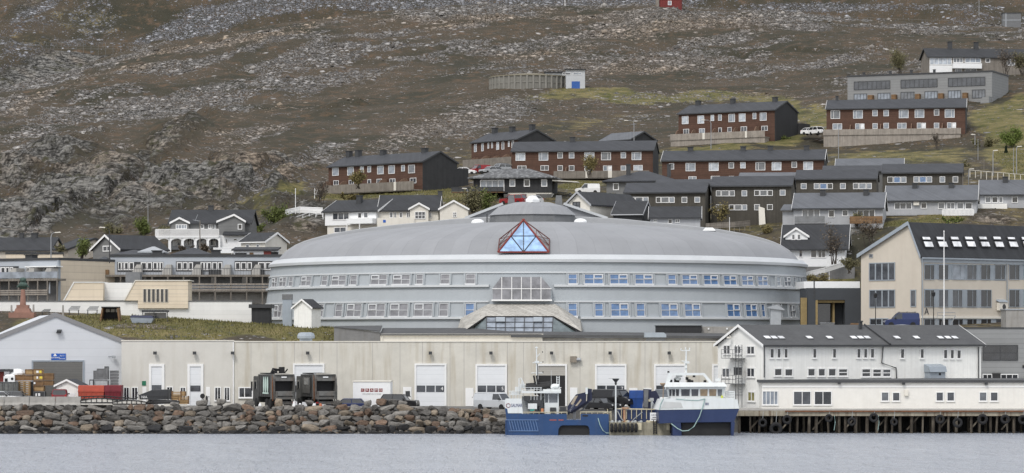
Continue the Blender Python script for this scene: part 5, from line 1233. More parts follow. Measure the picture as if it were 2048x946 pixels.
# arch house
f = house('arcade_house','grey house with white balcony on five white arches, black roof and two front gables','house',340,500,489,-3,zat(463,489),8,446.5,2.1,'gable','grey_wall','roof_black','dark_metal',None,og=.3,low=3)
wins(f,zK,[(1180,148,1220,192,1,'grey'),(1262,142,1305,192,2,'grey'),(1320,140,1342,190,1,'curtain')],fw=.1)
front_gable(f,zK,(968,70),(868,140),(1078,138),-.3,.5,'grey_wall',[(930,148,1045,195,4,'curtain')])
front_gable(f,zK,(1528,38),(1348,132),(1650,118),-3,1.2,'grey_wall',[(1565,143,1610,200,1,'dark')],back=6)
chims(f,zK,[(1290,10)],w=.8)
# balcony and arcade: the lower storey
off = -2.6
def bu(x,y,o=off): q_ = zK(x,y,x,y); return f.uz(q_[0],q_[2],o)
u0_,zt = bu(722,195); u1_,_ = bu(1370,195); _,zl_ = bu(722,268); _,zg = bu(740,398)
b = MB(); b.box(u0_,u1_,off-.1,.01-.02,zl_-.25,zl_); b.build('balcony_floor', M['white'], f.root_)
b = MB(); b.box(u0_,u1_,off-.1,off-.03,zt-.08,zt); b.box(u0_,u1_,off-.1,off-.03,zl_+.1,zl_+.18)
n_ = 60
for k in range(n_+1): x_ = u0_+(u1_-u0_)*k/n_; b.box(x_-.05,x_+.05,off-.09,off-.04,zl_+.002,zt-.082)
b.box(u0_,u0_+.06,off-.02,-.1,zl_,zt); b.build('balcony_rail', M['white_trim'], f.root_)
# arches
b = MB(); xs_ = [740,868,1000,1130,1258,1368]; ys_ = zl_-.26
for i in range(5):
    a0_,_ = bu(xs_[i]+12,300); a1_,_ = bu(xs_[i+1]-2,300); r_ = (a1_-a0_)/2; cxm = (a0_+a1_)/2; zs = ys_-.15-r_*.55
    pl = []
    for k in range(13):
        t = math.pi*k/12; pl.append((cxm-r_*math.cos(t), zs+r_*.55*math.sin(t)))
    for k in range(12):
        b.prism([(pl[k][0],off,pl[k][1]),(pl[k+1][0],off,pl[k+1][1]),(pl[k+1][0],off,ys_),(pl[k][0],off,ys_)],(0,.22,0))
    b.box(a0_-.42,a0_,off,off+.3,zg-1,ys_)
    if i == 4: b.box(a1_,a1_+.3,off,off+.3,zg-1,ys_)
b.build('arcade', M['white'], f.root_)
_,zf0 = bu(1000,390,-.2)
b = MB(); b.box(0.2,f.W*.62,-.35,-.01,zg-1,ys_); b.build('lower_wall', M['grey_light'], f.root_)
for x0_,x1_,gl in ((900,940,'white'),(942,985,'grey'),(1025,1045,'white'),(1048,1095,'mid'),(1165,1235,'curtain'),(1285,1340,'grey')):
    q_ = zK(x0_,285,x1_,365); fwin(f.root_, f, q_, 2 if x1_-x0_>45 else 1, 1, gl, fw=.1, off=-.35)
q_ = zK(1375,258,1700,390); ua=f.uz(q_[0],q_[2],-1.25)[0]; ub=f.uz(q_[1],q_[2],-1.25)[0]; z1_=f.uz(q_[0],q_[2],-1.25)[1]
MB().box(ua,ub,-1.9,-1.22,-3.5,z1_).build('lower_wing', M['white'], f.root_)
u_a,z_a = f.uz(*[zK(1410,228,0,0)[0],zK(1410,228,0,0)[2]],-2.6); u_b,z_b = f.uz(zK(1690,262,0,0)[0],zK(1690,262,0,0)[2],-2.6)
b = MB(); b.hexa([(u_a,-2.7,z_b),(u_b,-2.7,z_b),(u_b,-1.2,z_a),(u_a,-1.2,z_a),(u_a,-2.7,z_b+.18),(u_b,-2.7,z_b+.18),(u_b,-1.2,z_a+.18),(u_a,-1.2,z_a+.18)]); b.build('porch_roof', M['roof_black'], f.root_)
for r_ in ((1520,292,1560,315),(1440,295,1458,335)): fwin(f.root_, f, zK(*r_), 1, 1, 'dark', fw=.08, off=-1.9)

# small grey house left
f = house('grey_cottage','small grey cottage with a white edged gable left of the arcade house','cottage',186,240,474,-42,zat(521,474),9.5,498,2.0,'front','grey_wall','roof_black','white_trim',None,ov=.45,og=.35,low=3)
wins(f,zK,[(185,365,270,425,2,'dark')],fw=.14)
# long low houses far left
f = house('long_bungalow','long low tan bungalow with a dark roof and two chimneys at the far left','bungalow',-70,100,486,-6,zat(522,486),9,501,2.0,'gable','cream','roof_black','dark_metal',None,low=3,gutter='dark_metal')
chims(f,zE,[(172,245)],w=.6); chims(f,zE,[(272,205)],w=.9)
wins(f,zE,[(212,325,290,350,2,'dark')])
f = house('tan_bungalow','tan bungalow with a lower dark roof beside a green bush','bungalow',106,136,483,-35,zat(524,483),12,499.5,1.8,'gable','cream','roof_black','dark_metal',None,low=3,gutter='dark_metal')
wins(f,zE,[(428,330,450,362,1,'dark'),(458,328,494,362,1,'mid')])
# beige garage house, shed roofs beside the round hall
f = house('beige_garage','small beige garage house with white edged gable above the left rim of the round hall','garage',482,530,470,-33,zat(498,470),5.5,484,1.3,'gable','offwhite','roof_black','white_trim',None,ov=.3,og=.3,low=3)
wins(f,zK,[(1648,352,1685,386,1,'grey'),(1755,350,1788,382,1,'grey')])
MB().box(f.W-.0+.002,f.W+.05,1.2,4.2,-.2,1.9).build('garage_door', M['offwhite'], f.root_)
f = house('flat_garage','low flat roofed white garage with a dull red door behind the grey flats','garage',467,552,459,0,zat(512,459),6,501.5,.5,'mono','white','roof_black',None,None,ov=.4,og=.3,low=3)
for r_,m_ in (((1538,440,1655,464),'black'),((1685,435,1725,460),'wood_dark'),((1830,422,1905,460),'redframe'),((1905,430,1980,462),'black')): panel(f.root_,'garage_door',f,zK(*r_),m_,-.06,.02)
for i,(xs,top,lbl,m_) in enumerate((((530,820,388,440),2,'low pale sheet metal roof shed behind the grey flats','steel'),((255,700,430,470),2,'dark low hipped roof just behind the left end of the grey flats','roof_slate'),((870,1300,400,465),2,'wide dark hipped roof behind the grey flats below the arcade house','roof_slate'),((90,250,500,540),2,'low dark hipped roof beside the left end of the grey flats and the cream wall','roof_slate'))):
    q_ = zK(xs[0],xs[2],xs[1],xs[3]); Yv = 463-i
    house('low_shed',lbl,'shed',q_[0]+6,q_[1]-6,Yv,0,zat(q_[3]+6,Yv),7,q_[3],max(.8,zat(q_[2],Yv+3)-zat(q_[3],Yv)),'hip','grey_light',m_,'white_trim',None,ov=.3)

# grey flats left: right block behind white wall and left block
def gallery(f, Z, xs, yslab, ytop_rail, ybot, off, n, rails=None, posts=True):
    u0_=f.uz(Z(xs[0],0,xs[0],0)[0],500,off)[0]; u1_=f.uz(Z(xs[1],0,xs[1],0)[0],500,off)[0]; pm=Z((xs[0]+xs[1])/2,0,0,0)[0]
    zs=f.uz(pm,Z(0,yslab,0,0)[2],off)[1]; zb_=f.uz(pm,Z(0,ybot,0,0)[2],off)[1]
    MB().box(u0_,u1_,off,-.01,zs-.3,zs).build('gallery_floor', M['old_wood'], f.root_)
    for k in range(n+1):
        x_=u0_+.1+(u1_-u0_-.2)*k/n; MB().box(x_-.09,x_+.09,off+.02,off+.2,zb_-2,zs-.302).build('gallery_post', M['old_wood'], f.root_)
    if rails:
        for y_ in rails:
            zr_=f.uz(pm,Z(0,y_,0,0)[2],off)[1]; MB().box(u0_,u1_,off-.06,off+.0,zr_-.1,zr_+.1).build('gallery_rail', M['terrace_pale'], f.root_)
    return u0_,u1_,zs
M['flatwall'] = mat('blue_grey_flats', (.40,.43,.465), .8, .05, .5)
f = house('balcony_flats','long blue grey flats with window bands and a timber gallery left of the round hall','flats',221,566,449,0,zat(604,449),12,513.5,0,'flat','flatwall','dark_metal',None,None,ov=.15,th=.35,low=3)
for x0_,x1_,y0_,y1_ in ((190,708,188,300),(845,1366,182,295),(1497,2010,177,288)):
    panel(f.root_,'window_surround',f,zT(x0_,y0_,x1_,y1_),'dark_metal',-.03,.02)
wb = [(200,240),(242,268,'w'),(270,318),(325,378),(455,520),(525,580),(590,640),(642,668,'w'),(668,705),(855,912),(920,975),(985,1035),(1120,1160),(1162,1190,'w'),(1192,1240),(1250,1305),(1312,1362),(1505,1562),(1570,1630),(1640,1690),(1760,1835),(1840,1900),(1905,1960)]
for w_ in wb:
    gl = 'white' if len(w_)>2 else rng.choice(['dark','dark','mid','grey'])
    fwin(f.root_,f,zT(w_[0],192,w_[1],280),1,1,gl,fw=.12)
u0_,u1_,zs = gallery(f,zT,(45,1990),330,0,620,-2.0,11,rails=None)
for x_ in (370,700,1030,1355,1690):
    q_ = zT(x_,212,x_+85,330); ub=f.uz(q_[1],q_[2],-.9)[0]; _,z1_=f.uz(q_[0],q_[2],-.6)
    b = MB(); b.prism([(ub-1.1,-1.95,zs),(ub+.2,-1.95,zs),(ub+.2,-1.95,z1_-.1),(ub-.5,-1.95,z1_-.1),(ub-1.1,-1.95,z1_-1.1)],(0,1.9,0)); b.build('balcony_divider', mat('pale_divider',(.42,.41,.385),.85,.08,.8,boards='X',period=.3), f.root_)
b = MB(); b.box(u0_+2,u1_,-1.98,-1.93,zs+.9,zs+.96)
for k in range(60): x_=u0_+2+(u1_-u0_-2)*k/59; b.box(x_-.02,x_+.02,-1.98,-1.94,zs,zs+.9)
b.build('balcony_rail', M['steel_dark'], f.root_)
for x0_,x1_ in ((1090,1145),(1210,1345),(1680,1830)):
    q_ = zT(x0_,285,x1_,325); ua=f.uz(q_[0],q_[2],-1.5)[0]; ub=f.uz(q_[1],q_[2],-1.5)[0]; MB().box(ua,ub,-1.7,-1.2,zs+.01,zs+.75).build('balcony_box', M['dark_metal'], f.root_)
b = MB(); q_ = zT(1000,340,2000,430); zz0=f.uz(400,zT(0,436,0,0)[2])[1]; b.box(0.05,f.W-.05,-.025,-.003,zz0,zs-.3); b.build('lower_wall', M['concrete_dark'], f.root_)
for x0_,x1_ in ((1230,1305),(1575,1700),(480,520),(1860,1910)): fwin(f.root_,f,zT(x0_,350,x1_,430),2,1,'dark',frame='steel_dark',fw=.08,off=-.03)
b = MB(); zr0=f.uz(450,zT(0,436,0,0)[2],-2)[1]; zr1=f.uz(450,zT(0,500,0,0)[2],-2)[1]
xa=f.uz(zT(980,0,0,0)[0],560,-2)[0]; MB().box(xa,u1_,-2.0,-.02,zr1-.32,zr1-.1).build('lower_gallery_floor', M['old_wood'], f.root_)
for k in range(3):
    zz=zr1+(zr0-zr1)*k/2; MB().box(xa,u1_,-2.08,-2.0,zz-.11,zz+.11).build('gallery_rail', M['terrace_pale'], f.root_)
MB().box(xa,f.W,-.6,-.003,-3,zr1-.4).build('base_wall', M['concrete'], f.root_)
# end balcony on the left
q_ = zT(40,215,125,330); MB().box(f.uz(q_[0],q_[2],-1.9)[0],-.02,-1.95,-.2,zs,f.uz(q_[0],zT(0,275,0,0)[2],-1.9)[1]).build('end_balcony', M['wood_dark'], f.root_)
q_ = zT(60,215,125,330); b = MB(); ua=f.uz(q_[0],q_[2],-.2)[0]; z1_=f.uz(q_[0],q_[2],-.2)[1]; b.prism([(ua-.2,-.19,zs),(-.01,-.19,zs),(-.01,-.19,z1_),(ua+.5,-.19,z1_),(ua-.2,-.19,z1_-1)],(0,.15,0)); b.build('balcony_divider', mat('pale_divider',(.42,.41,.385)), f.root_)
chims(f,zT,[(635,95),(1290,88)],w=1.3,h=.5)
MB().box(.15,.55,-.12,-.003,f.H-1.9,f.H-1.6).build('wall_lamp', M['white'], f.root_)

f = house('balcony_flats','blue grey flats with glass balconies and a big blank cream end wall','flats',-60,117.5,446,-30,zat(601,441),14.5,521.5,0,'flat','flatwall','dark_metal',None,None,ov=.15,th=.35,low=3)
MB().box(f.W+.003,f.W+.1,.25,f.D,-3,f.H-.02).build('end_cladding', M['cream_tile'], f.root_)
MB().box(f.W-.12,f.W+.14,-.25,.248,-3,f.H-.03).build('corner_trim', M['pilaster'], f.root_)
for x0_,x1_ in ((-300,255),(352,735)): panel(f.root_,'window_surround',f,zQ(x0_,222,x1_,395),'dark_metal',-.03,.02)
for x0_,x1_ in ((-60,10),(15,75),(80,130),(138,180),(365,400),(405,455),(460,520),(528,590),(598,650),(660,730)):
    fwin(f.root_,f,zQ(x0_,232,x1_,380),1,1,rng.choice(['mid','grey','curtain','dark']),fw=.12)
u0_,u1_,zs = gallery(f,zQ,(-400,775),392,0,650,-2.0,9)
for x_ in (150,390,620):
    q_ = zQ(x_,248,x_+150,390); ua=f.uz(q_[0],q_[2],-1.2)[0]; z1_=f.uz(q_[0],q_[2],-.9)[1]
    b = MB(); b.prism([(ua,-1.9,zs),(ua+1.5,-1.9,zs),(ua+1.5,-1.9,z1_),(ua+.7,-1.9,z1_),(ua,-1.9,z1_-.9)],(0,1.85,0)); b.build('balcony_divider', mat('pale_divider',(.42,.41,.385)), f.root_)
b = MB(); b.box(u0_,u1_,-1.99,-1.95,zs+.1,zs+1.0); b.build('glass_rail', G['curtain'], f.root_)
MB().box(.2,f.W-.2,-.03,-.003,-3,zs-.31).build('lower_wall', M['concrete_dark'], f.root_)
pm = zQ(300,0,0,0)[0]
for y_ in (548,575,602): 
    zz=f.uz(pm,zQ(0,y_,0,0)[2],-2)[1]; MB().box(u0_,u1_-1.8,-2.06,-2.0,zz-.1,zz+.1).build('gallery_rail', M['terrace_pale'], f.root_)
b = MB(); ua=f.uz(zQ(660,0,0,0)[0],560,-1.8)[0]; b.prism([(ua,-1.8,f.uz(pm,zQ(0,590,0,0)[2],-1.8)[1]),(f.W-.2,-1.8,f.uz(pm,zQ(0,590,0,0)[2],-1.8)[1]),(f.W-.2,-1.8,zs-.4),(ua,-1.8,f.uz(pm,zQ(0,510,0,0)[2],-1.8)[1])],(0,.15,0)); b.build('stair_panel', M['flatwall'], f.root_)
chims(f,zQ,[(425,105)],w=1.3,h=.5)
MB().box(f.W*.68,f.W+.5,-1.2,.3,f.H-1.0,f.H-.85).build('awning', M['white'], f.root_)
house('cream_block','low cream rendered block with a dark roof edge behind the left grey flats','block',12,126,458,8,zat(545,458),9,508.3,0,'flat','cream_tile','dark_metal',None,None,ov=.1,th=.3)

# white retaining walls with the cream box and the square block
f = Fac(-120, 414, 0, 13.4)
r_ = f.root('retaining_wall','long white block retaining wall behind the benches and the bust, topped by cream boxes','wall')
def wl_(px0,px1,y0,y1,nm,m_,o0=0.,o1=1.2):
    ua=f.uz(px0,y0,o0)[0]; ub=f.uz(px1,y0,o0)[0]; zt=f.uz(px0,y0,o0)[1]; zl_=f.uz(px0,y1,o0)[1]; return MB().box(ua,ub,o0,o1,zl_,zt).build(nm,M[m_],r_)
wl_(-120,276,603,650,'wall','blockwall'); wl_(276.1,376,617.5,655,'wall','blockwall'); wl_(376.1,503,603,662,'wall','blockwall')
wl_(-120,276,601.5,602.9,'coping','steel_dark',-.1,1.3); wl_(377,504,601.3,602.9,'coping','steel_dark',-.1,1.3)
b = MB()
def fp(px,py,o=0): u_,z_=f.uz(px,py,o); return (u_,o,z_)
b.prism([fp(127,600.8,1.0),fp(206,600.8,1.0),fp(206,565.5,1.0),fp(147,565.5,1.0)],(0,5,0)); b.build('cream_box', M['cream_tile'], r_)
b = MB(); b.prism([fp(147,565.3,.9),fp(206,565.3,.9),fp(206,563.6,.9),fp(146,563.6,.9)],(0,5.2,0)); b.prism([fp(126,600.8,.9),fp(128.5,600.8,.9),fp(148.5,565.3,.9),fp(146,565.3,.9)],(0,5,0)); b.build('coping', M['blockwall'], r_)
wl_(200.5,264,565.5,600.7,'white_box','blockwall',2.5,8)
b = MB(); b.prism([fp(249,600.8,-.4),fp(275.8,600.8,-.4),fp(275.8,617,-.4),fp(275.8,617,-.4)][:3]+[fp(275.8,560.6,-.4),fp(270,560.6,-.4)],(0,.1,0)); 
b = MB(); b.prism([fp(248,601,-.4),fp(276,601,-.4),fp(276,616.6,-.4),fp(376,616.6,-.4),fp(376,562,-.4),fp(270,562,-.4)],(0,5,0)); cb_ = b.build('cream_box', M['cream_tile'], r_)
b = MB(); b.prism([fp(270,561.8,-.5),fp(380,561.8,-.5),fp(380,560,-.5),fp(269,560,-.5)],(0,5.2,0)); b.prism([fp(247.5,601,-.5),fp(249.5,601,-.5),fp(271,561.8,-.5),fp(269,561.8,-.5)],(0,5,0)); b.build('coping', M['offwhite'], r_)
for k in range(6):
    x0_=zT(480+k*48.3,487,0,0)[0]; x1_=zT(480+k*48.3+38,487,0,0)[0]; fwin(r_,f,(x0_,x1_,577.5,604.8),1,1,'dark','offwhite',.05,off=-.4)
b = MB()
for y_ in (571.5,588,602.5): b.prism([fp(262,y_,-.41),fp(376,y_,-.41),fp(376,y_-.4,-.41),fp(262,y_-.4,-.41)],(0,.008,0))
b.build('panel_joint', M['concrete'], r_)
f2 = Fac(503, 407, 0, 11.5); r2 = f2.root('side_shed','charcoal flat roofed shed between the white retaining wall and the round hall','shed')
gable_parts(r2, f2.u(540), 3, f2.uz(520,616)[1], 0, M['dark_wall'], M['dark_metal'], None, 'flat', ov=.35, og=.3, th=.5)
MB().box(-.4,3,-.5,-.06,-.6,.35).build('step', M['concrete'], r2)
f3 = Fac(238, 420, 0, 13.4); r3 = f3.root('plant_box','plain charcoal metal box on the white retaining wall beside the cream box','plant box')
b = MB(); ua=f3.u(251); ub=f3.u(280); z0_=f3.uz(250,575)[1]; z1_=f3.uz(250,544)[1]; b.box(ua,ub,0,2.5,-1,z1_); b.build('upper_box', M['steel_dark'], r3); b = MB(); b.box(0,f3.u(262),-.3,-.003,z0_,f3.uz(250,565)[1]); b.build('lower_box', M['dark_metal'], r3)

# low concrete and white building behind the warehouse
f = Fac(668, 388, 0, 10.); r_ = f.root('annex_building','low annex with a grey concrete wedge and dark sloping roof behind the warehouse','annex')
ua=0; ub=f.u(760.5); uc=f.u(1085); ud=f.u(1470); z1_=f.uz(668,655)[1]; z2_=f.uz(760,664.5)[1]
b = MB(); b.prism([(0,0,-1),(ub,0,-1),(ub,0,z2_),(0,0,z1_)],(0,4,0)); b.build('concrete_wall', M['concrete_dark'], r_)
b = MB(); b.box(ub+.002,uc,.05,4,-1,f.uz(900,671)[1]); b.build('wall', M['offwhite'], r_)
b = MB(); b.box(uc+.002,ud,.3,4,-1,f.uz(900,676)[1]); b.build('rear_wall', M['concrete'], r_)
b = MB(); zz=f.uz(900,671)[1]; b.box(ub+.1,uc+.1,-.15,.048,zz-.05,zz+.22); b.tube([(ub+.25,-.12,zz),(ub+.25,-.12,-1)],.06); b.build('gutter', M['offwhite'], r_)
b = MB(); b.hexa([(-.1,-.1,z1_+.02),(ub,-.2,z2_+.05),(ub,6,z2_+.75),(-.1,6,z1_+.1),(-.1,-.1,z1_+.12),(ub,-.2,z2_+.18),(ub,6,z2_+.88),(-.1,6,z1_+.22)])
za_=f.uz(900,668.4)[1]; zb2=f.uz(900,655.6)[1]
b.hexa([(ub+.003,-.3,za_-.15),(uc-4,-.3,za_-.15),(uc-9,7,zb2-.4),(ub+.003,7,zb2-.4),(ub+.003,-.3,za_),(uc,-.3,za_),(uc-9,7,zb2),(ub+.003,7,zb2)])
b.hexa([(uc-4.003,-.3,za_-.4),(ud,-.1,za_-.55),(ud,3,za_-.2),(uc-4.003,5,za_-.1),(uc-4.003,-.3,za_-.02),(ud,-.1,za_-.25),(ud,3,za_+.1),(uc-4.003,5,za_+.4)])
b.build('roof', M['roof_felt'], r_)
f = Fac(1313, 392, 0, 10.2); r_ = f.root('black_shed','plain black flat sided shed at the foot of the round hall, right of the entrance','shed')
MB().box(0,f.u(1403),0,3,-1,f.uz(1350,652.5)[1]).build('wall', M['dark_wall'], r_); MB().box(-.1,f.u(1403)+.1,-.1,3.1,f.uz(1350,652.5)[1]+.003,f.uz(1350,652.5)[1]+.12).build('roof', M['dark_metal'], r_)
f = Fac(1403.5, 393, 0, 10.2); r_ = f.root('concrete_wall','grey concrete wall with small white lamps between black shed and white quay house','wall')
MB().box(0,f.u(1530),0,.5,-1,f.uz(1430,653)[1]).build('wall', M['concrete'], r_)
for px,py in ((1417,657.5),(1454,657.5),(1417,670)): u_,z_=f.uz(px,py); MB().box(u_-.1,u_+.1,-.12,-.003,z_-.1,z_+.1).build('wall_lamp', M['white'], r_)
f = Fac(2012, 391, 0, 11.5); r_ = f.root('stair_tower','blank grey concrete block at the right edge in front of the cream school','concrete block')
MB().box(0,8,0,4,-1,f.uz(2030,620)[1]).build('wall', M['concrete'], r_); MB().box(-.1,8,-.1,4,f.uz(2030,620)[1]+.003,f.uz(2030,620)[1]+.15).build('coping', M['steel'], r_)
# small white shed and grey box tower on the grass
f = house('garden_shed','small white boarded shed with a black gable roof on the grass before the round hall','shed',588,623,400,-28,zat(648,400),2.3,614.5,.95,'front','white_wood','roof_black','white_trim',None,ov=.3,og=.25,low=1,th=.1)
f = Fac(565, 401, 0, zat(650,401)); r_ = f.root('vent_tower','tall narrow blue grey vent tower beside the small white shed','vent tower')
MB().box(0,1.2,0,1.2,-1,f.uz(575,599)[1]).build('shaft', M['steel_blue'], r_); MB().box(-.06,1.26,-.06,1.26,f.uz(575,599)[1]+.003,f.uz(575,588.5)[1]).build('cap', M['steel_dark'], r_)
# tapered steel stack with a hood behind the quay house
c_ = W(1549,652,392); r_ = thing('exhaust_stack','tapered grey exhaust stack with a slanted hood standing before the round hall','exhaust stack',c_)
b = MB(); b.hexa([(-.62,-.5,-2),(.62,-.5,-2),(.62,.5,-2),(-.62,.5,-2),(-.5,-.4,2.2),(.9,-.4,2.2),(.9,.4,2.2),(-.5,.4,2.2)]); b.build('shaft', M['steel'], r_)
b = MB(); b.prism([(-.9,-.7,2.25),(1.2,-.7,2.0),(1.25,-.7,2.12),(.3,-.7,2.7),(-.9,-.7,2.4)],(0,1.4,0)); b.build('hood', M['steel'], r_)
MB().tube([(.95,-.3,2.05),(.5,-.3,-1)],.04,5).build('stay', M['dark_metal'], r_)

# dark houses behind the round hall
f = house('dark_house','dark roofed house with a pale gable and white framed window just behind the roof crown','house',1134,1180,468,-38,zat(440,468),13,408,1.7,'front','offwhite','roof_black','grey_light',None,ov=.5,og=.4,low=3)
f.X0=0; fwin(f.root_,f,(1145.5,1160.5,403.5,418),2,2,'mid','dark_metal',.1)
house('dark_house','black roofed low house with a white edged right gable behind the round hall','house',1226,1284,464,-14,zat(446,464),7,428,1.9,'gable','dark_wall','roof_black','grey_light',None,low=3)
f = house('cottage','low pale cottage with a dark roof and raised white eave ends, behind the dome','cottage',1300,1400,459,-4,zat(456,459),6,435.5,1.6,'gable','grey_light','roof_black','white_trim',None,low=3,gutter='dark_metal')
wins(f,zB,[(585,738,612,760,2,'grey'),(692,738,725,772,1,'dark'),(745,738,780,765,2,'grey')],fw=.08)
# brown terraced houses
BG = ('dark','grey','curtain')
T = 'dark brown terraced houses'
def brown(label, px0, px1, Y, yb, ye, up, low_, Z, rise=1.6, yaw=-9, D=8.5):
    f = house('terraced_house',label,'terraced house',px0,px1,Y,yaw,zat(yb,Y),D,ye,rise,'gable','brown_wall','roof_slate','dark_metal',T,low=3,og=.15,gutter='dark_metal')
    wins(f,Z,up,glass=BG,fw=.085); wins(f,Z,low_,glass=BG,fw=.085); return f
f = brown('dark brown terraced house with one window row above the low pale cottage',1249,1410.6,484,452,385.5,[(412,573,448,615,1,'dark'),(450,573,506,615,1,'grey'),(508,573,548,615,1,'curtain'),(603,573,640,617),(642,573,700,617,1,'grey'),(702,573,742,617),(794,573,836,617),(890,573,932,615)],[],zB)
f = brown('dark brown terraced house with two window rows and a white board leaning outside',1423,1583,487,449,372.3,[(1050,525,1088,568),(1090,525,1148,568,1,'grey'),(1150,525,1190,568),(1241,525,1282,568),(1335,522,1375,565,1,'dark'),(1377,522,1432,565,1,'grey'),(1434,522,1473,565),(1525,520,1568,563)],[(1050,630,1092,672),(1146,630,1186,672),(1188,630,1242,672,1,'grey'),(1244,630,1282,672),(1335,628,1377,672),(1430,628,1473,670)],zB)
u_,z_=f.uz(1525,449,-1); 
wpn = thing('leaning_board','white panel leaning on the foot of the brown terraced house with two window rows','panel',W(1525,449,485)); b=MB(); b.hexa([(-.55,-.3,-.6),(.5,-.3,-.6),(.5,-.2,-.6),(-.55,-.2,-.6),(-.6,.3,2.9),(.35,.3,2.6),(.35,.4,2.6),(-.6,.4,2.9)]); b.build('board', M['offwhite'], wpn)
f = brown('dark brown terraced house in the middle of the row, behind the left grey bungalow',1592,1753,507,392,358.5,[(370,388,412,430),(465,388,505,430),(508,388,560,430,1,'blue'),(562,388,603,430),(655,387,697,430),(750,386,790,430),(792,386,845,430,1,'curtain'),(848,386,886,430)],[],zD)
f = brown('dark brown terraced house at the right end with a pale timber end wall',1765,1924.6,522,376,346,[(1000,340,1042,384),(1045,340,1095,384,1,'blue'),(1097,340,1138,384),(1190,338,1230,382,1,'curtain'),(1233,338,1283,382,1,'blue'),(1285,338,1325,382,1,'curtain'),(1380,338,1420,382,1,'curtain'),(1475,338,1515,382)],[],zD)
MB().yz([(-.1,-3),(f.D,-3),(f.D,f.H-.1),(f.D/2,f.H+f.rise-.1),(-.1,f.H-.1)],f.W+.004,f.W+.08).build('gable_cladding', M['old_wood'], f.root_)
for i,(z_,x0_,x1_,y0_,y1_,Yv,m_,lbl) in enumerate(((zB,1212,1655,397,428,512,'roof_grey','low house with a grey roof strip behind the brown house with two window rows'),(zB,590,1028,448,482,503,'roof_slate','low house with a dark roof strip behind the first brown terraced house'),(zD,520,978,264,300,532,'roof_slate','low house with a dark roof strip behind the middle brown terraced house'),(zD,612,1128,212,262,548,'roof_grey','house with a pale grey roof and white gable edge below the plank retaining wall'))):
    q_ = z_(x0_,y0_,x1_,y1_); house('low_house',lbl,'house',q_[0]+4,q_[1]-4,Yv,-8,zat(q_[3]+14,Yv),7,q_[3]+1,max(.7,zat(q_[2],Yv+3.5)-zat(q_[3],Yv)),'gable','grey_wall',m_,'white_trim' if i in (3,) else 'dark_metal',None,low=3,gutter='dark_metal',og=.2)
f = house('hipped_house','grey house with a wide dark hipped roof behind the first brown terraced house','house',1213,1350,520,-8,zat(392,520),10,364.3,1.9,'hip','grey_wall','roof_slate','dark_metal',None,ov=.7)
wins(f,zB,[(283,470,327,523,1,'dark'),(415,467,462,510,1,'mid'),(522,467,572,510,1,'mid'),(312,572,365,606,2,'white')],fw=.14)
chims(f,zB,[(398,350)],w=.7,vfrac=.3); chims(f,zB,[(700,350)],w=.6)
# pale grey bungalows
T2 = 'pale grey bungalows on the right slope'
def pale(label, px0, px1, Y, yb, ye, rise, L, Z, yaw=-10):
    f = house('grey_bungalow',label,'bungalow',px0,px1,Y,yaw,zat(yb,Y),9,ye,rise,'gable','grey_light','roof_grey','white_trim',T2,low=3,og=.25,gutter='dark_metal',ov=.5); wins(f,Z,L,glass=('dark','mid','grey'),fw=.1); return f
f = pale('pale grey bungalow with a brown plank rail and a lean-to on its left',1587,1766,472,447,415.5,2.3,[(378,578,510,655,3),(570,582,616,636,1,'dark'),(670,582,715,628,1),(780,580,910,640,3)],zD)
chims(f,zD,[(530,455),(845,452)],w=.8,vfrac=.42)
b = MB(); ua=f.uz(1500+235*.2748,440)[0]; b.box(ua,-.003,.5,6,-3,f.H-.5); b.build('lean_to', M['grey_light'], f.root_); b=MB(); b.hexa([(ua-.3,-.1,f.H-.4),(-.003,-.1,f.H-.4),(-.003,6.2,f.H+.7),(ua-.3,6.2,f.H+.7),(ua-.3,-.1,f.H-.25),(-.003,-.1,f.H-.25),(-.003,6.2,f.H+.85),(ua-.3,6.2,f.H+.85)]); b.build('lean_to_roof', M['roof_grey'], f.root_)
q_=zD(325,628,545,680); ua=f.uz(q_[0],q_[2],-1.6)[0]; ub=f.uz(q_[1],q_[2],-1.6)[0]; z1_=f.uz(q_[0],q_[2],-1.6)[1]; z0_=f.uz(q_[0],q_[3],-1.6)[1]
MB().box(ua,ub,-1.65,-1.6,z0_+.1,z1_).build('glass_rail', G['grey'], f.root_); MB().box(ua,ub,-1.7,-.01,z0_-.4,z0_).build('balcony_floor', M['dark_metal'], f.root_)
q_=zD(725,628,965,682); ua=f.uz(q_[0],q_[2],-1.6)[0]; ub=f.uz(q_[1],q_[2],-1.6)[0]; z1_=f.uz(q_[0],q_[2],-1.6)[1]; z0_=f.uz(q_[0],q_[3],-1.6)[1]
MB().box(ua,ub,-1.65,-1.58,z0_,z1_).build('plank_rail', M['wood_dark'], f.root_)
f = pale('pale grey bungalow with two white picket balconies and a heat pump on its wall',1772,1953,482,431,400,2.3,[(1050,528,1178,578,3),(1243,528,1287,572,1),(1368,528,1418,575,1),(1430,528,1492,576,2),(1505,528,1556,576,1),(1565,528,1618,576,1)],zD)
chims(f,zD,[(1200,408),(1465,405)],w=.8,vfrac=.42)
for x0_,x1_,m_,kk in ((985,1215,'grey_light',24),(1400,1628,'white_trim',24)):
    q_=zD(x0_,577,x1_,616); ua=f.uz(q_[0],q_[2],-1.6)[0]; ub=f.uz(q_[1],q_[2],-1.6)[0]; z1_=f.uz(q_[0],q_[2],-1.6)[1]; z0_=f.uz(q_[0],q_[3],-1.6)[1]; b=MB()
    b.box(ua,ub,-1.66,-1.58,z1_-.1,z1_); b.box(ua,ub,-1.64,-.01,z0_-.15,z0_)
    for k in range(kk+1): x_=ua+(ub-ua)*k/kk; b.box(x_-.07,x_+.07,-1.65,-1.6,z0_+.002,z1_-.102)
    b.build('picket_balcony', M[m_], f.root_)
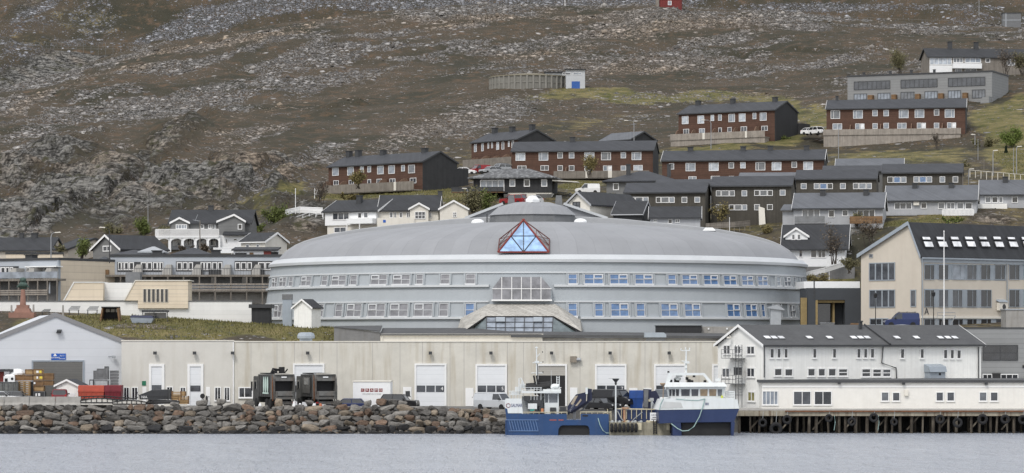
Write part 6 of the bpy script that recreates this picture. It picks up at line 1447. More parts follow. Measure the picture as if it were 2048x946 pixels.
q_=zD(1190,525,1222,548); ua=f.uz(q_[0],q_[2])[0]; z0_=f.uz(q_[0],q_[3])[1]; MB().box(ua,ua+.9,-.4,-.01,z0_,z0_+.65).build('heat_pump', M['offwhite'], f.root_)
f = pale('pale grey bungalow at the right edge with a solid white balcony and flower boxes',1960,2075,490,420,388.3,2.3,[(1710,485,1755,530,1),(1760,485,1805,530,1),(1810,485,1842,530,1),(1905,485,1950,530,1)],zD)
chims(f,zD,[(1858,360)],w=.8,vfrac=.42)
q_=zD(1640,537,1872,580); ua=f.uz(q_[0],q_[2],-1.6)[0]; ub=f.uz(q_[1],q_[2],-1.6)[0]; z1_=f.uz(q_[0],q_[2],-1.6)[1]; z0_=f.uz(q_[0],q_[3],-1.6)[1]
MB().box(ua,ub,-1.65,-.02,z0_,z1_-.0).build('balcony', M['white_wood'], f.root_)
# white mansard house
z8b = Zm(1500,400,548,1994)
f = house('mansard_house','white house with a steep black roof and small gabled dormer right of the round hall','house',1569,1690,458,-9,zat(526,458),8,494.6,3.3,'gable','white','roof_black','white_trim',None,low=3,og=.6,ov=.6,gutter='dark_metal')
wins(f,z8b,[(355,356,384,418,1,'mid'),(440,352,488,422,1,'mid'),(492,352,552,422,2,'mid'),(248,352,268,372,1,'dark')],fw=.12)
front_gable(f,z8b,(335,197),(245,272),(433,272),f.H-.3,-1.2,'white',[(303,248,329,290,1,'grey'),(343,248,370,290,1,'grey')],back=4.5)
b=MB(); b.box(-1.2,f.W+1.5,-1.9,-.6,-3,-.6); b.build('terrace_wall', M['concrete_dark'], f.root_)

# concrete tank, hut, top huts
c_ = W(1060,182,776); r_ = thing('water_tank','round concrete water tank with pilasters sunk in the scree beside the hut with blue door','water tank',c_)
Rt = 10.2; zt=zat(150.5,766)-c_.z
MB().lathe([(Rt,-4),(Rt,zt)],n=40).build('wall', mat('tank_concrete',(.20,.195,.175),.95,.12,.5,stain=.5,stain_col=(.13,.12,.10)), r_)
MB().lathe([(Rt+.25,zt),(Rt+.25,zt+.25),(Rt-.5,zt+.3),(4,zt+1.0),(.01,zt+1.2)],n=40).build('roof', mat('mossy_roof',(.22,.20,.15),.95,.25,.5), r_)
for k in range(40):
    a=2*math.pi*(k+.5)/40
    if math.sin(a)<.2:
        b=MB(); b.bar((Rt*math.cos(a),Rt*math.sin(a),-4),(Rt*math.cos(a),Rt*math.sin(a),zt),.45,.45); b.build('pilaster', mat('tank_pilaster',(.235,.228,.205),.95,.12), r_)
b=MB(); b.lathe([(Rt+.12,zt*.45),(Rt+.12,zt*.45+.18),(Rt,zt*.45+.2)],n=40); b.build('ring_beam', mat('tank_pilaster',(.33,.32,.29)), r_)
M['hut'] = mat('hut_render',(.47,.49,.51),.85,.06)
f = house('pump_hut','white hut with a sloping black roof and blue door beside the round concrete tank','hut',1132,1170,765,0,zat(181.5,765),6,139.5,.45,'mono','hut','roof_black',None,None,ov=.5,og=.3,low=3)
b=MB(); uu=f.uz(1091,150)[0]; b.box(uu,-.003,9.,14.,0,f.H-.05); b.build('rear_wing', M['hut'], f.root_); b=MB(); b.hexa([(uu-.3,8.6,f.H-.03),(-.003,8.6,f.H-.03),(-.003,14.5,f.H+.3),(uu-.3,14.5,f.H+.3),(uu-.3,8.6,f.H+.3),(-.003,8.6,f.H+.3),(-.003,14.5,f.H+.6),(uu-.3,14.5,f.H+.6)]); b.build('wing_roof', M['roof_black'], f.root_)
q_=zG(1297,476,1345,531); d_=panel(f.root_,'door',f,q_,'blue_door',-.06,.02)
wins(f,zG,[(1243,425,1292,438,1,'mid'),(1305,425,1355,438,1,'curtain')],fw=.08)
f = house('red_hut','dark red wooden hut with a small white window on the ridge at the top edge','hut',1319,1363,972,-6,zat(23,972),5,-4,1.5,'gable','red_wood','roof_black','white_trim',None,low=2,ov=.3)
f.wall.data.materials[0] = mat('barn_red',(.16,.03,.028),.8,.15,.8,boards='X',period=.2)
wins(f,zH,[(98,5,118,28,1,'curtain')],fw=.15)
b=MB(); b.box(-1.2,-.1,-.3,1.5,-2,5); b.build('wood_porch', M['old_wood'], f.root_)
f = house('grey_hut','grey flat topped metal hut on the ridge at the upper right corner','hut',2005.5,2042,962,-4,zat(59,962),4.5,26.5,0,'flat','steel_dark','dark_metal',None,None,low=2,ov=.15,th=.2)
b=MB(); b.box(-.05,f.W+.05,-.06,-.003,f.H*.56,f.H*.6); b.box(f.W*.15,f.W*.2,-.06,-.003,0,f.H); b.build('trim', M['steel'], f.root_)
# ---------------------------------------------------------------- rock bank: single boulders
import bmesh
def rock_mesh(name, seed, material, npts=20, flat=1.0):
    r_ = random.Random(seed); bm = bmesh.new()
    for i in range(npts):
        v = Vector((r_.gauss(0,1), r_.gauss(0,1), r_.gauss(0,1)))
        m_ = max(abs(v.x),abs(v.y),abs(v.z)); v = v.normalized()*.45+v/m_*.55
        bm.verts.new(v*r_.uniform(.82,1.0))
    bmesh.ops.convex_hull(bm, input=bm.verts)
    for v in [v for v in bm.verts if not v.link_faces]: bm.verts.remove(v)
    bmesh.ops.bevel(bm, geom=list(bm.edges), offset=.05, segments=1, affect='EDGES', profile=.6)
    me = bpy.data.meshes.new(name); bm.to_mesh(me); bm.free(); me.materials.append(material); return me
def rockmat(name, c, spread=.35, lich=.4):
    m, n, l, b = nodes(name); b.inputs['Roughness'].default_value = .9; b.inputs['Specular IOR Level'].default_value = .25
    t = n.new('ShaderNodeTexCoord').outputs['Object']; oi = n.new('ShaderNodeObjectInfo')
    ad = n.new('ShaderNodeVectorMath'); ad.operation = 'ADD'; l.new(t, ad.inputs[0]); sc = n.new('ShaderNodeVectorMath'); sc.operation='SCALE'; sc.inputs[0].default_value=(37,17,53); l.new(oi.outputs['Random'], sc.inputs['Scale']); l.new(sc.outputs[0], ad.inputs[1]); src = ad.outputs[0]
    n1 = noisen(n,l,src,1.3,6,.7); n2 = noisen(n,l,src,4.5,5,.7); n3 = noisen(n,l,src,1.2,4,.6,((.8,.8,3.5),(R(10),0,0)))
    f = mathn(n,l,'MULTIPLY',rangen(n,l,n1,.3,.7,1-spread,1+spread),rangen(n,l,n3,.35,.65,.8,1.2)); f = mathn(n,l,'MULTIPLY',f,rangen(n,l,oi.outputs['Random'],0,1,.7,1.35))
    cv = n.new('ShaderNodeVectorMath'); cv.operation='SCALE'; cv.inputs[0].default_value=c; l.new(f,cv.inputs['Scale'])
    col = mixn(n,l,rangen(n,l,n2,.56,.68,0,lich),cv.outputs[0],(.34,.325,.29)); col = mixn(n,l,rangen(n,l,n2,.44,.34,0,.75),col,(.03,.028,.026))
    l.new(col,b.inputs['Base Color']); bp = n.new('ShaderNodeBump'); bp.inputs['Distance'].default_value=.12; bp.inputs['Strength'].default_value=.9
    l.new(mathn(n,l,'ADD',n1,mathn(n,l,'MULTIPLY',n2,.6)),bp.inputs['Height']); l.new(bp.outputs[0],b.inputs['Normal']); return m
RCOL = {'grey':rockmat('grey_boulder',(.175,.166,.152)),'dark grey':rockmat('dark_grey_boulder',(.10,.095,.088)),'rust brown':rockmat('rust_brown_boulder',(.135,.092,.066)),'tan':rockmat('tan_boulder',(.20,.165,.125)),'black wet':rockmat('wet_boulder',(.03,.03,.031),.4,.12)}
RM = {c: [rock_mesh('riprap_boulder', k*7+i*131, m_) for k in range(7)] for i,(c,m_) in enumerate(RCOL.items())}
rr = random.Random(11)
PLACE = ((165,'below the concrete barriers'),(345,'below the white gangway sections'),(500,'below the crates and loose tyres'),(690,'below the two refuse trucks'),(830,'below the white office container'),(960,'below the garage doors'),(1100,'beside the blue workboat'))
COURSE = ('waterline','second','third','fourth','fifth','top')
def boulder(c, x, y, z, s, rot, label, group='boulders of the rock bank'):
    o = bpy.data.objects.new('riprap_boulder', rr.choice(RM[c])); COL.objects.link(o)
    o.location=(x,y,z); o.scale=s; o.rotation_euler=rot; tag(o,label,'boulder',group); return o
nb = 0; FILL = []
for row in range(6):
    zc = -.05+row*.56; yc = 350.4+row*1.06; px = -30.+rr.uniform(-10,10)
    ztop_scale = 1.0
    while px < 1012:
        L = rr.choice((.36,.5,.62,.78,1.0))*rr.uniform(.85,1.2)*1.1; h = rr.uniform(.36,.56)
        X = (px-1024)*yc/F + L
        pxc = 1024+X*F/yc
        lowend = 0 if pxc < 850 else .55*(pxc-850)/160
        zz = zc - lowend*row/5
        c = rr.choices(('grey','dark grey','rust brown','tan'), (.34,.3,.2,.16))[0]
        if row == 0: c = 'black wet'
        if row == 1 and rr.random() < .35: c = 'black wet'
        pl = next(t_ for lim,t_ in PLACE if pxc < lim)
        if row == 0: FILL.append((X,yc,zz,L,h)); px += L*2*F/yc*.86; continue
        boulder(c, X, yc+rr.uniform(-.3,.3), zz+rr.uniform(-.12,.12), (L,rr.uniform(.5,.8),h), (rr.uniform(-.25,.25),rr.uniform(-.22,.22),rr.uniform(-.3,.3)), f'{c} boulder in the {COURSE[row]} rock course {pl}')
        px += L*2*F/yc*.86; nb += 1
# small stones wedged between
fb = MB(); base = [rock_mesh('t', 900+i, RCOL['dark grey'], 12) for i in range(4)]
vs = [[tuple(v.co) for v in m_.vertices] for m_ in base]; fs = [[tuple(p.vertices) for p in m_.polygons] for m_ in base]
for i in range(1500):
    k = rr.randrange(4); t = rr.random(); Yv = 349.9+t*6.4; px = rr.uniform(-30,1012); X=(px-1024)*Yv/F; low_ = 0 if px<850 else .55*(px-850)/160*t
    z = -.3+t*3.15-low_; s = rr.uniform(.14,.36); a = rr.uniform(0,6.28); ca_,sa_ = math.cos(a),math.sin(a)
    fb.cur = rr.choice((0,0,1,2))
    fb.mesh([(X+s*1.3*(v[0]*ca_-v[1]*sa_), Yv+s*(v[0]*sa_+v[1]*ca_), z+s*.7*v[2]) for v in vs[k]], fs[k])
for X,yc,zz,L,h in FILL:
    k = rr.randrange(4); fb.cur = 3; a = rr.uniform(-.3,.3); ca_,sa_ = math.cos(a),math.sin(a)
    fb.mesh([(X+L*v[0]*ca_-.6*v[1]*sa_, yc+L*v[0]*sa_+.6*v[1]*ca_, zz+h*v[2]) for v in vs[k]], fs[k])
tag(fb.build('rubble', [RCOL['dark grey'],RCOL['grey'],RCOL['tan'],RCOL['black wet']]),'dark wet stones and rubble wedged between the boulders of the rock bank','rubble',kind='stuff')
# loose boulders on the quay edge
for px,py,w,h,c,lbl in ((405,806,30,12,'grey','pale grey slab boulder on the quay edge beside the loose tyres'),(443,803,22,16,'grey','peaked grey boulder on the quay between two black tyres'),(499,807,24,13,'grey','rounded grey boulder on the quay edge left of the refuse trucks'),(557,806,19,20,'tan','tall tan boulder on the quay in front of the left refuse truck'),(618,805,22,10,'dark grey','low dark boulder on the quay before the second refuse truck'),(676,807,21,15,'dark grey','greenish dark boulder on the quay right of the second refuse truck'),(735,806,18,14,'grey','pale grey boulder in front of the white office container'),(762,804,24,16,'rust brown','rusty boulder on the quay left of the parked dark people carrier'),(786,806,24,16,'dark grey','dark grey boulder in front of the parked dark people carrier'),(806,807,20,14,'grey','grey boulder before the front wheel of the dark people carrier'),(350,808,20,10,'grey','grey boulder on the quay edge before the brown wooden crates'),(985,838,22,13,'tan','tan boulder at the low end of the rock bank beside the blue workboat'),(995,850,24,14,'dark grey','large dark boulder at the waterline beside the blue workboat')):
    Yv = 357.6 if py < 820 else 352.5; c_ = W(px,py,Yv); boulder(c,c_.x,Yv,c_.z,(w/2/17.2,.5,h/2/17.2*1.15),(rr.uniform(-.2,.2),rr.uniform(-.2,.2),rr.uniform(-.5,.5)),lbl,None)
for o in COL.objects:
    pass

# ---------------------------------------------------------------- vehicles
M['tyre'] = mat('tyre_rubber',(.017,.017,.018),.85,.2); M['rim'] = mat('alloy_rim',(.30,.31,.32),.4,.1,metal=.6)
M['carglass'] = glassmat('car_glass',(.02,.023,.026),.04,1.0); M['lamp'] = glassmat('lamp_lens',(.7,.71,.70),.1); M['taillamp'] = glassmat('tail_lamp_lens',(.35,.012,.01),.15)
def paint(name, c, metal=.25): return mat(name, c, .28, .06, 1.2, metal=metal, spec=.6)
PAINT = {'black':paint('black_paint',(.012,.012,.014)),'silver':paint('silver_paint',(.42,.43,.44),.5),'red':paint('red_paint',(.28,.015,.018)),'dkred':paint('dark_red_paint',(.16,.014,.02)),'white':paint('white_car_paint',(.74,.74,.73),0),'blue':paint('navy_paint',(.018,.03,.10)),'grey':paint('grey_paint',(.10,.105,.11)),'greypale':paint('pale_grey_paint',(.50,.52,.54),.2)}
def wheel(parent, x, y, r, w=.2, side=-1):
    o = MB().lathe([(r*.6,-w/2),(r*.96,-w/2),(r,-w/4),(r,w/4),(r*.96,w/2),(r*.6,w/2)],n=16,axis='y').build('wheel', M['tyre'], parent)
    MB().lathe([(.01,w*.30*1),(r*.3,w*.42),(r*.6,w*.38),(r*.62,-w*.38),(r*.3,-w*.42),(.01,-w*.3)],n=12,axis='y').build('rim', M['rim'], o)
    o.location=(x,y,r); return o
# side profiles: (lower body, greenhouse) as fractions of length and metres of height
CARS = {
 'hatch': dict(L=4.1,Wd=1.75,body=[(0,.28),(0,.62),(.02,.86),(.16,.93),(.30,.96),(.98,.98),(1,.7),(1,.28)],gh=[(.29,.95),(.44,1.42),(.80,1.47),(.97,.97)]),
 'wagon': dict(L=4.6,Wd=1.8,body=[(0,.28),(0,.62),(.02,.82),(.17,.90),(.29,.94),(.985,.96),(1,.7),(1,.28)],gh=[(.28,.93),(.42,1.40),(.88,1.45),(.98,.95)]),
 'suv': dict(L=4.5,Wd=1.85,body=[(0,.32),(0,.75),(.02,1.0),(.18,1.06),(.28,1.08),(.985,1.10),(1,.8),(1,.32)],gh=[(.27,1.07),(.38,1.66),(.90,1.70),(.98,1.09)]),
 'sedan': dict(L=4.6,Wd=1.8,body=[(0,.28),(0,.6),(.02,.80),(.18,.90),(.30,.93),(.85,.96),(.985,.92),(1,.7),(1,.28)],gh=[(.29,.92),(.42,1.38),(.70,1.40),(.86,.95)]),
 'van': dict(L=4.9,Wd=1.9,body=[(0,.30),(0,.75),(.02,.95),(.14,1.16),(.20,1.18),(1,1.2),(1,.3)],gh=[(.17,1.17),(.27,1.82),(.31,1.90),(.985,1.92),(1,1.19)],solid=.45),
 'smallvan': dict(L=4.4,Wd=1.85,body=[(0,.30),(0,.7),(.02,.92),(.17,1.06),(.25,1.08),(1,1.1),(1,.3)],gh=[(.23,1.07),(.36,1.72),(.40,1.80),(.95,1.82),(.99,1.09)],solid=.5),
}
def car(name, label, cat, kind, color, loc, heading, group=None, scale=1.0, rails=False):
    """front towards local -x end of the profile (x = 0 nose); heading = degrees of the nose direction, 180 = nose to the left"""
    d = CARS[kind]; L,Wd = d['L'],d['Wd']; pm = PAINT[color]; t = thing(name,label,cat,loc,R(heading-180),group); t.scale=(scale,)*3
    X = lambda f_: (f_-.5)*L; h = Wd/2
    b = MB(); P_ = [(X(a),z) for a,z in d['body']]; n_ = len(P_); k=len(b.v)
    rows = []
    for y,ins,dz in ((-h+.06,.02,0),(-h,0,0),(h,0,0),(h-.06,.02,0)): pass
    b.prism([(x,-h,z) for x,z in reversed(P_)],(0,2*h,0)); bo = b.build('body', pm, t, bevel=.05)
    # arches
    r_ = .32 if kind in('hatch','sedan','wagon') else .35
    g = d['gh']; tw = .17
    for nm, frac0 in (('cabin',0),):
        vb = [(X(a),z) for a,z in g]; z0 = vb[0][1]; zt = max(z for _,z in vb)
        def yy(z): return h-.04-tw*(z-z0)/(zt-z0)
        b = MB(); nn = len(vb); k=len(b.v)
        for x,z in vb: b.v.append((x,-yy(z),z))
        for x,z in vb: b.v.append((x,yy(z),z))
        b.f.append(tuple(range(nn-1,-1,-1))); b.f.append(tuple(range(nn,2*nn)))
        for i in range(nn): j=(i+1)%nn; b.f.append((i,j,j+nn,i+nn))
        b.mi=[0]*len(b.f); b.build('windows', M['carglass'], t)
    b = MB()
    top = [p for p in vb if p[1] > zt-.15]; x0,x1 = top[0][0],top[-1][0]
    b.hexa([(x0-.02,-yy(zt)-.02,zt-.05),(x1+.03,-yy(zt)-.02,zt-.05),(x1+.03,yy(zt)+.02,zt-.05),(x0-.02,yy(zt)+.02,zt-.05),(x0+.05,-yy(zt)+.05,zt+.035),(x1,-yy(zt)+.05,zt+.035),(x1,yy(zt)-.05,zt+.035),(x0+.05,yy(zt)-.05,zt+.035)])
    for sgn in (-1,1):
        for (p,q_) in ((vb[0],vb[1]),(vb[-1],vb[-2]),((X((g[0][0]+g[-1][0])/2+.03),z0),(X((g[0][0]+g[-1][0])/2+.01),zt))):
            b.bar((p[0],sgn*(yy(p[1])+.005),p[1]),(q_[0],sgn*(yy(q_[1])+.005),q_[1]),.09,.05)
        if 'solid' in d:
            xa=X(d['solid']); b.prism([(xa,sgn*(h-.015),z0-.02),(X(.995),sgn*(h-.015),z0-.02),(X(.985),sgn*(yy(zt)+.03),zt-.04),(xa,sgn*(yy(zt)+.03),zt-.04)] if sgn>0 else [(xa,sgn*(yy(zt)+.03),zt-.04),(X(.985),sgn*(yy(zt)+.03),zt-.04),(X(.995),sgn*(h-.015),z0-.02),(xa,sgn*(h-.015),z0-.02)],(0,-sgn*.03,0))
    b.build('roof', pm, t)
    if rails:
        b=MB()
        for s_ in (-1,1): b.tube([(x0+.2,s_*.6,zt+.1),(x1-.2,s_*.6,zt+.1)],.03,5)
        for xx in (x0+.3,(x0+x1)/2,x1-.3): b.box(xx-.03,xx+.03,-.65,.65,zt+.08,zt+.16)
        b.build('roof_rack', M['black'], t)
    for x in (X(.18),X(.80)):
        for s_ in (-1,1): wheel(t,x,s_*(h-.09),r_,.22)
    zl_ = d['body'][1][1]
    for s_ in (-1,1):
        MB().hexa([(X(0)-.03,s_*h*.92-.2*(s_>0)-0*(s_<0),zl_-.02),(X(.06),s_*h*.92-.2*(s_>0),zl_-.02),(X(.06),s_*h*.92+.2*(s_<0),zl_-.02),(X(0)-.03,s_*h*.92+.2*(s_<0),zl_-.02),(X(0)-.02,s_*h*.92-.2*(s_>0),zl_+.14),(X(.06),s_*h*.92-.2*(s_>0),zl_+.14),(X(.06),s_*h*.92+.2*(s_<0),zl_+.14),(X(0)-.02,s_*h*.92+.2*(s_<0),zl_+.14)]).build('headlight', M['lamp'], t)
        MB().box(X(1)-.05,X(1)+.03,s_*h*.9-.14*(s_>0),s_*h*.9+.14*(s_<0),zl_+.05,zl_+.4).build('tail_light', M['taillamp'], t)
        MB().box(X(g[0][0])+.25,X(g[0][0])+.42,s_*(h+.02),s_*(h+.2),z0+.02,z0+.18).build('mirror', M['black'], t)
    MB().box(X(0)-.04,X(0)+.05,-h*.55,h*.55,.36,.52).build('grille', M['black'], t)
    MB().box(X(1)-.0,X(1)+.035,-.26,.26,zl_-.02,zl_+.1).build('number_plate', M['white'], t)
    return t
def onq(px, Y, z=QZ): return ((px-1024)*Y/F, Y, z)
VG = 'vehicles parked on the quay'
car('van','pale grey van with dark rear windows parked on the quay left of the blue workboat','van','van','greypale',onq(990,361,QZ-.1),-35,None)
car('car','dark people carrier behind boulders right of the white office container','car','suv','black',onq(799,361),-12,None)
car('car','dark blue low car half hidden by boulders beside the second refuse truck','car','wagon','blue',onq(692,363,QZ-.3),180,None)
t = car('van','black van with a green star mark parked behind the grey lamp post','van','van','black',onq(1229,360,QZ+.25),-35,None,1.05)
car('car','black low car parked in front of the black van beside the folded crane','car','sedan','black',onq(1202,357.9,QZ-.1),-40,None)
b = MB(); s4=[]
for k in range(8):
    a=math.pi*k/4+math.pi/2; r_=.62 if k%2==0 else .2; s4.append((-2.25+.0+1.55+r_*math.cos(a)*.75, 1.45+r_*math.sin(a)))
# green star on the side facing the water (local +y is the far side after the turn)
for a_ in (1,):
    bb=MB(); 
    o_=bb.xz([(p[0],p[1]) for p in s4],-1.05,-1.02).build('star_mark', mat('bright_green',(.03,.5,.22),.5,.05), t); o_.rotation_euler=(0,0,math.pi); o_.location=(2.1,0,.05)
car('car','dark red estate car seen from behind before the small white shed','car','suv','dkred',onq(120,366,PZ),96,None)
car('car','silver car cut by the left edge behind the concrete barriers','car','hatch','silver',onq(6,365,PZ),0,None)
car('car','dark grey sloping car behind the concrete barriers near the stacked crates','car','wagon','grey',onq(37,366.5,PZ),0,None)
# up on the slope
def onh(px, py, Y): c_=W(px,py,Y); return c_
car('car','white hatchback parked left of the red van above the black bungalow','car','hatch','white',onh(932,350,600),-10)
car('van','bright red van parked between white hatchback and silver cars before the slanted red row house','van','smallvan','red',onh(958,348.5,602),-150)
car('car','silver car parked just right of the red van','car','wagon','silver',onh(981,348,600),-140)
car('car','pale silver off-roader with roof rails, last in the line of parked cars','car','suv','silver',onh(1000,345,604),-140,rails=True)
car('car','white car on the right of the pair beside the slanted red row house','car','suv','white',onh(1636,270,634),-60)
car('car','white car on the left of the pair beside the slanted red row house','car','hatch','white',onh(1622,270,638),-30)
car('van','white van on the grass bank between black bungalow and hipped grey house','van','smallvan','white',onh(1175,388.5,540),180)
car('car','red car below the black bungalow just behind the round hall crown','car','suv','red',onh(1027,410,512),150)
car('car','silver car beside the red car behind the white skylight lantern','car','hatch','silver',onh(1063,409,512),180)
car('van','navy blue van with roof rails parked in front of the cream school','van','smallvan','blue',onh(1803,655,386),180,None,1.0,rails=True)
c_=W(1803,655,384.2); t=thing('water_trough','pale oval metal tank lid on the ground before the navy blue van','tank',(c_.x,384.2,c_.z-.2)); MB().lathe([(1.0,.0),(1.25,.25),(1.2,.5),(.01,.6)],n=14).build('lid', M['steel'], t); t.scale=(1.1,.6,1)

# refuse trucks
M['truck'] = mat('black_truck',(.042,.043,.043),.5,.25,1.5); M['truck2'] = mat('dark_truck_steel',(.105,.105,.10),.6,.3,2,stain=.4,stain_col=(.10,.07,.05))
def refuse_truck(label, px, Y, rz, ovals):
    t = thing('refuse_truck',label,'refuse truck',onq(px,Y),R(rz)); h=1.25; t.scale=(1.06,1,1.2)
    # y = 0 rear, towards + is the front
    b=MB(); b.box(-h,h,1.3,6.2,1.15,3.35); 
    for k in range(6): b.box(-h-.04,-h-.002,1.5+k*.8,1.62+k*.8,1.2,3.3); b.box(h+.002,h+.04,1.5+k*.8,1.62+k*.8,1.2,3.3)
    b.build('container', M['truck'], t, bevel=.04)
    b=MB(); b.hexa([(-h+.1,6.5,.6),(h-.1,6.5,.6),(h-.1,8.7,.6),(-h+.1,8.7,.6),(-h+.1,6.5,3.15),(h-.1,6.5,3.15),(h-.1,8.4,3.15),(-h+.1,8.4,3.15)]); cb=b.build('cab', M['truck'], t, bevel=.06)
    for s_ in (-1,1): MB().box(s_*(h-.1)-.012,s_*(h-.1)+.012,6.9,8.1,1.9,2.75).build('side_window', M['carglass'], cb)
    for s_ in (-1,1): MB().box(s_*(h+.12)-.08,s_*(h+.12)+.08,8.2,8.4,1.7,2.6).build('mirror', M['black'], cb)
    b=MB(); b.box(-.5,.5,.3,8.3,.55,.95); b.build('chassis', M['black'], t)
    # tailgate: frame around a deep hopper
    b=MB(); b.prism([(-h,0,.95),(-h,1.29,.95),(-h,1.29,3.4),(-h,.35,3.4),(-h,0,2.95)],(.16,0,0)); b.prism([(h-.16,0,.95),(h-.16,1.29,.95),(h-.16,1.29,3.4),(h-.16,.35,3.4),(h-.16,0,2.95)],(.16,0,0))
    b.prism([(-h+.161,.1,2.75),(h-.161,.1,2.75),(h-.161,.38,3.4),(-h+.161,.38,3.4)],(0,.9,0)); b.box(-h+.161,h-.161,-.05,.3,.95,1.45); b.box(-h+.161,h-.161,.9,1.28,1.2,2.74)
    tg=b.build('tailgate', M['truck2'], t)
    MB().box(-h+.17,h-.17,.82,.898,1.46,2.7).build('hopper', M['black'], tg)
    b=MB(); b.hexa([(-h+.2,-.25,1.3),(h-.2,-.25,1.3),(h-.2,.0,1.3),(-h+.2,.0,1.3),(-h+.2,-.12,1.75),(h-.2,-.12,1.75),(h-.2,.02,1.75),(-h+.2,.02,1.75)]); b.box(-h+.1,h-.1,-.4,-.1,.95,1.15)
    for s_ in (-1,1): b.tube([(s_*(h-.3),-.15,.75),(s_*(h-.3),-.2,1.7)],.08,6)
    b.build('bin_lifter', M['truck2'], t)
    b=MB(); b.box(-.95,.95,-.15,.25,.45,.75); b.build('rear_bumper', M['truck2'], t)
    for s_ in (-1,1):
        MB().box(s_*1.05-.16,s_*1.05+.16,-.18,-.152,.55,.68).build('tail_light', M['taillamp'], t)
        b=MB(); b.tube([(s_*(h+.05),.2,.8),(s_*(h+.07),.25,2.2),(s_*(h-.05),.6,3.3)],.07,6); b.build('hydraulic_ram', M['rust'] if s_<0 else M['dark_metal'], t)
    MB().box(-h+.2,h-.2,.05,.3,3.401,3.47).build('light_bar', M['offwhite'], tg)
    MB().box(-.3,.3,.14,.2,3.05,3.18).build('number_plate', M['white'], tg)
    for y in (1.7,3.0,7.2):
        for s_ in (-1,1): wheel(t,0,0,.5,.3).location=(s_*(h-.16),y,.5); 
    for o in t.children:
        if o.name.startswith('wheel'): o.rotation_euler=(0,0,math.pi/2)
    b=MB(); b.tube([(-h+.2,1.5,3.42),(-h+.2,6.,3.45),(h-.2,6,3.45),(h-.2,1.5,3.42)],.05,6); b.build('roof_rail', M['black'], t)
    if ovals:
        for k in range(3):
            o=MB().lathe([(.01,-.008),(.28,-.008),(.28,.008),(.01,.008)],n=18,axis='x').build('oval_mark', mat('pale_mint',(.52,.66,.60),.4,.05), t); o.location=(-h-.055,2.25+k*.72,2.35); o.scale=(1,1.0,2.9)
        MB().box(-h-.06,-h-.045,1.9,4.2,1.45,1.6).build('lettering_strip', mat('pale_mint',(.52,.66,.60)), t)
        b=MB(); b.tube([(-.9,2.2,3.5),(-.6,2.5,3.9),(.2,2.8,3.8),(.7,2.6,4.0)],.12,6); b.box(.2,.75,2.4,2.9,3.5,4.1); b.tube([(-.9,2.2,3.4),(-.75,2.0,3.85)],.1,6); b.tube([(.75,2.5,3.5),(1.1,2.4,3.9)],.07,6); b.box(-.7,-.2,2.1,2.5,3.4,3.75); b.build('folded_crane', M['black'], t)
    else:
        MB().box(-h-.07,-h-.045,2.0,5.2,1.5,3.1).build('side_panel', M['truck2'], t); MB().box(-h-.09,-h-.072,2.5,4.4,2.35,3.0).build('side_screen', G['grey'], t)
    return t
refuse_truck('black refuse truck with three pale ovals on its side and a folded crane on top',569,360,22,True)
refuse_truck('black refuse truck without ovals, standing right beside the one carrying a folded crane',652,360.5,20,False)
# white office container
t=thing('office_container','white site office container with red letter squares on the quay','container',onq(706,364),R(-4))
Wc=75/16.8; b=MB(); b.box(0,Wc,0,2.4,.1,3.12); b.build('wall', M['white'], t); b=MB(); b.box(-.06,Wc+.06,-.06,2.46,3.122,3.28); b.build('roof', M['offwhite'], t)
for i,ch in enumerate('CRAMO'):
    x=.95+i*.54; sq=MB().box(x,x+.42,-.02,-.003,1.95,2.35).build('letter_square', mat('sign_red',(.20,.015,.018),.5,.08), t); text_mesh(ch,.4,M['white_trim'],sq,(x+.21,-.028,2.15),depth=.004)
text_mesh('FOR A SMART WAY AT WORK',.19,M['dark_metal'],t,(2.25,-.012,1.68),depth=.004,sx=.85)
b=MB(); b.box(-.02,-.003,.7,1.6,1.3,2.0); b.build('side_window', G['mid'], t); MB().box(-.025,-.003,.6,1.6,.65,1.0).build('side_sign', mat('sign_red',(.20,.015,.018)), t)
for x in (.1,Wc-.3): MB().box(x,x+.2,.2,2.2,-.0,.1).build('skid', M['dark_metal'], t)

# barriers
for i,(p0,p1) in enumerate(((-60,7.5),(8.5,57.5),(58.5,109.5),(110.5,161))):
    Yv=358.6; x0_=(p0-1024)*Yv/F; x1_=(p1-1024)*Yv/F; z0_=zat(812,Yv); z1_=zat(793.5,Yv)
    t=thing('concrete_barrier',['concrete barrier block cut by the left edge of the quay','concrete barrier block in front of the silver and grey cars','concrete barrier block in front of the crate stack','concrete barrier block at the right end of the row below the small white shed'][i],'barrier',(x0_,Yv,z0_),0,'concrete barrier blocks along the rock bank')
    h=z1_-z0_; b=MB(); b.yz([(0,0),(.6,0),(.6,.14),(.42,.4),(.36,h),(.24,h),(.18,.4),(0,.14)],0,x1_-x0_); b.build('block', M['concrete'], t, bevel=.02)
    b=MB()
    for q_ in (.25,.75): b.box((x1_-x0_)*q_-.25,(x1_-x0_)*q_+.25,-.01,.1,-.002,.12)
    b.build('lifting_slot', M['black'], t)

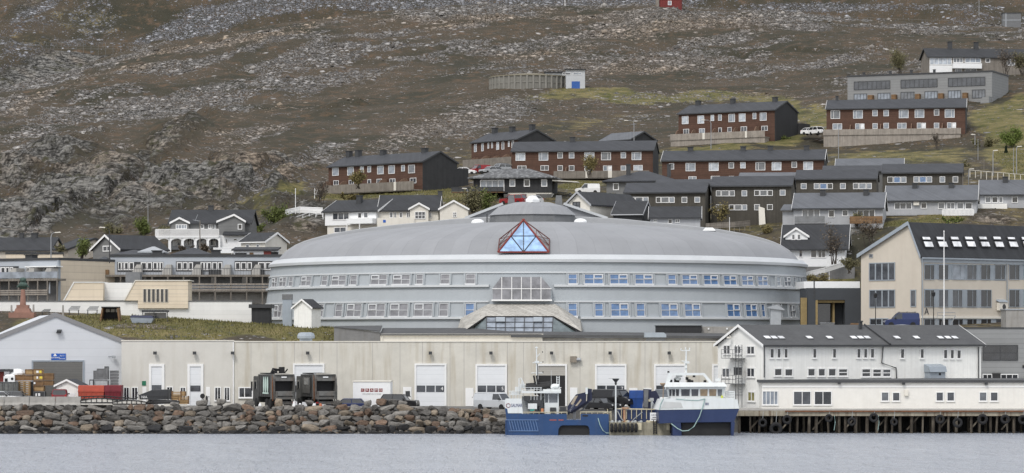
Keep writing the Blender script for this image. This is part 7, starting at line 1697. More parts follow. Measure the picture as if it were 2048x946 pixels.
# things around the hall
def crate(label, px0,px1,y0,y1,Y,m_,dy=1.0,lab=None,nm='wooden_crate',cat='crate',slats=True,group=None):
    c_=W(px0,y1,Y); w=(px1-px0)*Y/F; h=(y1-y0)*Y/F; t=thing(nm,label,cat,(c_.x,Y,c_.z),0,group)
    b=MB(); b.box(.02,w-.02,.02,dy,.04,h-.03); b.build('box', M[m_] if isinstance(m_,str) else m_, t)
    b=MB()
    for x in (0,w-.1): b.box(x,x+.1,-.02,.018,0,h)
    b.box(.1,w-.1,-.02,.018,0,.09); b.box(.1,w-.1,-.02,.018,h-.09,h); b.build('frame', M['wood_dark'] if slats else M['steel_dark'], t)
    if lab:
        for (a,c,m2) in lab: MB().box(w*a,w*c,-.035,-.022,h*.35,h*.75).build('label_patch', mat('yellow_label',(.75,.60,.08)) if m2=='y' else M['white'], t)
    return t
zS = Zm(0,720,270)
def zS4(a,b_,c,d): q_=zS(a,b_,c,d); return q_[0],q_[1],q_[2],q_[3]
CR = [((380,140,500,225),'wood','upper left plain crate of the stack before the hall, pale and unlabelled',None),((500,140,645,225),'wood','topmost crate of the stack, with white and yellow labels in one line',[(.35,.6,'w'),(.65,.9,'y')]),
 ((225,225,360,310),'wood_dark','brown crate at the left end of the second layer beside the white machine',None),((362,228,492,310),'wood_dark','brown crate in the second layer between the left end crate and the labelled one',None),((500,228,655,312),'wood','crate with a white spot and one yellow label under the topmost crate',[(.35,.5,'w'),(.65,.92,'y')]),((660,200,805,305),'wood_dark','wide brown crate at the right end of the stack, before the roller door',None),
 ((508,318,655,390),'wood_dark','brown crate below the yellow labelled ones with a small white mark at its corner',[(.02,.2,'w')]),((660,312,805,385),'wood_dark','brown crate below the wide right end crate',None),((508,392,668,475),'wood','pale brown crate just above the black box at the foot of the stack',None)]
for i,(r_,m_,lbl,lab) in enumerate(CR):
    q_=zS(r_[0],r_[1],r_[2],r_[3]); crate(lbl,q_[0],q_[1],q_[2],q_[3],370.2+.02*i,m_,1.2,lab,group='crates stacked before the pale hall')
q_=zS(508,477,680,555); crate('black box with white letters at the foot of the crate stack',q_[0],q_[1],q_[2],q_[3]+4,370,'dark_metal',1.2,[(.18,.3,'w'),(.4,.6,'w')],slats=False,nm='black_box',cat='box')
q_=zS(440,330,508,560); crate('tall dark crate standing in shade left of the black box',q_[0],q_[1],q_[2],q_[3]+4,370.6,'dark_metal',1.,None,slats=False,nm='dark_crate')
for k,(y0_,y1_) in enumerate(((315,345),(348,378),(380,410),(412,445),(447,480),(482,515),(517,550))):
    q_=zS(270,y0_,450,y1_); c_=W(q_[0],q_[3]+1,369.2); w=(q_[1]-q_[0])*369.2/F; h=(q_[3]-q_[2])*369.2/F
    t=thing('pallet',['topmost','second','third','fourth','fifth','sixth','lowest'][k]+' wooden pallet of the stack beside the brown crates','pallet',c_,0,'pallets in the tall stack'); b=MB(); b.box(0,w,0,1.,h-.07,h); b.build('deck', M['wood'], t); b=MB(); b.box(0,w,0,1.,0,.06); b.build('bottom_board', M['wood'], t)
    for x in (0,w/2-.08,w-.16): MB().box(x,x+.16,0,1.,.062,h-.072).build('block', M['wood'], t)
q_=zS(0,335,260,560); t=thing('net_cage','grey mesh cage full of gear behind the silver car','cage',W(-10,812,368)); b=MB(); w=(q_[1]+10)*368/F; hh=zat(q_[2],368)-zat(812,368); b.box(0,w,0,1.5,0,hh); b.build('load', mat('grey_netting',(.14,.145,.14),.95,.4,4,boards='X',period=.2), t)
b=MB(); 
for k in range(6): b.tube([(w*k/5,-.05,0),(w*k/5,-.05,hh)],.04,5)
b.tube([(0,-.05,hh),(w,-.05,hh)],.04,5); b.build('frame', M['steel_dark'], t)
q_=zS(0,140,205,170); t=thing('lean_to','dark flat canopy roof on a rust brown side at the left edge','shelter',W(-30,763,371)); w=(q_[1]+30)*371/F; z1_=zat(q_[2],371)-zat(763,371); MB().box(0,w,-.5,2,z1_-.3,z1_).build('roof', M['dark_metal'], t); MB().box(0,w*.65,.2,.4,-2,z1_-.302).build('side_wall', M['redframe'], t)
t=thing('white_machine','white wrapped machine with dark openings in front of the crates','machine',W(7,765,369.8)); b=MB(); b.box(0,1.35,0,1,-.1,.75); b.hexa([(.1,.05,.76),(1.3,.05,.76),(1.3,.9,.76),(.1,.9,.76),(.3,.2,.95),(1.1,.2,1.0),(1.1,.8,1.0),(.3,.8,.95)]); b.build('housing', M['white'], t); b=MB(); b.box(.15,.5,-.02,-.003,.1,.5); b.build('grille', M['black'], t); MB().lathe([(.01,-.02),(.17,-.02),(.17,.0)],(1.05,0,.45),12,'y').build('port', M['black'], t)
t=thing('wrapped_bundle','crumpled white plastic bundle behind the crates','bundle',W(34,748,371.5)); b=MB(); b.lathe([(.9,-.3),(1.0,.1),(.8,.45),(.4,.62),(.01,.65)],n=9); b.build('wrap', M['white'], t)
# little white shed
f=house('white_shed','small white shed with a shallow dark gable roof behind the dark red car','shed',113,156,369,-14,QZ,2.6,771,.62,'front','white_wood','roof_slate','white_trim',None,ov=.25,og=.25,low=.1,th=.1)
b=MB(); b.box(.4,f.W-.4,-.05,-.003,.1,1.75); b.build('door_leaf', M['white'], f.root_)
# fish bins
for i,r_ in enumerate(((1415,160,1468,300),(1468,130,1580,300),(1582,95,1640,300),(1665,160,1790,205),(1665,207,1790,250),(1665,252,1790,298),(1672,300,1785,345),(1672,347,1785,385))):
    q_=zS(r_[0],r_[1],r_[2],r_[3]); crate(['low grey tub pile at the left of the grey stack by the hall corner','wide tall pile of grey tubs in the middle of the grey stack','narrow tallest pile of grey tubs in the grey stack','topmost grey tub of the right hand stack by the hall corner','second grey tub of the right hand stack by the hall corner','third grey tub of the right hand stack by the hall corner','fourth grey tub of the right hand stack by the hall corner','lowest grey tub of the right hand stack above the dark red skip'][i],q_[0],q_[1],q_[2],q_[3],371.2,mat('grey_tub',(.15,.155,.16),.7,.25,2,boards='Z',period=.35),1.0,None,'plastic_tub','tub',False,'grey plastic tubs by the hall corner')
q_=zS(1415,305,1640,385); crate('pale wrapped load under the grey tub piles',q_[0],q_[1],q_[2],q_[3]+14,371,mat('wrapped_film',(.40,.42,.43),.5,.3,2),1.2,None,'wrapped_load','load',False)
q_=zS(1355,315,1415,390); t=thing('trestle','small black trestle frame left of the pale wrapped load','trestle',W(q_[0],q_[3]+10,370.5)); b=MB(); w=.5;h=1.35; b.box(0,w,0,.3,h-.12,h); b.box(0,.08,0,.08,0,h-.122); b.box(w-.08,w,0,.08,0,h-.122); b.build('frame', M['black'], t)
# skips
def skip(label,px0,px1,y0,y1,Y,m_,ribs=5):
    c_=W(px0,y1,Y); w=(px1-px0)*Y/F; h=(y1-y0)*Y/F; t=thing('skip_container',label,'skip',(c_.x,Y,c_.z)); b=MB(); b.hexa([(.12,.1,0),(w-.12,.1,0),(w-.12,1.9,0),(.12,1.9,0),(0,0,h*.62),(w,0,h*.62),(w,2,h*.62),(0,2,h*.62)]); b.hexa([(0,0,h*.621),(w,0,h*.621),(w,2,h*.621),(0,2,h*.621),(0,.05,h),(w,.05,h),(w,1.95,h),(0,1.95,h)]); b.build('body', m_, t, bevel=.03)
    b=MB(); b.box(-.03,w+.03,-.05,-.003,h*.56,h*.66); b.build('rim', m_, t)
    for k in range(ribs): x=w*(k+.5)/ribs; MB().hexa([(x-.04,.03,.02),(x+.04,.03,.02),(x+.04,.12,.02),(x-.04,.12,.02),(x-.04,-.055,h*.55),(x+.04,-.055,h*.55),(x+.04,.04,h*.55),(x-.04,.04,h*.55)]).build('rib', m_, t)
    return t
skip('orange red steel skip in front of the hall corner',156,208,771,800,366,mat('orange_red',(.42,.075,.045),.6,.12,1.5,stain=.3,stain_col=(.25,.07,.04)))
skip('dark red steel skip right beside the orange red one',208.6,242.5,770.5,800,366,mat('wine_red',(.17,.018,.028),.6,.15,1.5,stain=.3))
c_=W(276,799,364); t=thing('skip_container','charcoal hook lift skip with a slanted end and white letters before the warehouse','skip',(c_.x,364,c_.z)); w=61*364/F; h=20*364/F; b=MB(); b.xz([(0.2,0),(w,0),(w,h),(w*.45,h*.95),(.1,h*.45)],0,2.2); b.build('body', mat('charcoal_skip',(.04,.042,.046),.6,.2,1.5), t, bevel=.03); text_mesh('NIA',.42,M['white_trim'],t,(.75,-.02,.28),depth=.01); MB().box(w*.3,w,-.05,-.003,h*.3,h*.36).build('rib', M['dark_metal'], t)
MB().tube([(.0,1.1,h*.4),(-.25,1.1,h*.55),(-.2,1.1,h*.75)],.06,6).build('hook', M['dark_metal'], t)
for r_,lbl in (((343,362,782,800),'open slatted wooden crate, the left one beside the charcoal skip'),((356,377,792,808),'pale wooden cage crate on the quay right of the slatted one'),((362,371,783,792),'small wooden box on top between the two slatted crates')):
    px0,px1,y0_,y1_=r_; c_=W(px0,y1_,362.5); w=(px1-px0)*362.5/F; h=(y1_-y0_)*362.5/F; t=thing('wooden_crate',lbl,'crate',c_); b=MB()
    for k in range(5): b.box(0,w,0,.03,h*k/5,h*k/5+.1); b.box(0,w,.9,.93,h*k/5,h*k/5+.1)
    b.box(.02,w-.02,.1,.88,.02,h*.55); b.build('slats', M['wood'], t)
    for x in (0,w-.1): MB().box(x,x+.1,-.03,.96,0,h).build('corner_post', M['wood_dark'], t)
# gangway sections
def gangway(label,p0,p1,ya,yb,Y,sag=.12):
    a=W(p0,ya,Y); c_=W(p1,yb,Y); t=thing('gangway',label,'gangway',(a.x,Y,a.z)); w=c_.x-a.x
    b=MB(); b.hexa([(0,0,-.38),(w,0,-.42),(w,1.1,-.42),(0,1.1,-.38),(.1,0,-.1),(w-.1,0,-.1),(w-.1,1.1,-.1),(.1,1.1,-.1)]); b.build('float', mat('white_float',(.62,.60,.55),.6,.12,1.2,stain=.4), t)
    n_=7; P_=[(w*k/n_,-.05,sag*math.sin(math.pi*k/n_)+.12) for k in range(n_+1)]; b=MB(); b.tube(P_,.06,5); b.tube([(0,-.05,-.12),(w,-.05,-.12)],.06,5)
    for k in range(n_+1): b.tube([(w*k/n_,-.05,-.12),P_[k]],.05,5)
    b.build('truss', M['black'], t); b=MB(); b.prism([(0,0,-.05),(w,0,-.05)]+[(p[0],0,p[2]-.05) for p in reversed(P_)],(0,.05,0)); b.build('side_panel', mat('white_float',(.62,.60,.55)), t)
    return t
gangway('white and black gangway section on the rock bank below the orange red skip',161,236,803,803,358.4,.28); gangway('white and black gangway section, the right one before the charcoal skip',225,292,806,806,357.9,.22)
t=thing('gangway','dark folded gangway frame lying behind the white gangway sections','gangway',W(158,800,359.6)); b=MB(); w=115*359/F
for z in (0,.28): b.tube([(0,0,z+.1),(w*.45,0,z+.2),(w,0,z-.15)],.07,5)
for k in range(14): x=w*k/13; b.tube([(x,0,.12),(x+.2,0,.38)],.04,5)
b.build('frame', M['black'], t)
t=thing('drain_pipe','black plastic pipes lying on the quay edge before the wooden crates','pipe',W(292,806,358.3)); b=MB(); b.tube([(0,0,0),(3.9,.3,.1)],.16,8); b.tube([(.2,.4,.3),(3.6,.6,.2)],.13,8); b.build('pipe', M['black'], t); b=MB(); b.box(1.2,3.8,-.2,-.1,-.35,-.18); b.build('plank', M['offwhite'], t)
t=thing('wheel_guard','black rounded guard frame at the end of the gangway sections','frame',W(295,812,357.9)); b=MB(); b.torus((.35,0,.35),.36,.07,'y',16,6); b.build('ring', M['black'], t)
TYL=('black tyre lying on the quay left of the peaked grey boulder','black tyre on the quay partly behind the peaked grey boulder','black tyre lying on the quay between peaked and rounded grey boulders')
for k,(px,w) in enumerate(((416,21),(440,12),(475,21))):
    c_=W(px,811,360.5); t=thing('tyre',TYL[k],'tyre',(c_.x,360.5,QZ)); r_=w/17./2; MB().lathe([(r_*.55,.0),(r_*.95,.0),(r_,.1),(r_,.35),(r_*.95,.42),(r_*.55,.42),(r_*.55,.0)],n=18).build('casing', M['tyre'], t)
t=thing('stone_block','square grey stone block on the quay left of the first loose tyre','block',W(392,812,361)); MB().box(0,.85,0,.6,0,.5).build('stone', M['concrete'], t, bevel=.04)
t=thing('hose_reel','black hose reel on a stand before the grey warehouse door','hose reel',W(405,808,364)); b=MB(); b.lathe([(.28,-.1),(.3,0),(.28,.1)],(0,0,.95),12,'y'); b.build('reel', M['black'], t); b=MB(); b.tube([(-.15,0,0),(0,0,.95)],.04,5); b.tube([(.15,0,0),(0,0,.95)],.04,5); b.build('stand', M['dark_metal'], t)
t=thing('fire_extinguisher','black cylinder standing by the pale warehouse door','cylinder',W(413.5,797,373.4)); MB().lathe([(.13,-.3),(.14,-.2),(.14,.2),(.06,.3),(.05,.36)],n=10).build('bottle', M['black'], t)
# white bollard lumps along the truck parking
for k,px in enumerate((520,588,600,628,641)):
    c_=W(px,812,358.6); t=thing('marker_stone',['small white painted stone left of the tall tan boulder','small white cone shaped stone between the refuse trucks','low white painted stone before the second refuse truck','white painted stone under the rear of the second refuse truck','small orange and white block before the second refuse truck'][k],'marker',c_); MB().lathe([(.22,-.1),(.2,.1),(.1,.3 if k!=1 else .5),(.01,.34 if k!=1 else .55)],n=7).build('stone', M['white'] if k<4 else mat('dull_orange',(.45,.15,.08)), t)
t=thing('kerb_beam','pale concrete kerb beam along the quay edge below the refuse trucks','kerb',W(560,813,358)); b=MB(); b.box(0,(845-560)*358/F,0,.3,-.12,.02); b.build('beam', M['concrete'], t)

# ---------------------------------------------------------------- boats and float
M['hull'] = mat('blue_hull',(.02,.058,.155),.42,.12,.6,stain=.3,stain_col=(.05,.07,.12)); M['hull_navy'] = mat('navy_hull',(.018,.034,.098),.4,.1,.6,stain=.2,stain_col=(.035,.05,.11))
M['boat_white'] = mat('boat_white',(.66,.69,.69),.45,.05,.8,stain=.22,stain_col=(.45,.42,.36)); M['boat_grey'] = mat('boat_grey',(.36,.38,.38),.6,.15,1.5,stain=.3)
M['rope'] = mat('teal_rope',(.30,.42,.40),.9,.2,4); M['navy'] = mat('navy_crane',(.016,.02,.05),.5,.2); M['yellow_rail'] = mat('yellowed_rail',(.55,.50,.36),.7,.2,2,stain=.4)
BY=345.5
bx0=(1010-1024)*BY/F
t=thing('workboat','blue steel workboat with white wheelhouse and folded navy crane moored at the rock bank','workboat',(bx0,BY,0))
def bp(px,py,o=0.): Yv=BY+o; c_=W(px,py,Yv); return (c_.x-bx0, o, c_.z)
def bpoly(b,pts,o0,o1):
    P_=[bp(px,py,o0) for px,py in pts]; b.prism(P_,(0,o1-o0,0)); return b
hullp=[(1010,816),(1016,862),(1018,874),(1219,874),(1217.5,828),(1161,828),(1161,840),(1133.5,840),(1133.5,828),(1046,828)]
b=MB(); bpoly(b,[(1010,816),(1017,872),(1116,872),(1117,858),(1121,852),(1126,850.5),(1133.5,850.5),(1133.5,828),(1046,828)],0,.3)
bpoly(b,[(1133.52,850.5),(1171,850.5),(1176,852),(1179,858),(1179.5,872),(1217.5,872),(1217.5,828),(1161,828),(1161,840),(1133.52,840)],0,.3)
b.hexa([bp(1010.5,873,.301),bp(1217,873,.301),bp(1217,873,5.5),bp(1013,873,5.5),bp(1010.5,840,.301),bp(1217,840,.301),bp(1217,838,5.5),bp(1013,838,5.5)])
b.build('hull', M['hull'], t)
b=MB(); bpoly(b,[(1116,873),(1180,873),(1180,850),(1116,850)],.29,.3); b.build('tunnel', M['black'], t)  # black sheet painted in for the shade inside the hull notch
b=MB(); bpoly(b,[(1011,797),(1016,826.5),(1045.5,826.5),(1043,797)],-.04,-.003); bpoly(b,[(1010,799),(1010,816.5),(1046,828),(1043,797)],.0,.2); b.build('bulwark', M['boat_white'], t)
text_mesh('SALMAR',.55,mat('navy_letters',(.03,.04,.15)),t,(bp(1029,811)[0]+.24,-.06,bp(1029,811)[2]+.0),depth=.01,sx=.62)
b=MB(); b.torus((bp(1016.5,811)[0],-.06,bp(1016.5,811)[2]),.22,.035,'y',14,5); b.build('emblem', mat('wine_letters',(.18,.03,.06)), t)
b=MB()
for k in range(11): b.tube([bp(1018+k*5.3,841,-.05),bp(1023+k*5.3,861,-.05)],.045,5)
b.tube([bp(1011,840,-.05),bp(1077,840,-.05)],.05,5); b.tube([bp(1018,862,-.05),bp(1077,862,-.05)],.05,5); b.build('rubbing_bars', mat('hull_bars',(.12,.20,.36)), t)
b=MB(); b.box(bp(1099,840)[0],bp(1113,840)[0],-.03,-.003,bp(1099,841)[2],bp(1099,839)[2]); b.box(bp(1117,840)[0],bp(1127,840)[0],-.03,-.003,bp(1099,841)[2],bp(1099,839)[2]); b.build('red_mark', mat('faded_red',(.35,.10,.08)), t)
b=MB(); b.box(bp(1165,828)[0],bp(1176,828)[0],-.03,-.003,bp(1165,833)[2],bp(1165,830)[2]); b.build('hawse_hole', M['black'], t)
# rails
b=MB()
for p0,p1,y in ((1045,1134,824.5),(1161,1218,824)):
    b.tube([bp(p0,y,.2),bp(p1,y,.2)],.05,5)
    n_=max(2,int((p1-p0)/10))
    for k in range(n_+1): p=p0+(p1-p0)*k/n_; b.tube([bp(p,y,.2),bp(p,829,.2)],.035,4)
b.tube([bp(1161,824,.2),bp(1161,840,.2)],.05,5); b.build('rail', M['yellow_rail'], t)
# wheelhouse and deck house
def bbox(b,p0,p1,y0,y1,o0,o1): a=bp(p0,y1,o0); c_=bp(p1,y0,o0); b.box(a[0],c_[0],o0,o1,a[2],c_[2]); return b
b=MB(); bbox(b,1089,1117.5,786.5,829,1.2,4.2); wh=b.build('wheelhouse', M['boat_white'], t)
b=MB(); a=bp(1098,805,1.17); c_=bp(1115,788,1.17); b.box(a[0],c_[0],1.165,1.198,a[2],c_[2]); b.build('pane', G['grey'], wh)
b=MB(); a=bp(1090,805,1.17); c_=bp(1096,788,1.17); b.box(a[0],c_[0],1.165,1.198,a[2],c_[2]); b.build('side_pane', G['mid'], wh)
b=MB(); bbox(b,1044,1088.8,793,829,1.8,4.5); b.build('deck_house', M['boat_grey'], t)
b=MB(); bbox(b,1043,1122,782.5,786.3,.6,4.6); b.build('upper_deck', M['boat_white'], t)
b=MB(); bbox(b,1086,1122,778.5,782.4,1.0,4.4); b.build('wheelhouse_roof', M['boat_white'], t)
for k,(p0,p1,y0,y1) in enumerate(((1048,1060,792,802),(1066,1082,793,812),(1078,1086,800,825),(1056,1074,806,814),(1100,1112,815,826),(1120,1132,814,828))): bbox(MB(),p0,p1,y0,y1,.8+.05*k,1.5).build('winch', M['dark_metal'], t)
for k,(p0,p1,y0,y1,m_) in enumerate(((1056,1074,807,818,'white'),(1060,1069,818,822,'teal'),(1082,1087,817,825,'orange'),(1066,1070,818,824,'orange'))):
    b=MB(); bbox(b,p0,p1,y0,y1,.5+.05*k,.78+.05*k); b.build('deck_gear', {'white':M['boat_white'],'teal':mat('teal_net',(.05,.30,.26)),'orange':mat('orange_buoy',(.55,.22,.10))}[m_], t)
# gear on the upper deck: rubber boat, rails, exhausts, mast
b=MB(); b.tube([bp(1052,776,1.6),bp(1062,774,1.5),bp(1086,774,1.5),bp(1101,771,1.6)],.30,8); b.tube([bp(1052,772,2.6),bp(1101,768,2.6)],.30,8); b.build('rubber_boat', M['black'], t)
b=MB(); P_=[bp(1102,776,1.6),bp(1108,773,1.6),bp(1117,773,1.6),bp(1119,777,1.6)]; b.tube(P_,.32,8); b.build('raft_canister', M['boat_white'], t)
b=MB()
for p in (1062,1068.5,1074,1082): b.tube([bp(p,782,.7),bp(p,774.5,.7)],.035,4); b.tube([bp(p,800,.7),bp(p,786,.7)],.03,4)
for y in (775,778.5): b.tube([bp(1046,y,.7),bp(1084,y,.7)],.035,4)
for p in (1020,1026,1032,1038): b.tube([bp(p,797,1.),bp(p,781,1.)],.04,4)
b.tube([bp(1018,783,1.),bp(1046,780,1.)],.045,4); b.tube([bp(1018,789,1.),bp(1046,789,1.)],.045,4)
b.tube([bp(1038,788,1.2),bp(1038,757,1.2),bp(1042,756,1.2),bp(1048,770,1.2),bp(1048,784,1.2)],.07,5); b.tube([bp(1040,788,1.2),bp(1044,762,1.2)],.05,5)
b.build('rail', M['boat_white'], t)
b=MB(); bbox(b,1022,1036,784,790,1.4,2.2); bbox(b,1030,1042,774,783,1.6,2.2); bbox(b,1040,1050,768,776,1.8,2.4); b.build('deck_locker', M['boat_white'], t)
b=MB()
for p in (1069,1074.5): b.tube([bp(p+2,790,2),bp(p+1,765,2),bp(p-1.5,751,2)],.11,7)
b.build('exhaust_pipe', M['black'], t)
b=MB(); b.tube([bp(1074,786,2.2),bp(1073.3,728,2.2),bp(1073,693,2.2)],.11,8,.05)
for y,x0_,x1_ in ((746,1062,1086),(725.5,1065,1084)): b.tube([bp(x0_,y,2.2),bp(x1_,y,2.2)],.05,5)
b.tube([bp(1073,715,2.2),bp(1080,707,2.2)],.04,5); bbox(b,1070.5,1076,694,696,2.1,2.4); bbox(b,1069,1078,722,726,2.0,2.5); b.build('mast', M['boat_white'], t)
b=MB()
for x,y in ((1085,704),(1086,724),(1086,744)): bbox(b,x-1,x+1,y-1.2,y+1.2,2.1,2.3)
b.tube([bp(1075.3,786,2.1),bp(1075.3,728,2.1)],.04,5); b.build('lantern', M['black'], t)
b=MB()
for p in (1113.5,1118.5): b.tube([bp(p,786,1.5),bp(p,752,1.5)],.05,5)
for k in range(7): b.tube([bp(1113.5,755+k*4.5,1.5),bp(1118.5,755+k*4.5,1.5)],.04,4)
b.build('ladder', M['boat_white'], t); MB().tube([bp(1102.5,770,1.8),bp(1102.5,741,1.8)],.02,4).build('aerial', M['boat_white'], t)
# folded crane
b=MB(); bpoly(b,[(1135,813),(1136,824),(1142,823.5),(1172,804),(1173,784),(1152,789)],1.3,1.75); bpoly(b,[(1138,826),(1146,827),(1184,800),(1184,778),(1175,777),(1174,802)],1.8,2.3)
cr=b.build('crane', M['navy'], t)
b=MB(); bpoly(b,[(1141,808),(1150,792),(1156,791),(1146,810)],1.27,1.298); bpoly(b,[(1150,812),(1162,797),(1163,801),(1154,812)],1.27,1.298); b.build('worn_panel', mat('worn_tan',(.36,.31,.24),.8,.2), cr)
b=MB(); bbox(b,1171,1175.5,775,788,1.2,1.4); b.build('white_box', M['boat_white'], cr)
b=MB(); bbox(b,1146,1152,824,841,1.6,2.4); b.tube([bp(1136,828,2),bp(1141,820,1.6)],.14,6); b.tube([bp(1160,826,2.),bp(1176,806,2.)],.1,6); b.build('crane_base', M['steel_dark'], cr)
b=MB(); b.tube([bp(1196,836,-.03),bp(1200,850,-.12),bp(1206,861,-.2),bp(1213,866,-.2),bp(1222,866,-.2)],.05,5); b.build('mooring_rope', M['rope'], t)
text_mesh('SALMAR',.34,mat('grey_letters',(.3,.32,.36)),cr,(bp(1144,815)[0],1.26,bp(1144,816)[2]),rot=(R(90),R(-58),0),depth=.01,sx=.8)
# float with tyres
FY=345.2; fx0=(1218-1024)*FY/F
t=thing('pontoon','concrete pontoon with hanging tyres between the blue workboat and the white catamaran','pontoon',(fx0,FY,0))
def fpz(px,py,o=0): c_=W(px,py,FY+o); return (c_.x-fx0,o,c_.z)
b=MB(); a=fpz(1219,872); c_=fpz(1344,845); b.box(a[0],c_[0],0,4.5,-.4,c_[2]); b.build('deck', mat('algae_concrete',(.27,.25,.19),.95,.3,1,bump=.6,stain=.6,stain_col=(.07,.065,.045)), t)
b=MB()
for px in (1277,1337): a=fpz(px-4,860); c_=fpz(px+6,846); b.box(a[0],c_[0],-.2,-.003,a[2],c_[2])
b.build('fender_block', M['yellow_rail'], t)
for k in range(7):
    px=1223+k*8.2; p=fpz(px,855.5); o_=MB().torus((p[0],-.25,p[2]),.36,.17,'x',16,8).build('fender_tyre', M['tyre'], t)
o_=MB().torus((fpz(1342,857)[0],-.2,fpz(1342,857)[2]),.4,.17,'x',16,8).build('fender_tyre', M['tyre'], t)
b=MB(); rq=random.Random(5)
for k in range(26): px=rq.uniform(1220,1342); p=fpz(px,844.5,.2); s=rq.uniform(.08,.22); b.lathe([(s,p[2]-.05),(s,p[2]+s*.6),(.01,p[2]+s*1.1)],(p[0],rq.uniform(.15,1.5),0),6); b.cur=rq.choice((0,1,2))
b.build('deck_clutter', [M['yellow_rail'],M['boat_grey'],M['wood']], t)
b=MB(); 
for px in (1307,1313): b.tube([fpz(px,868,-.1),fpz(px,840,-.1)],.06,5)
for k in range(6): b.tube([fpz(1307,845+k*4,-.1),fpz(1313,845+k*4,-.1)],.04,4)
b.build('ladder', M['black'], t)
b=MB()
for a_,c_ in (((1215,818),(1215,846)),((1222,822),(1222,846)),((1208,826),(1222,824))): b.tube([fpz(*a_,1.),fpz(*c_,1.)],.06,5)
b.build('rail', M['yellow_rail'], t)
c_=W(1231.5,842,346); t=thing('lamp_post','white lamp post with a dark funnel lantern standing on the pontoon','lamp post',c_); zz=zat(757,346)-c_.z
MB().tube([(0,0,-.2),(0,0,zz-.5)],.085,8).build('post', M['boat_white'], t); b=MB(); b.lathe([(.08,zz-.75),(.13,zz-.6),(.12,zz-.4),(.38,zz-.1),(.40,zz)],n=12); b.build('lantern', M['dark_metal'], t); MB().tube([(0,0,zz-.05),(-.85,0,zz+.02)],.015,4).build('aerial', M['dark_metal'], t)
c_=W(1310,842,345.6); t=thing('notice_sign','white notice board with dark lines of writing on the pontoon beside the catamaran','sign',c_); b=MB(); b.box(-.56,.56,-.03,.03,.0,.95); b.build('board', M['white'], t)
text_mesh('GAVLJK',.26,M['dark_metal'],t,(0,-.035,.66),depth=.004); b=MB()
for z,w_ in ((.40,.3),(.2,.44)): b.box(-w_,w_,-.042,-.032,z-.03,z+.04)
b.build('lettering_line', M['dark_metal'], t)
# catamaran
CY=343.5; cx0=(1318-1024)*CY/F
t=thing('catamaran','white and navy catamaran workboat with wide wheelhouse at the timber dock corner','catamaran',(cx0,CY,0))
def cp(px,py,o=0.): c_=W(px,py,CY+o); return (c_.x-cx0,o,c_.z)
def loft(b,pts,o0,o1,back):      # front outline, and the same outline moved back and to the left
    A=[Vector(cp(px,py,o0)) for px,py in pts]; B=[a+Vector((back[0],o1-o0,back[1])) for a in A]; n_=len(A)
    b.mesh([tuple(p) for p in A+B],[tuple(range(n_)),tuple(range(2*n_-1,n_-1,-1))]+[(i,i+n_,(i+1)%n_+n_,(i+1)%n_) for i in range(n_)]); return b
b=MB()
loft(b,[(1317,820),(1319,847),(1360,845),(1468,844),(1478.5,817.5)],0,8,(-.8,0)); loft(b,[(1346,873),(1363.5,873),(1361.5,845.2),(1345,846.2)],.02,8,(-.8,0)); loft(b,[(1463,873),(1467,873),(1470,844.2),(1462,844.3)],.02,8,(-.8,0))
hl=b.build('hull', M['hull_navy'], t)
b=MB(); loft(b,[(1364,873),(1462,873),(1461,845.3),(1363,845.5)],.6,6,(-1.5,0)); b.build('tunnel', M['black'], t)  # solid black fill stands in for the shade between the hulls
b=MB(); loft(b,[(1317,819.8),(1478.5,817.3),(1475,799.5),(1462,796.5),(1345,797),(1326,799)],-.05,7.8,(-.8,0)); b.build('bulwark', M['boat_white'], t)
b=MB(); b.prism([cp(1322,817,-.08),cp(1366,815.5,-.08),cp(1362,805,-.08),cp(1328,803,-.08)],(0,.025,0)); b.build('worn_patch', mat('worn_white',(.50,.51,.50),.6,.1), t)
text_mesh('80',.42,mat('navy_letters',(.03,.04,.15)),t,(cp(1414,808)[0],-.08,cp(1414,808)[2]),depth=.01)
# wheelhouse with outward leaning windows
def cw(px,py,o): return cp(px,py,o)
b=MB(); b.mesh([cp(1342,798,1.0),cp(1446,798,1.0),cp(1446,798,4.6),cp(1337,798,4.6),cp(1337,773.5,.75),cp(1452,773.5,.75),cp(1452,773.5,4.8),cp(1332,773.5,4.8)],[(0,3,2,1),(4,5,6,7),(0,1,5,4),(1,2,6,5),(2,3,7,6),(3,0,4,7)]); wh=b.build('wheelhouse', M['boat_white'], t)
for k,(x0_,x1_,gl) in enumerate(((1338,1343,'dark'),(1344,1350,'dark'),(1351.5,1358,'dark'),(1362,1379.5,'mid'),(1382.5,1396.5,'mid'),(1400,1415,'tan'),(1418,1432.5,'tan'),(1435,1444,'grey'))):
    lean=.13; b=MB(); b.prism([cp(x0_+.8,792,.90),cp(x1_-.3,792,.90),cp(x1_+.3,778.5,.77),cp(x0_+.2,778.5,.77)],(0,.03,0)); pn=b.build('window', G[gl] if gl!='tan' else glassmat('tan_glass',(.26,.19,.12)), wh)
b=MB(); b.mesh([cp(1328,774,.3),cp(1455,773,.3),cp(1452,773,5.2),cp(1328,774,5.2),cp(1332,764.5,.5),cp(1448,765,.5),cp(1448,765,5.0),cp(1332,764.5,5.0)],[(0,3,2,1),(4,5,6,7),(0,1,5,4),(1,2,6,5),(2,3,7,6),(3,0,4,7)]); b.build('wheelhouse_roof', M['boat_white'], t)
b=MB()
for o in (1.2,3.2):
    b.prism([cp(1330,769,o),cp(1338,769,o),cp(1344,751,o),cp(1406,750.5,o),cp(1418,765,o),cp(1425,765,o),cp(1409,746,o),cp(1337,745.5,o)],(0,.35,0))
b.build('roof_arch', M['boat_white'], t)
b=MB(); a=cp(1337,748,1.2); c_=cp(1408,746,1.2); b.box(a[0],c_[0],1.55,3.2,c_[2]-.25,c_[2]-.02); b.build('arch_deck', M['boat_white'], t)
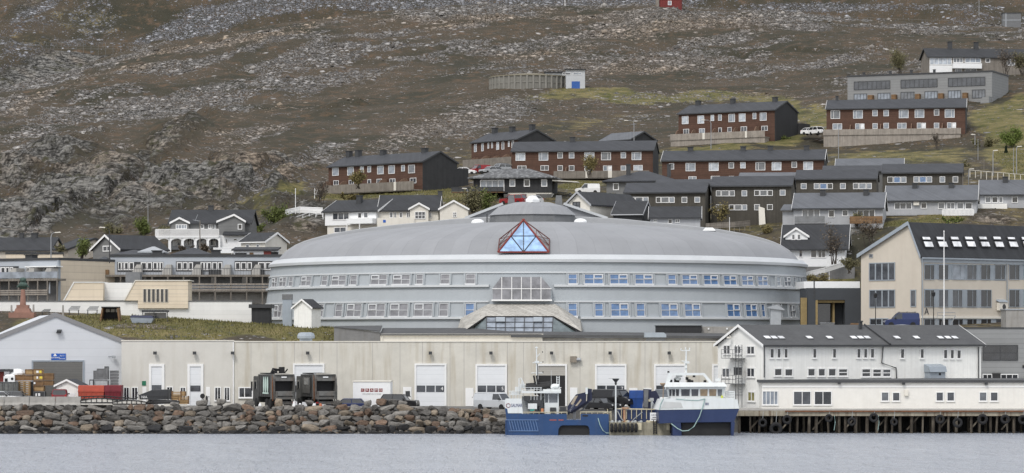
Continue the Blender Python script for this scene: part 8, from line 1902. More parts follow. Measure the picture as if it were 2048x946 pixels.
b=MB(); b.tube([cp(1372,750,2.4),cp(1372.5,699,2.4)],.13,8,.07); b.tube([cp(1363,701.5,2.4),cp(1380,701,2.4)],.05,5); b.tube([cp(1363,722,2.4),cp(1378,723,2.4)],.05,5); a=cp(1368,727,2.2); c_=cp(1379,723.5,2.2); b.box(a[0],c_[0],2.1,2.7,a[2],c_[2]); a=cp(1369,736,2.2); c_=cp(1374,731,2.2); b.box(a[0],c_[0],2.1,2.6,a[2],c_[2])
for x,y in ((1363,701),(1372,699),(1380,700)): a=cp(x-.8,y,2.3); b.lathe([(.06,a[2]),(.07,a[2]+.2),(.01,a[2]+.26)],(a[0],2.4,0),6)
b.build('mast', M['boat_white'], t)
b=MB()
for x,y,s in ((1337,744,.22),(1342,762,.3),(1352,761,.4),(1356,762,.3),(1374,757,.3),(1378,762,.4),(1384,763,.3),(1388,752,.28),(1410,763,.3)): a=cp(x,y,2.0); b.box(a[0]-s/2,a[0]+s/2,1.9,2.3,a[2]-s/2,a[2]+s/2)
b.build('deck_equipment', M['black'], t)
b=MB(); a=cp(1346,758,2.2); b.lathe([(.35,a[2]-.15),(.4,a[2]),(.35,a[2]+.15),(.01,a[2]+.2)],(a[0]+.5,2.2,0),10); a=cp(1352,754,2.2); b.box(a[0],a[0]+.7,2,2.5,a[2],a[2]+.35); a=cp(1430,762,2.); b.box(a[0],a[0]+.6,1.8,2.4,a[2],a[2]+.3); b.build('radar_dome', M['boat_white'], t)
b=MB(); b.tube([cp(1326,797,.8),cp(1327,768,.8)],.05,5); b.lathe([(.12,cp(1325,768,.8)[2]-.2),(.35,cp(1325,768,.8)[2]),(.3,cp(1325,768,.8)[2]+.12)],(cp(1325.5,768,.8)[0],.8,0),10); b.build('search_lamp', mat('bronze_lamp',(.30,.22,.15)), t)
b=MB(); 
for k in range(5): x=1451+k*4.4; b.tube([cp(x,798,1.2),cp(x,783,1.2)],.06,5)
for k in range(4): y=783+k*4.6; b.tube([cp(1451,y,1.2),cp(1469,y,1.2)],.06,5)
b.build('fender_rack', M['boat_white'], t)
b=MB(); b.lathe([(.12,0),(.14,.3),(.01,.35)],(cp(1444,796,.6)[0],.6,cp(1444,797,.6)[2]),8); b.build('marker_buoy', mat('lime_buoy',(.55,.62,.1)), t)
b=MB(); b.tube([cp(1410,797.5,-.1),cp(1406,812,-.2),cp(1399,833,-.3),cp(1388,853,-.4),cp(1377,861,-.4),cp(1365,862,-.4),cp(1355,857,-.3),cp(1342,847,.1)],.055,6); b.tube([cp(1410,797.5,-.1),cp(1395,801,-.07),cp(1372,800,-.07),cp(1352,798,-.07)],.045,5); b.tube([cp(1327,797,-.1),cp(1321,808,-.12),cp(1319,820,-.12)],.05,5); b.build('mooring_rope', M['rope'], t)
# aft deck to the left
b=MB(); a=cp(1232,850,3.2); c_=cp(1319,820,3.2); b.box(a[0],c_[0],3.2,8,.3,c_[2]); b.build('aft_hull', M['hull_navy'], t)
b=MB()
for k in range(9): p=1233+k*10; b.tube([cp(p,838,3.0),cp(p,817,3.0)],.05,5)
b.tube([cp(1232,817.5,3.0),cp(1316,819,3.0)],.07,5); b.build('aft_rail', M['yellow_rail'], t)
b=MB(); a=cp(1246,845,2.9); c_=cp(1251,818,2.9); b.box(a[0],c_[0],2.8,3.1,a[2],c_[2]); a=cp(1244,818,2.9); c_=cp(1257,814.5,2.9); b.box(a[0],c_[0],2.7,3.2,a[2],c_[2]); b.build('rust_post', mat('rust_and_cream',(.42,.28,.18),.8,.4,2,stain=.6,stain_col=(.2,.06,.03)), t)
b=MB(); b.tube([cp(1235,822,2.7),cp(1242,836,2.7),cp(1247,842,2.7)],.06,5); b.tube([cp(1285,824,2.9),cp(1268,838,2.9),cp(1262,846,2.9)],.05,5); b.build('deck_hose', M['boat_grey'], t)
b=MB(); b.prism([cp(1287,817,4.5),cp(1302,817,4.5),cp(1303,779,4.5),cp(1287,778,4.5)],(0,.8,0)); b.prism([cp(1302,798,4.2),cp(1316,818,4.2),cp(1325,806,4.2),cp(1312,781,4.2),cp(1302,783,4.2)],(0,.7,0)); cr=b.build('crane', M['navy'], t)
b=MB(); b.prism([cp(1288,815,4.4),cp(1296,815,4.4),cp(1297,780,4.4),cp(1288,779,4.4)],(0,.09,0)); b.build('crane_cover', M['steel_dark'], cr); a=cp(1297,803,4.3); MB().box(a[0],a[0]+.35,4.1,4.35,a[2],a[2]+.25).build('cream_box', M['yellow_rail'], cr)
a=cp(1303,818,3.5); b=MB(); b.tube([(a[0],3.5,a[2]-.5),(a[0],3.5,a[2]+1.2)],.08,6); b.box(a[0]-.2,a[0]+.25,3.4,3.7,a[2]+.9,a[2]+1.25); b.build('control_post', M['boat_grey'], t)
# blue containers on the quay behind
skip('blue steel container on the quay between black van and folded crane',1259,1287,781,817,358.5,mat('container_blue',(.02,.07,.26),.6,.15,1,stain=.3))
skip('grey blue steel container on the quay behind the catamaran wheelhouse',1312,1348,779,815,359.5,mat('container_grey',(.17,.19,.21),.6,.15,1,boards='Z',period=.4))
# dock tyres
rt=random.Random(9)
DT=((343,735,28),(430,775,42),(502,715,30),(775,705,26),(925,728,28),(1068,702,30),(1200,730,24),(1500,712,30),(1615,735,32),(1778,712,34),(1925,712,30),(2040,715,30))
WH=('small tyre fender left of the big half sunken tyre under the dock','big half sunken tractor tyre under the dock near the catamaran','tyre fender right above the big half sunken tyre','tyre fender with a rope end beside it, below the paired dark windows','tyre fender below the blank stretch of the white front wall','tyre fender high on the dock edge left of the middle window pair','smallest tyre fender below the middle window pair','tyre fender below the wall lamp right of the meter box','low hanging tyre fender below the third window pair','tyre fender with a pale centre, below the right wall lamp','tyre fender near the right edge below the last window pair','tyre fender cut by the right edge of the view')
for k,(a,b_,r_) in enumerate(DT):
    px=1420+a*.3066; py=620+b_*.3066; c_=W(px,py,351.4); Rr=r_*.3066/17.4
    o_=thing('tyre_fender',WH[k],'tyre',(c_.x,351.4,c_.z),0,'tyre fenders hanging along the timber dock'); MB().torus((0,0,0),Rr*.74,Rr*.30,'y',20,8).build('casing', M['tyre'], o_); MB().tube([(0,0,Rr*.6),(.1,.1,2.5-c_.z)],.03,4).build('rope', M['boat_grey'], o_)
for k,(a,b_) in enumerate(((812,760),(1098,770))):
    px=1420+a*.3066; c_=W(px,831,351.5); o_=thing('mooring_line','pale rope hanging from the dock edge '+('right of the rope-marked tyre' if k==0 else 'right of the high tyre fender'),'rope',c_); MB().tube([(0,0,0),(.08,-.05,-.8),(-.05,0,-1.7)],.04,5).build('line', M['rope'], o_)
b=MB()
# ---------------------------------------------------------------- stones lying on the hillside
def scatter_stones():
    rs = np.random.RandomState(4); ico = [(0,0,1),(.9,0,.3),(.25,.85,.35),(-.75,.5,.3),(-.7,-.55,.35),(.3,-.85,.3),(.7,.5,-.4),(-.3,.8,-.4),(-.9,0,-.4),(-.25,-.8,-.4),(.7,-.5,-.4)]
    tri = [(0,1,2),(0,2,3),(0,3,4),(0,4,5),(0,5,1),(1,6,2),(2,6,7),(2,7,3),(3,7,8),(3,8,4),(4,8,9),(4,9,5),(5,9,10),(5,10,1),(1,10,6)]
    base = np.array(ico); tri = np.array(tri); N = 190000
    ri = (rs.rand(N)**.75*(nv-2)).astype(int); ci = (rs.rand(N)*(nu-2)).astype(int)
    dens = np.clip((scree[ri,ci]+(fbm(Xg[ri,ci]/5,Yg[ri,ci]/5,3,66)-.5)*.9-.38)*2.6, .012, 1)*(1-.7*rock[ri,ci])
    keep = (rs.rand(N) < dens*.7) & (Yg[ri,ci] > 430) & (np.abs(us[ci]) < .2)
    ri, ci = ri[keep], ci[keep]; n_ = len(ri)
    s = .14+.15*rs.rand(n_)**1.5+.6*rs.rand(n_)**18; s *= np.clip(Yg[ri,ci]/760, .72, 1.15)
    a = rs.rand(n_)*6.283; ca_, sa_ = np.cos(a), np.sin(a); sq = .55+.4*rs.rand(n_); jit = 1+.35*(rs.rand(n_,len(base),3)-.5)
    B = base[None]*jit; x = B[...,0]*(1+.5*rs.rand(n_))[:,None]; y = B[...,1]; z = B[...,2]*sq[:,None]
    dx_ = rs.rand(n_)-.5; dy_ = rs.rand(n_)-.5
    px_ = Xg[ri,ci]+dx_*.6; py_ = Yg[ri,ci]+dy_*.9
    vx = (x*ca_[:,None]-y*sa_[:,None])*s[:,None]+px_[:,None]; vy = (x*sa_[:,None]+y*ca_[:,None])*s[:,None]+py_[:,None]; vz = z*s[:,None]+(Zt[ri,ci]+s*.12)[:,None]
    v = np.stack([vx,vy,vz],-1).reshape(-1,3).astype(np.float32); q = (tri[None]+np.arange(n_)[:,None,None]*len(base)).reshape(-1,3).astype(np.int32)
    me = bpy.data.meshes.new('scree'); me.vertices.add(len(v)); me.vertices.foreach_set('co', v.ravel()); me.loops.add(q.size); me.loops.foreach_set('vertex_index', q.ravel())
    me.polygons.add(len(q)); me.polygons.foreach_set('loop_start', np.arange(0,q.size,3,dtype=np.int32)); me.polygons.foreach_set('loop_total', np.full(len(q),3,dtype=np.int32)); me.update(calc_edges=True)
    g_ = .09+.22*rs.rand(n_)**1.6; w_ = np.clip(warm[ri,ci]*1.1+.25*(rs.rand(n_)-.3), 0, 1)
    c_ = np.stack([g_*(.99+.22*w_), g_*(.975+.01*w_), g_*(.95-.20*w_), np.ones(n_)],-1); c_ = np.repeat(c_, len(base), 0).astype(np.float32)
    at = me.attributes.new('tone','FLOAT_COLOR','POINT'); at.data.foreach_set('color', c_.ravel())
    m, n, l, b = nodes('loose_stone'); b.inputs['Roughness'].default_value = .95; b.inputs['Specular IOR Level'].default_value = .15
    an = n.new('ShaderNodeAttribute'); an.attribute_name = 'tone'; nz = noisen(n,l,n.new('ShaderNodeTexCoord').outputs['Object'],2.2,4,.7)
    sc = n.new('ShaderNodeVectorMath'); sc.operation='SCALE'; l.new(an.outputs['Color'],sc.inputs[0]); l.new(rangen(n,l,nz,.3,.7,.6,1.35),sc.inputs['Scale']); l.new(sc.outputs[0],b.inputs['Base Color'])
    me.materials.append(m); o = bpy.data.objects.new('scree', me); COL.objects.link(o)
    tag(o,'loose grey stones lying over the heath and scree of the hillside','scree',kind='stuff')
scatter_stones()

# ---------------------------------------------------------------- shrubs and trees
def grass_tufts():
    rs = np.random.RandomState(8); ri, ci = np.where((green[:-1,:-1] > .62) & (Yg[:-1,:-1] < 600) & (np.abs(U[:-1,:-1]) < .19)); k = rs.choice(len(ri), min(len(ri), 42000), False); ri, ci = ri[k], ci[k]; n_ = len(ri)
    x = Xg[ri,ci]+(rs.rand(n_)-.5)*.3; y = Yg[ri,ci]+(rs.rand(n_)-.5)*.6; z = Zt[ri,ci]; h = (.10+.30*rs.rand(n_)**2); w = .05+.10*rs.rand(n_); a = rs.rand(n_)*3.14; lx = (rs.rand(n_)-.5)*.5*h
    v = np.stack([np.stack([x-w*np.cos(a), y-w*np.sin(a), z-.05],-1), np.stack([x+w*np.cos(a), y+w*np.sin(a), z-.05],-1), np.stack([x+lx, y, z+h],-1)],1).reshape(-1,3)
    me = bpy.data.meshes.new('grass'); me.from_pydata(v.tolist(), [], np.arange(3*n_).reshape(-1,3).tolist()); me.materials.append(leafmat('grass_blade',(.145,.135,.055),.5)); o = bpy.data.objects.new('grass', me); COL.objects.link(o)
    tag(o,'straw and green grass tufts on the banks between the buildings','grass',kind='stuff')
def leafmat(name, c, v=.35):
    m, n, l, b = nodes(name); b.inputs['Roughness'].default_value=.8; b.inputs['Specular IOR Level'].default_value=.2
    g=n.new('ShaderNodeNewGeometry'); r_=rangen(n,l,g.outputs['Random Per Island'],0,1,1-v,1+v); cv=n.new('ShaderNodeVectorMath'); cv.operation='SCALE'; cv.inputs[0].default_value=c; l.new(r_,cv.inputs['Scale']); l.new(cv.outputs[0],b.inputs['Base Color']); return m
grass_tufts()
LM = {'green':leafmat('spring_leaf',(.12,.145,.045)),'olive':leafmat('olive_bud',(.15,.14,.075)),'lime':leafmat('lime_leaf',(.13,.17,.045)),'brown':leafmat('brown_bud',(.12,.098,.075)),'spruce':leafmat('spruce_needle',(.02,.035,.02)),'straw':leafmat('straw_bud',(.19,.16,.07))}
BARK = mat('bark',(.075,.064,.054),.95,.3,2)
def shrub(name,label,cat,px,base,Y,w,h,kind,dens=1.,bare=.5,group=None,seed=None):
    r_=random.Random(seed or int(px*7+base)); c_=W(px,base,Y); t=thing(name,label,cat,(c_.x,Y,c_.z-.15),0,group); w=w*Y/F; h=h*Y/F
    b=MB(); tips=[]; nst=3 if kind=='spruce' else r_.randint(5,8)
    if kind=='spruce':
        b.tube([(0,0,0),(0,0,h)],.12,6,.02); b.build('trunk',BARK,t); lf=MB()
        for k in range(int(900*dens)):
            f_=r_.random()**.7; z=h*(.08+.92*f_); rr_=w/2*(1-f_)*(.35+.65*r_.random())+.05; a=r_.uniform(0,6.28); tri_(lf,r_,rr_*math.cos(a),rr_*math.sin(a),z-rr_*.25,.16)
        lf.build('crown',LM[kind],t); return t
    for k in range(nst):
        a=r_.uniform(0,6.28); e=r_.uniform(.25,.95); p=Vector((r_.uniform(-.12,.12)*w,r_.uniform(-.1,.1)*w,0)); q_=Vector((math.cos(a)*w*.5*e,math.sin(a)*w*.35*e,h*r_.uniform(.65,1.0)*(1-.25*e*e)))
        m_=p.lerp(q_,.5)+Vector((r_.uniform(-.1,.1)*w,0,h*.08)); b.tube([p,m_,q_],.055+.02*h/4,5,.012); 
        for j in range(int(8+bare*26)):
            f_=r_.uniform(.3,1); s_=p.lerp(m_,f_*2) if f_<.5 else m_.lerp(q_,f_*2-1); d_=Vector((r_.gauss(0,.5),r_.gauss(0,.5),r_.uniform(.2,1))).normalized()*r_.uniform(.12,.28)*h; b.tube([s_,s_+d_],.022,3,.008,False); tips.append((s_,s_+d_))
    b.build('trunk',BARK,t)
    lf=MB(); n_=int(900*dens*max(.5,min(3.,w*h/8)))
    cl=[(s_,e_) for s_,e_ in tips if r_.random()<.75]
    for k in range(n_):
        s_,e_=r_.choice(cl); p=s_.lerp(e_,r_.uniform(.2,1.1)); g=.07*h; tri_(lf,r_,p.x+r_.gauss(0,g),p.y+r_.gauss(0,g),max(.05,p.z+r_.gauss(0,g)),r_.uniform(.07,.17))
    lf.build('crown',LM[kind],t); return t
def tri_(lf,r_,x,y,z,s):
    a=Vector((r_.gauss(0,1),r_.gauss(0,1),r_.gauss(0,1))).normalized(); b_=a.orthogonal().normalized(); c_=a.cross(b_); p=Vector((x,y,z)); lf.face([p+b_*s,p+c_*s*.8-b_*.3*s,p-b_*s,p-c_*s*.8+b_*.3*s])
SH = [(228,480,516,44,36,'olive',1.,.6,'tall greyish bare shrub below the rock ledges, left of the green one'),(290,480,512,40,46,'green',1.6,.3,'fresh green bushy tree left of the arcade house'),(164,522,478,34,46,'green',1.4,.3,'yellow green bush at the cream end of the tan bungalow'),(552,462,520,56,48,'green',1.4,.5,'green bush below the white ramp rail left of the white house'),
(640,412,545,56,54,'brown',.18,1.,'bare brown tree above the white house roof'),(716,376,562,38,34,'straw',1.2,.6,'yellow green budding tree in front of the left red row house terrace'),(1180,352,568,40,44,'straw',.9,.8,'thin budding tree before the terrace of the red row house above the black bungalow'),(948,438,503,50,62,'olive',1.2,.8,'dense olive shrub beside the right gable of the grey house'),(975,430,507,44,46,'green',1.2,.5,'green shrub under the black bungalow terrace'),
(1440,452,482,36,46,'straw',.7,.9,'slender budding tree between the two front brown terraced houses'),(1668,527,452,38,78,'brown',.2,1.,'tall bare tree standing before the white mansard house'),(1738,492,462,66,58,'brown',.2,1.,'wide bare bush above the left slope of the cream school roof'),(1712,452,470,40,30,'olive',.7,.8,'bare bush below the plank rail of the left grey bungalow'),(1800,150,718,46,56,'olive',1.,.9,'tall bare shrub left of the weathered hill house'),(2012,150,712,50,56,'brown',.25,1.,'bare shrubs in front of the right end of the weathered hill house'),(2044,150,712,30,50,'olive',.9,1.,'bare olive tree at the right edge by the weathered hill house'),
(2022,302,606,42,46,'lime',1.6,.2,'bright lime green tree on the right slope'),(2012,338,596,22,48,'spruce',1.,0,'small dark spruce in front of the lime green tree'),(1874,296,611,20,36,'brown',.15,1.,'bare bush against the plank retaining wall under the highest red row house'),(370,504,478,36,16,'brown',1.,.8,'brown clipped bush below the arches of the arcade house'),(408,506,478,52,18,'brown',1.2,.8,'wide brown hedge bush right of the middle arch'),(1640,575,430,60,30,'straw',.9,.8,'dry bush on the bank between round hall and cream school'),(1700,545,440,40,34,'olive',.8,.8,'scrubby bush beside the cream school gable'),
(610,470,512,44,26,'brown',.4,.9,'brown scrub on the rocks below the white stair rail'),(1536,470,470,46,22,'straw',.8,.7,'dry scrub on the rocks right of the round hall roof'),(700,402,548,70,16,'straw',1.3,.4,'straw coloured tussock bank below the left red row house'),(560,425,545,34,20,'straw',1.,.5,'straw coloured bush on the scree left of the white gate panel'),(1560,285,640,50,14,'green',1.2,.3,'low green bush below the slanted red row house'),(1930,345,575,44,22,'olive',1.,.6,'low scrub right of the timber gabled terraced house'),(1970,300,612,70,26,'olive',1.,.6,'wide scrub patch on the right slope below the highest red row house'),(1225,405,505,40,20,'olive',.7,.7,'low scrub between hipped grey house and dark roofed house'),(515,470,505,50,26,'green',1.,.4,'low green bush on the bank right of the arcade house'),(330,470,505,40,20,'olive',.9,.6,'low olive bush at the left gable of the arcade house'),(1420,345,572,46,16,'green',1.,.4,'low green bush between the two red rows on the right'),(1900,448,470,60,16,'green',1.,.4,'low green bush below the picket balconies'),(1640,498,470,30,20,'olive',.8,.6,'small bush at the wall of the white mansard house'),(120,508,480,30,22,'olive',.8,.7,'small scrub behind the cream block')]
for s_ in SH: shrub('shrub' if s_[4]<50 else 'bush_tree',s_[8],'shrub' if s_[4]<50 else 'tree',*s_[:8])

# ---------------------------------------------------------------- lamps, poles, fences, small furniture
POLE = mat('grey_pole',(.30,.31,.32),.6,.1,metal=.2); DARKP = mat('dark_pole',(.05,.05,.052),.6,.1)
def lamp(px,top,base,Y,arm,label,m_=None,head=True):
    c_=W(px,base,Y); t=thing('street_lamp',label,'street lamp',(c_.x,Y,c_.z)); h=zat(top,Y)-c_.z; m_=m_ or POLE; a=arm*Y/F
    P_=[(0,0,-.6),(0,0,h-.7),(a*.12,0,h-.25),(a*.4,0,h-.05),(a,0,h)]; MB().tube(P_,.085,6,.05).build('post',m_,t)
    if head: b=MB(); s=1 if a>0 else -1; b.hexa([(a-.1*s-.15,-.13,h-.07),(a+.5*s+.15*s,-.13,h-.03),(a+.5*s+.15*s,.13,h-.03),(a-.1*s-.15,.13,h-.07),(a-.1*s-.15,-.13,h+.06),(a+.5*s,-.13,h+.12),(a+.5*s,.13,h+.12),(a-.1*s-.15,.13,h+.06)] if s>0 else [(a-.65,-.13,h-.03),(a+.25,-.13,h-.07),(a+.25,.13,h-.07),(a-.65,.13,h-.03),(a-.5,-.13,h+.12),(a+.25,-.13,h+.06),(a+.25,.13,h+.06),(a-.5,.13,h+.12)]); b.build('lantern',M['offwhite'],t)
    return t
lamp(102,465,520,447,11,'grey street lamp standing at the left grey flats, arm to the right'); lamp(219,455,518,447,-12,'dark street lamp with pale head at the left end of the long flats',DARKP); lamp(1268,241,276,612,-14,'street lamp with a long arm above the garage with the light grey roof'); lamp(1422,240,292,627,-14,'curved street lamp in front of the slanted red row house'); lamp(935,377,420,514,-4,'street lamp between grey house and black bungalow'); lamp(1986,301,356,560,3,'street lamp with a sign plate on its post on the right slope'); lamp(2033,293,358,562,4,'taller street lamp of the pair at the right edge'); lamp(1950,269,284,600,-2,'street lamp by the end wall of the highest red row house'); lamp(1937,338,372,525,4,'street lamp at the timber gable of the end terraced house')
def pole(px,top,base,Y,r,label,m_='white_trim',cat='pole',nm='pole'):
    c_=W(px,base,Y); t=thing(nm,label,cat,c_); h=zat(top,Y)-c_.z; MB().tube([(0,0,-.8),(0,0,h)],r,7,r*.6).build('shaft',M[m_] if isinstance(m_,str) else m_,t); MB().lathe([(r*.9,h),(r,h+.1),(.01,h+.2)],n=7).build('cap',M[m_] if isinstance(m_,str) else m_,t); return t
pole(1888,464,656,385,.085,'tall white flagpole in front of the cream school','white_trim','flagpole','flagpole'); pole(591,379,485,520,.09,'tall white flagpole left of the white balcony house','white_trim','flagpole','flagpole'); pole(617,444,476,512,.07,'short grey pole on the rocks left of the white balcony house',POLE); pole(1677,250,322,580,.08,'tall thin grey mast before the plank retaining wall',POLE); pole(1459,437,470,470,.07,'white pole on the rocks right of the dome roof'); pole(296,412,452,532,.08,'pale pole on the rock ledges above the fresh green tree',POLE); pole(2027,298,358,560,.07,'thinner pole left of the taller street lamp at the right edge',POLE); pole(1956,280,332,585,.07,'thin grey pole on the grass right of the plank wall',POLE); pole(1968,321,360,565,.08,'short timber pole by the sloping guard rail',M['old_wood']); pole(1130,-6,22,1012,.16,'white mast on the ridge left of the red hut'); pole(1480,24,36,1005,.22,'short white marker post on the ridge right of the red hut'); pole(1958,-8,26,985,.12,'thin mast on the ridge near the grey hut',POLE); pole(1124,93,112,880,.14,'timber post on the stones above the pump hut',M['old_wood'])
for px,top,base,Y,lbl in ((1751,588,652,395,'black lamp post in front of the cream school gable'),(1867,585,652,389,'black lamp post beside the white school flagpole')):
    t=pole(px,top,base,Y,.07,lbl,'black','lamp post','lamp_post'); c_=t.location; h=zat(top,Y)-c_.z; MB().lathe([(.1,h-.5),(.22,h-.4),(.24,h-.1),(.3,h-.05),(.05,h+.1)],n=8).build('lantern',M['black'],t)
t=thing('antenna_mast','timber mast with a tilted dish antenna in front of the arcade house','mast',W(400,502,470)); c_=t.location; h=zat(441,470)-c_.z; MB().tube([(0,0,-.5),(0,0,h)],.08,6).build('pole',M['old_wood'],t); b=MB(); b.bar((-.75,-.1,h-.1),(-.35,-.1,h+.9),.12,.05); b.bar((-1.1,-.1,h+.1),(0,-.1,h-.1),.06); b.build('antenna',M['steel'],t)
t=thing('pipe_frame','grey steel pipe frame like a low bus stand beside the school flagpole','frame',W(1872,654,387)); w=40*387/F; h=(654-625)*387/F; b=MB(); b.tube([(0,0,0),(.2,0,h),(w-.1,0,h),(w-.1,0,h*.75),(w-.8,0,0)],.05,6); b.tube([(.2,0,h*.8),(w-.1,0,h*.8)],.04,5); b.tube([(.7,0,0),(.9,0,h*.8)],.04,5); b.build('tubes',POLE,t)
t=thing('planter','low grey steel crate on the ground before the dark link block','planter',W(1641,655,392)); b=MB(); w=28*392/F; b.box(0,w,0,.6,0,.55); b.build('box',M['steel_dark'],t); MB().box(-.05,w+.05,-.05,.65,.551,.62).build('rim',M['steel'],t)
t=thing('plank_stack','low rust brown stack of planks between link block and cream school','stack',W(1699,654,391)); b=MB(); 
for k in range(3): b.box(.1*k,1.8-.1*k,0,.6,k*.18,k*.18+.15)
b.build('planks',M['wood_dark'],t)
def fence(name,label,pts,h,m_,posts,rails=(.95,.5),cat='fence',solid=False,pw=.05,mesh=False):
    """pts: photo points of the foot with depth"""
    Q=[W(*p) for p in pts]; o0=Q[0]; t=thing(name,label,cat,o0); L=[q_-o0 for q_ in Q]; b=MB()
    for a,c_ in zip(L,L[1:]):
        for f_ in rails: b.bar(a+Vector((0,0,h*f_)),c_+Vector((0,0,h*f_)),pw*1.3)
        if solid: b.prism([tuple(a+Vector((0,0,.05))),tuple(c_+Vector((0,0,.05))),tuple(c_+Vector((0,0,h))),tuple(a+Vector((0,0,h)))],(0,.06,0))
    b.build('rail' if not solid else 'boarding',M[m_] if isinstance(m_,str) else m_,t)
    tot=sum((c_-a).length for a,c_ in zip(L,L[1:])); n_=posts
    for k in range(n_):
        d_=tot*k/(n_-1)
        for a,c_ in zip(L,L[1:]):
            s_=(c_-a).length
            if d_<=s_+1e-6: p=a.lerp(c_,d_/s_); break
            d_-=s_
        MB().box(p.x-pw,p.x+pw,p.y+.07,p.y+.07+2*pw,p.z-1.2,p.z+h).build('post',M[m_] if isinstance(m_,str) else m_,t)
    return t
fence('guard_rail','pale sloping guard rail along the road on the right slope',[(1940,348,560),(2048,357,548),(2100,361,545)],.75,'offwhite',14,(.95,))
fence('ramp_rail','white boarded ramp rail climbing left of the white balcony house',[(571,432,522),(600,426,524),(645,428,520)],1.1,'white_trim',7,(.9,.45),'railing',True)
fence('stair_rail','white stair rail descending to the left below the ramp rail',[(580,449,515),(628,433,517),(646,434,517)],1.,'white_trim',6,(.95,.45),'railing')
fence('low_wall','white low wall curving up the bank between round hall and mansard house',[(1608,556,438),(1650,546,440),(1700,530,444)],.8,'blockwall',3,(.9,),'wall',True)
fence('picket_fence','low grey fence at the foot of the first two brown terraced houses',[(1412,458,478),(1470,455,478),(1500,452,480)],.9,'old_wood',8,(.9,.4),'fence',True)
fence('garden_wall','white low garden wall below the arcade house right wing',[(427,507,470),(500,507,470)],.9,'white',3,(.9,),'wall',True)
gt_ = fence('pale_gate','white lattice gate panel standing on the grass left of the left red row house',[(629,391,565),(640.5,391,565)],1.3,'white_trim',3,(.1,.95),'gate'); 
b=MB(); t=gt_; b.bar((.0,0,.1),(1.,0,1.2),.08); b.bar((0,0,1.2),(1.,0,.1),.08); b.build('brace',M['white_trim'],t)
rf=random.Random(2); WIRE=mat('fence_wire',(.18,.18,.175),.7,.1)
for seg,(lbl,pts,h,n_) in enumerate((('tall avalanche fence of pale posts on the rock shoulder at the upper left',[(-40,102,1010),(150,103,1010),(300,103,1010)],2.9,24),('sparse post and wire fence along the ridge right of the red hut',[(1370,32,1010),(1560,44,1002),(1760,56,992),(1990,64,985)],3.2,24),('post and wire fence along the ridge left of the red hut',[(900,36,1012),(1130,26,1018),(1310,26,1018)],2.6,16))): fence('wire_fence',lbl,pts,h,WIRE,n_,(.98,.6,.3),'fence',False,.045)
# terrace before the white wall: bust, benches, shelters
t=thing('bust_monument','green bronze bust on a red stone column and stepped base at the left','monument',W(46,631,405)); s=405/F; z=lambda y:(631-y)*s
b=MB(); b.box(-1.75,1.6,-1,1,-.5,z(625)); b.hexa([(-1.1,-.8,z(625)),(1.1,-.8,z(625)),(1.1,.8,z(625)),(-1.1,.8,z(625)),(-.85,-.7,z(616.5)),(.9,-.7,z(616.5)),(.9,.7,z(616.5)),(-.85,.7,z(616.5))]); b.box(-.78,.78,-.6,.6,z(616.4),z(610)); b.build('base',mat('red_granite',(.27,.15,.115),.85,.15,1,spot=.2),t)
b=MB(); b.lathe([(.42,z(609.9)),(.36,z(600)),(.30,z(584)),(.26,z(578))],n=12); b.build('column',mat('red_granite',(.27,.15,.115)),t)
b=MB(); b.lathe([(.25,z(579)),(.32,z(577)),(.62,z(572)),(.66,z(569)),(.45,z(566)),(.34,z(564)),(.42,z(561.5)),(.46,z(559)),(.40,z(556.5)),(.2,z(555)),(.01,z(554.6))],n=14); b.box(-.16,.16,-.52,-.3,z(561.5),z(559)); b.lathe([(.2,z(575)),(.24,z(573)),(.01,z(570))],(.6,0,0),8); b.lathe([(.2,z(575)),(.24,z(573)),(.01,z(570))],(-.6,0,0),8); b.build('bust',mat('verdigris',(.05,.085,.07),.6,.25,3),t)
for i,(px,y0_,y1_) in enumerate(((23,610,626),(67,609,625),(126,610,625))):
    c_=W(px,y1_+2,405-.1*i); t=thing('stone_bollard',('grey stone post left of the bust monument','grey stone post right of the bust monument','grey stone post standing alone left of the benches')[i],'bollard',c_); h=(y1_+2-y0_)*405/F; MB().hexa([(-.13,-.13,-.3),(.13,-.13,-.3),(.13,.13,-.3),(-.13,.13,-.3),(-.1,-.1,h),(.1,-.1,h),(.1,.1,h),(-.1,.1,h)]).build('stone',M['concrete'],t)
for i,(p0,p1,yt,yb,m_) in enumerate(((82,101,618,625,'dark_metal'),(136,161,612,624,'steel_dark'),(173,198,612.5,624,'steel_dark'))):
    Y=404; c_=W(p0,yb+3,Y); w=(p1-p0)*Y/F; h=(yb+3-yt)*Y/F; t=thing('park_bench',('dark bench seen low behind the grass edge, nearest the bust','grey slatted bench in the middle before the white wall','grey slatted bench right of the middle one before the white wall')[i],'bench',c_); b=MB(); b.hexa([(0,0,h*.42),(w*.9,0,h*.42),(w*.9,.45,h*.42),(0,.45,h*.42),(0,0,h*.5),(w*.9,0,h*.5),(w*.9,.45,h*.5),(0,.45,h*.5)]); b.build('seat',M[m_],t)
    for k in range(4): zz=h*(.55+.12*k); MB().hexa([(0+.1*k,.45+.04*k,zz),(w*.85+.05*k,.45+.04*k,zz),(w*.85+.05*k,.5+.04*k,zz),(.1*k,.5+.04*k,zz),(.03+.1*k,.47+.04*k,zz+h*.09),(w*.86+.05*k,.47+.04*k,zz+h*.09),(w*.86+.05*k,.52+.04*k,zz+h*.09),(.03+.1*k,.52+.04*k,zz+h*.09)]).build('backrest_slat',M[m_],t)
    for x in (.1,w*.8): MB().box(x,x+.08,.05,.4,-.2,h*.42-.002).build('leg',M['dark_metal'],t)
c_=W(198,643,402); t=thing('lean_to_shelter','black open wooden shelter with tilted rust edged sides in front of the benches','shelter',c_); s=402/F; b=MB(); W_=47*s; H_=(643-615.5)*s
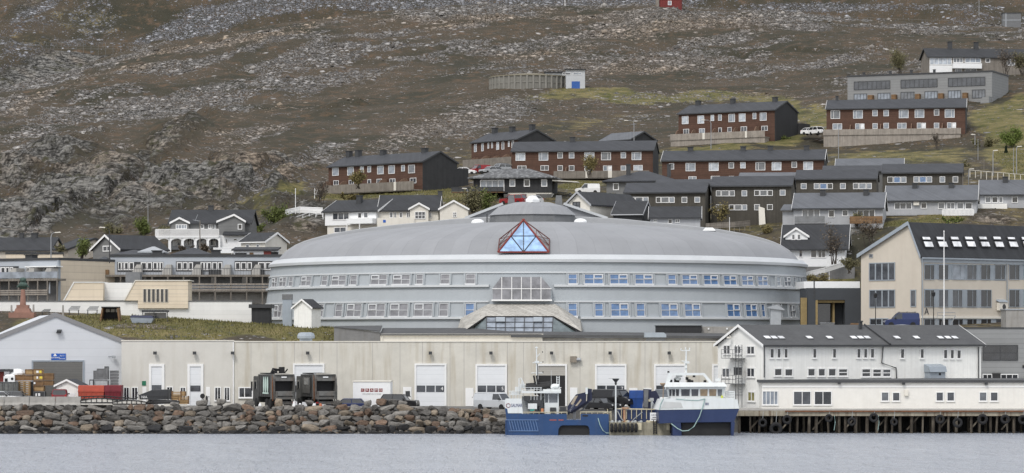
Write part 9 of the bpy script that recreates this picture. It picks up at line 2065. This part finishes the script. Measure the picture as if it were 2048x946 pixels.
b.hexa([(0,0,-.3),(.2,0,-.3),(.2,2,-.3),(0,2,-.3),(.35,0,H_),(.55,0,H_),(.55,2,H_),(.35,2,H_)]); b.build('side_frame',M['wood_dark'],t); b = MB(); b.hexa([(W_-.5,0,-.3),(W_-.3,0,-.3),(W_-.3,2,-.3),(W_-.5,2,-.3),(W_-.75,0,H_),(W_-.55,0,H_),(W_-.55,2,H_),(W_-.75,2,H_)]); b.build('side_frame',M['wood_dark'],t)
b=MB(); b.hexa([(.05,2.,-.3),(W_-.35,2.,-.3),(W_-.35,2.1,-.3),(.05,2.1,-.3),(.35,2.,H_),(W_-.6,2.,H_),(W_-.6,2.1,H_),(.35,2.1,H_)]); b.box(.3,W_-.55,-.1,2.1,H_+.003,H_+.15); b.build('shell',M['black'],t)
b=MB(); 
for x in (.65,W_*.42,W_-1.15): b.box(x,x+.5,1.9,1.99,H_-.55,H_-.15)
b.build('window_slot',M['offwhite'],t)
c_=W(284,641,403); t=thing('bus_shelter','flat roofed glass shelter with dark posts in front of the white wall','shelter',c_); w=52*403/F; h=(641-620)*403/F; MB().box(0,w,-.3,1.3,h-.28,h).build('roof',M['dark_metal'],t)
for x in (.05,w*.45,w-.15): MB().box(x,x+.1,0,.1,-.2,h-.282).build('post',M['dark_metal'],t)
MB().box(.2,w*.9,1.1,1.15,.3,h-.35).build('pane',G['grey'],t)
c_=W(260,643,400.5); t=thing('covered_boat','dark blue covered boat hull lying between the two shelters','boat',c_); w=47*400.5/F; b=MB(); b.hexa([(.3,0,-.2),(w-.3,0,-.2),(w-.3,1.4,-.2),(.3,1.4,-.2),(0,-.1,.55),(w,-.1,.45),(w,1.5,.45),(0,1.5,.55)]); b.build('hull',M['steel_blue'],t); b=MB(); b.hexa([(-.02,-.15,.551),(w,-.15,.46),(w,1.5,.46),(-.02,1.5,.56),(.2,.4,.85),(w-.3,.4,.75),(w-.3,1.,.75),(.2,1.,.85)]); b.build('cover',M['navy'],t)
for i,(x,Y) in enumerate(((1228,628),)): pass
bpy.context.view_layer.update()
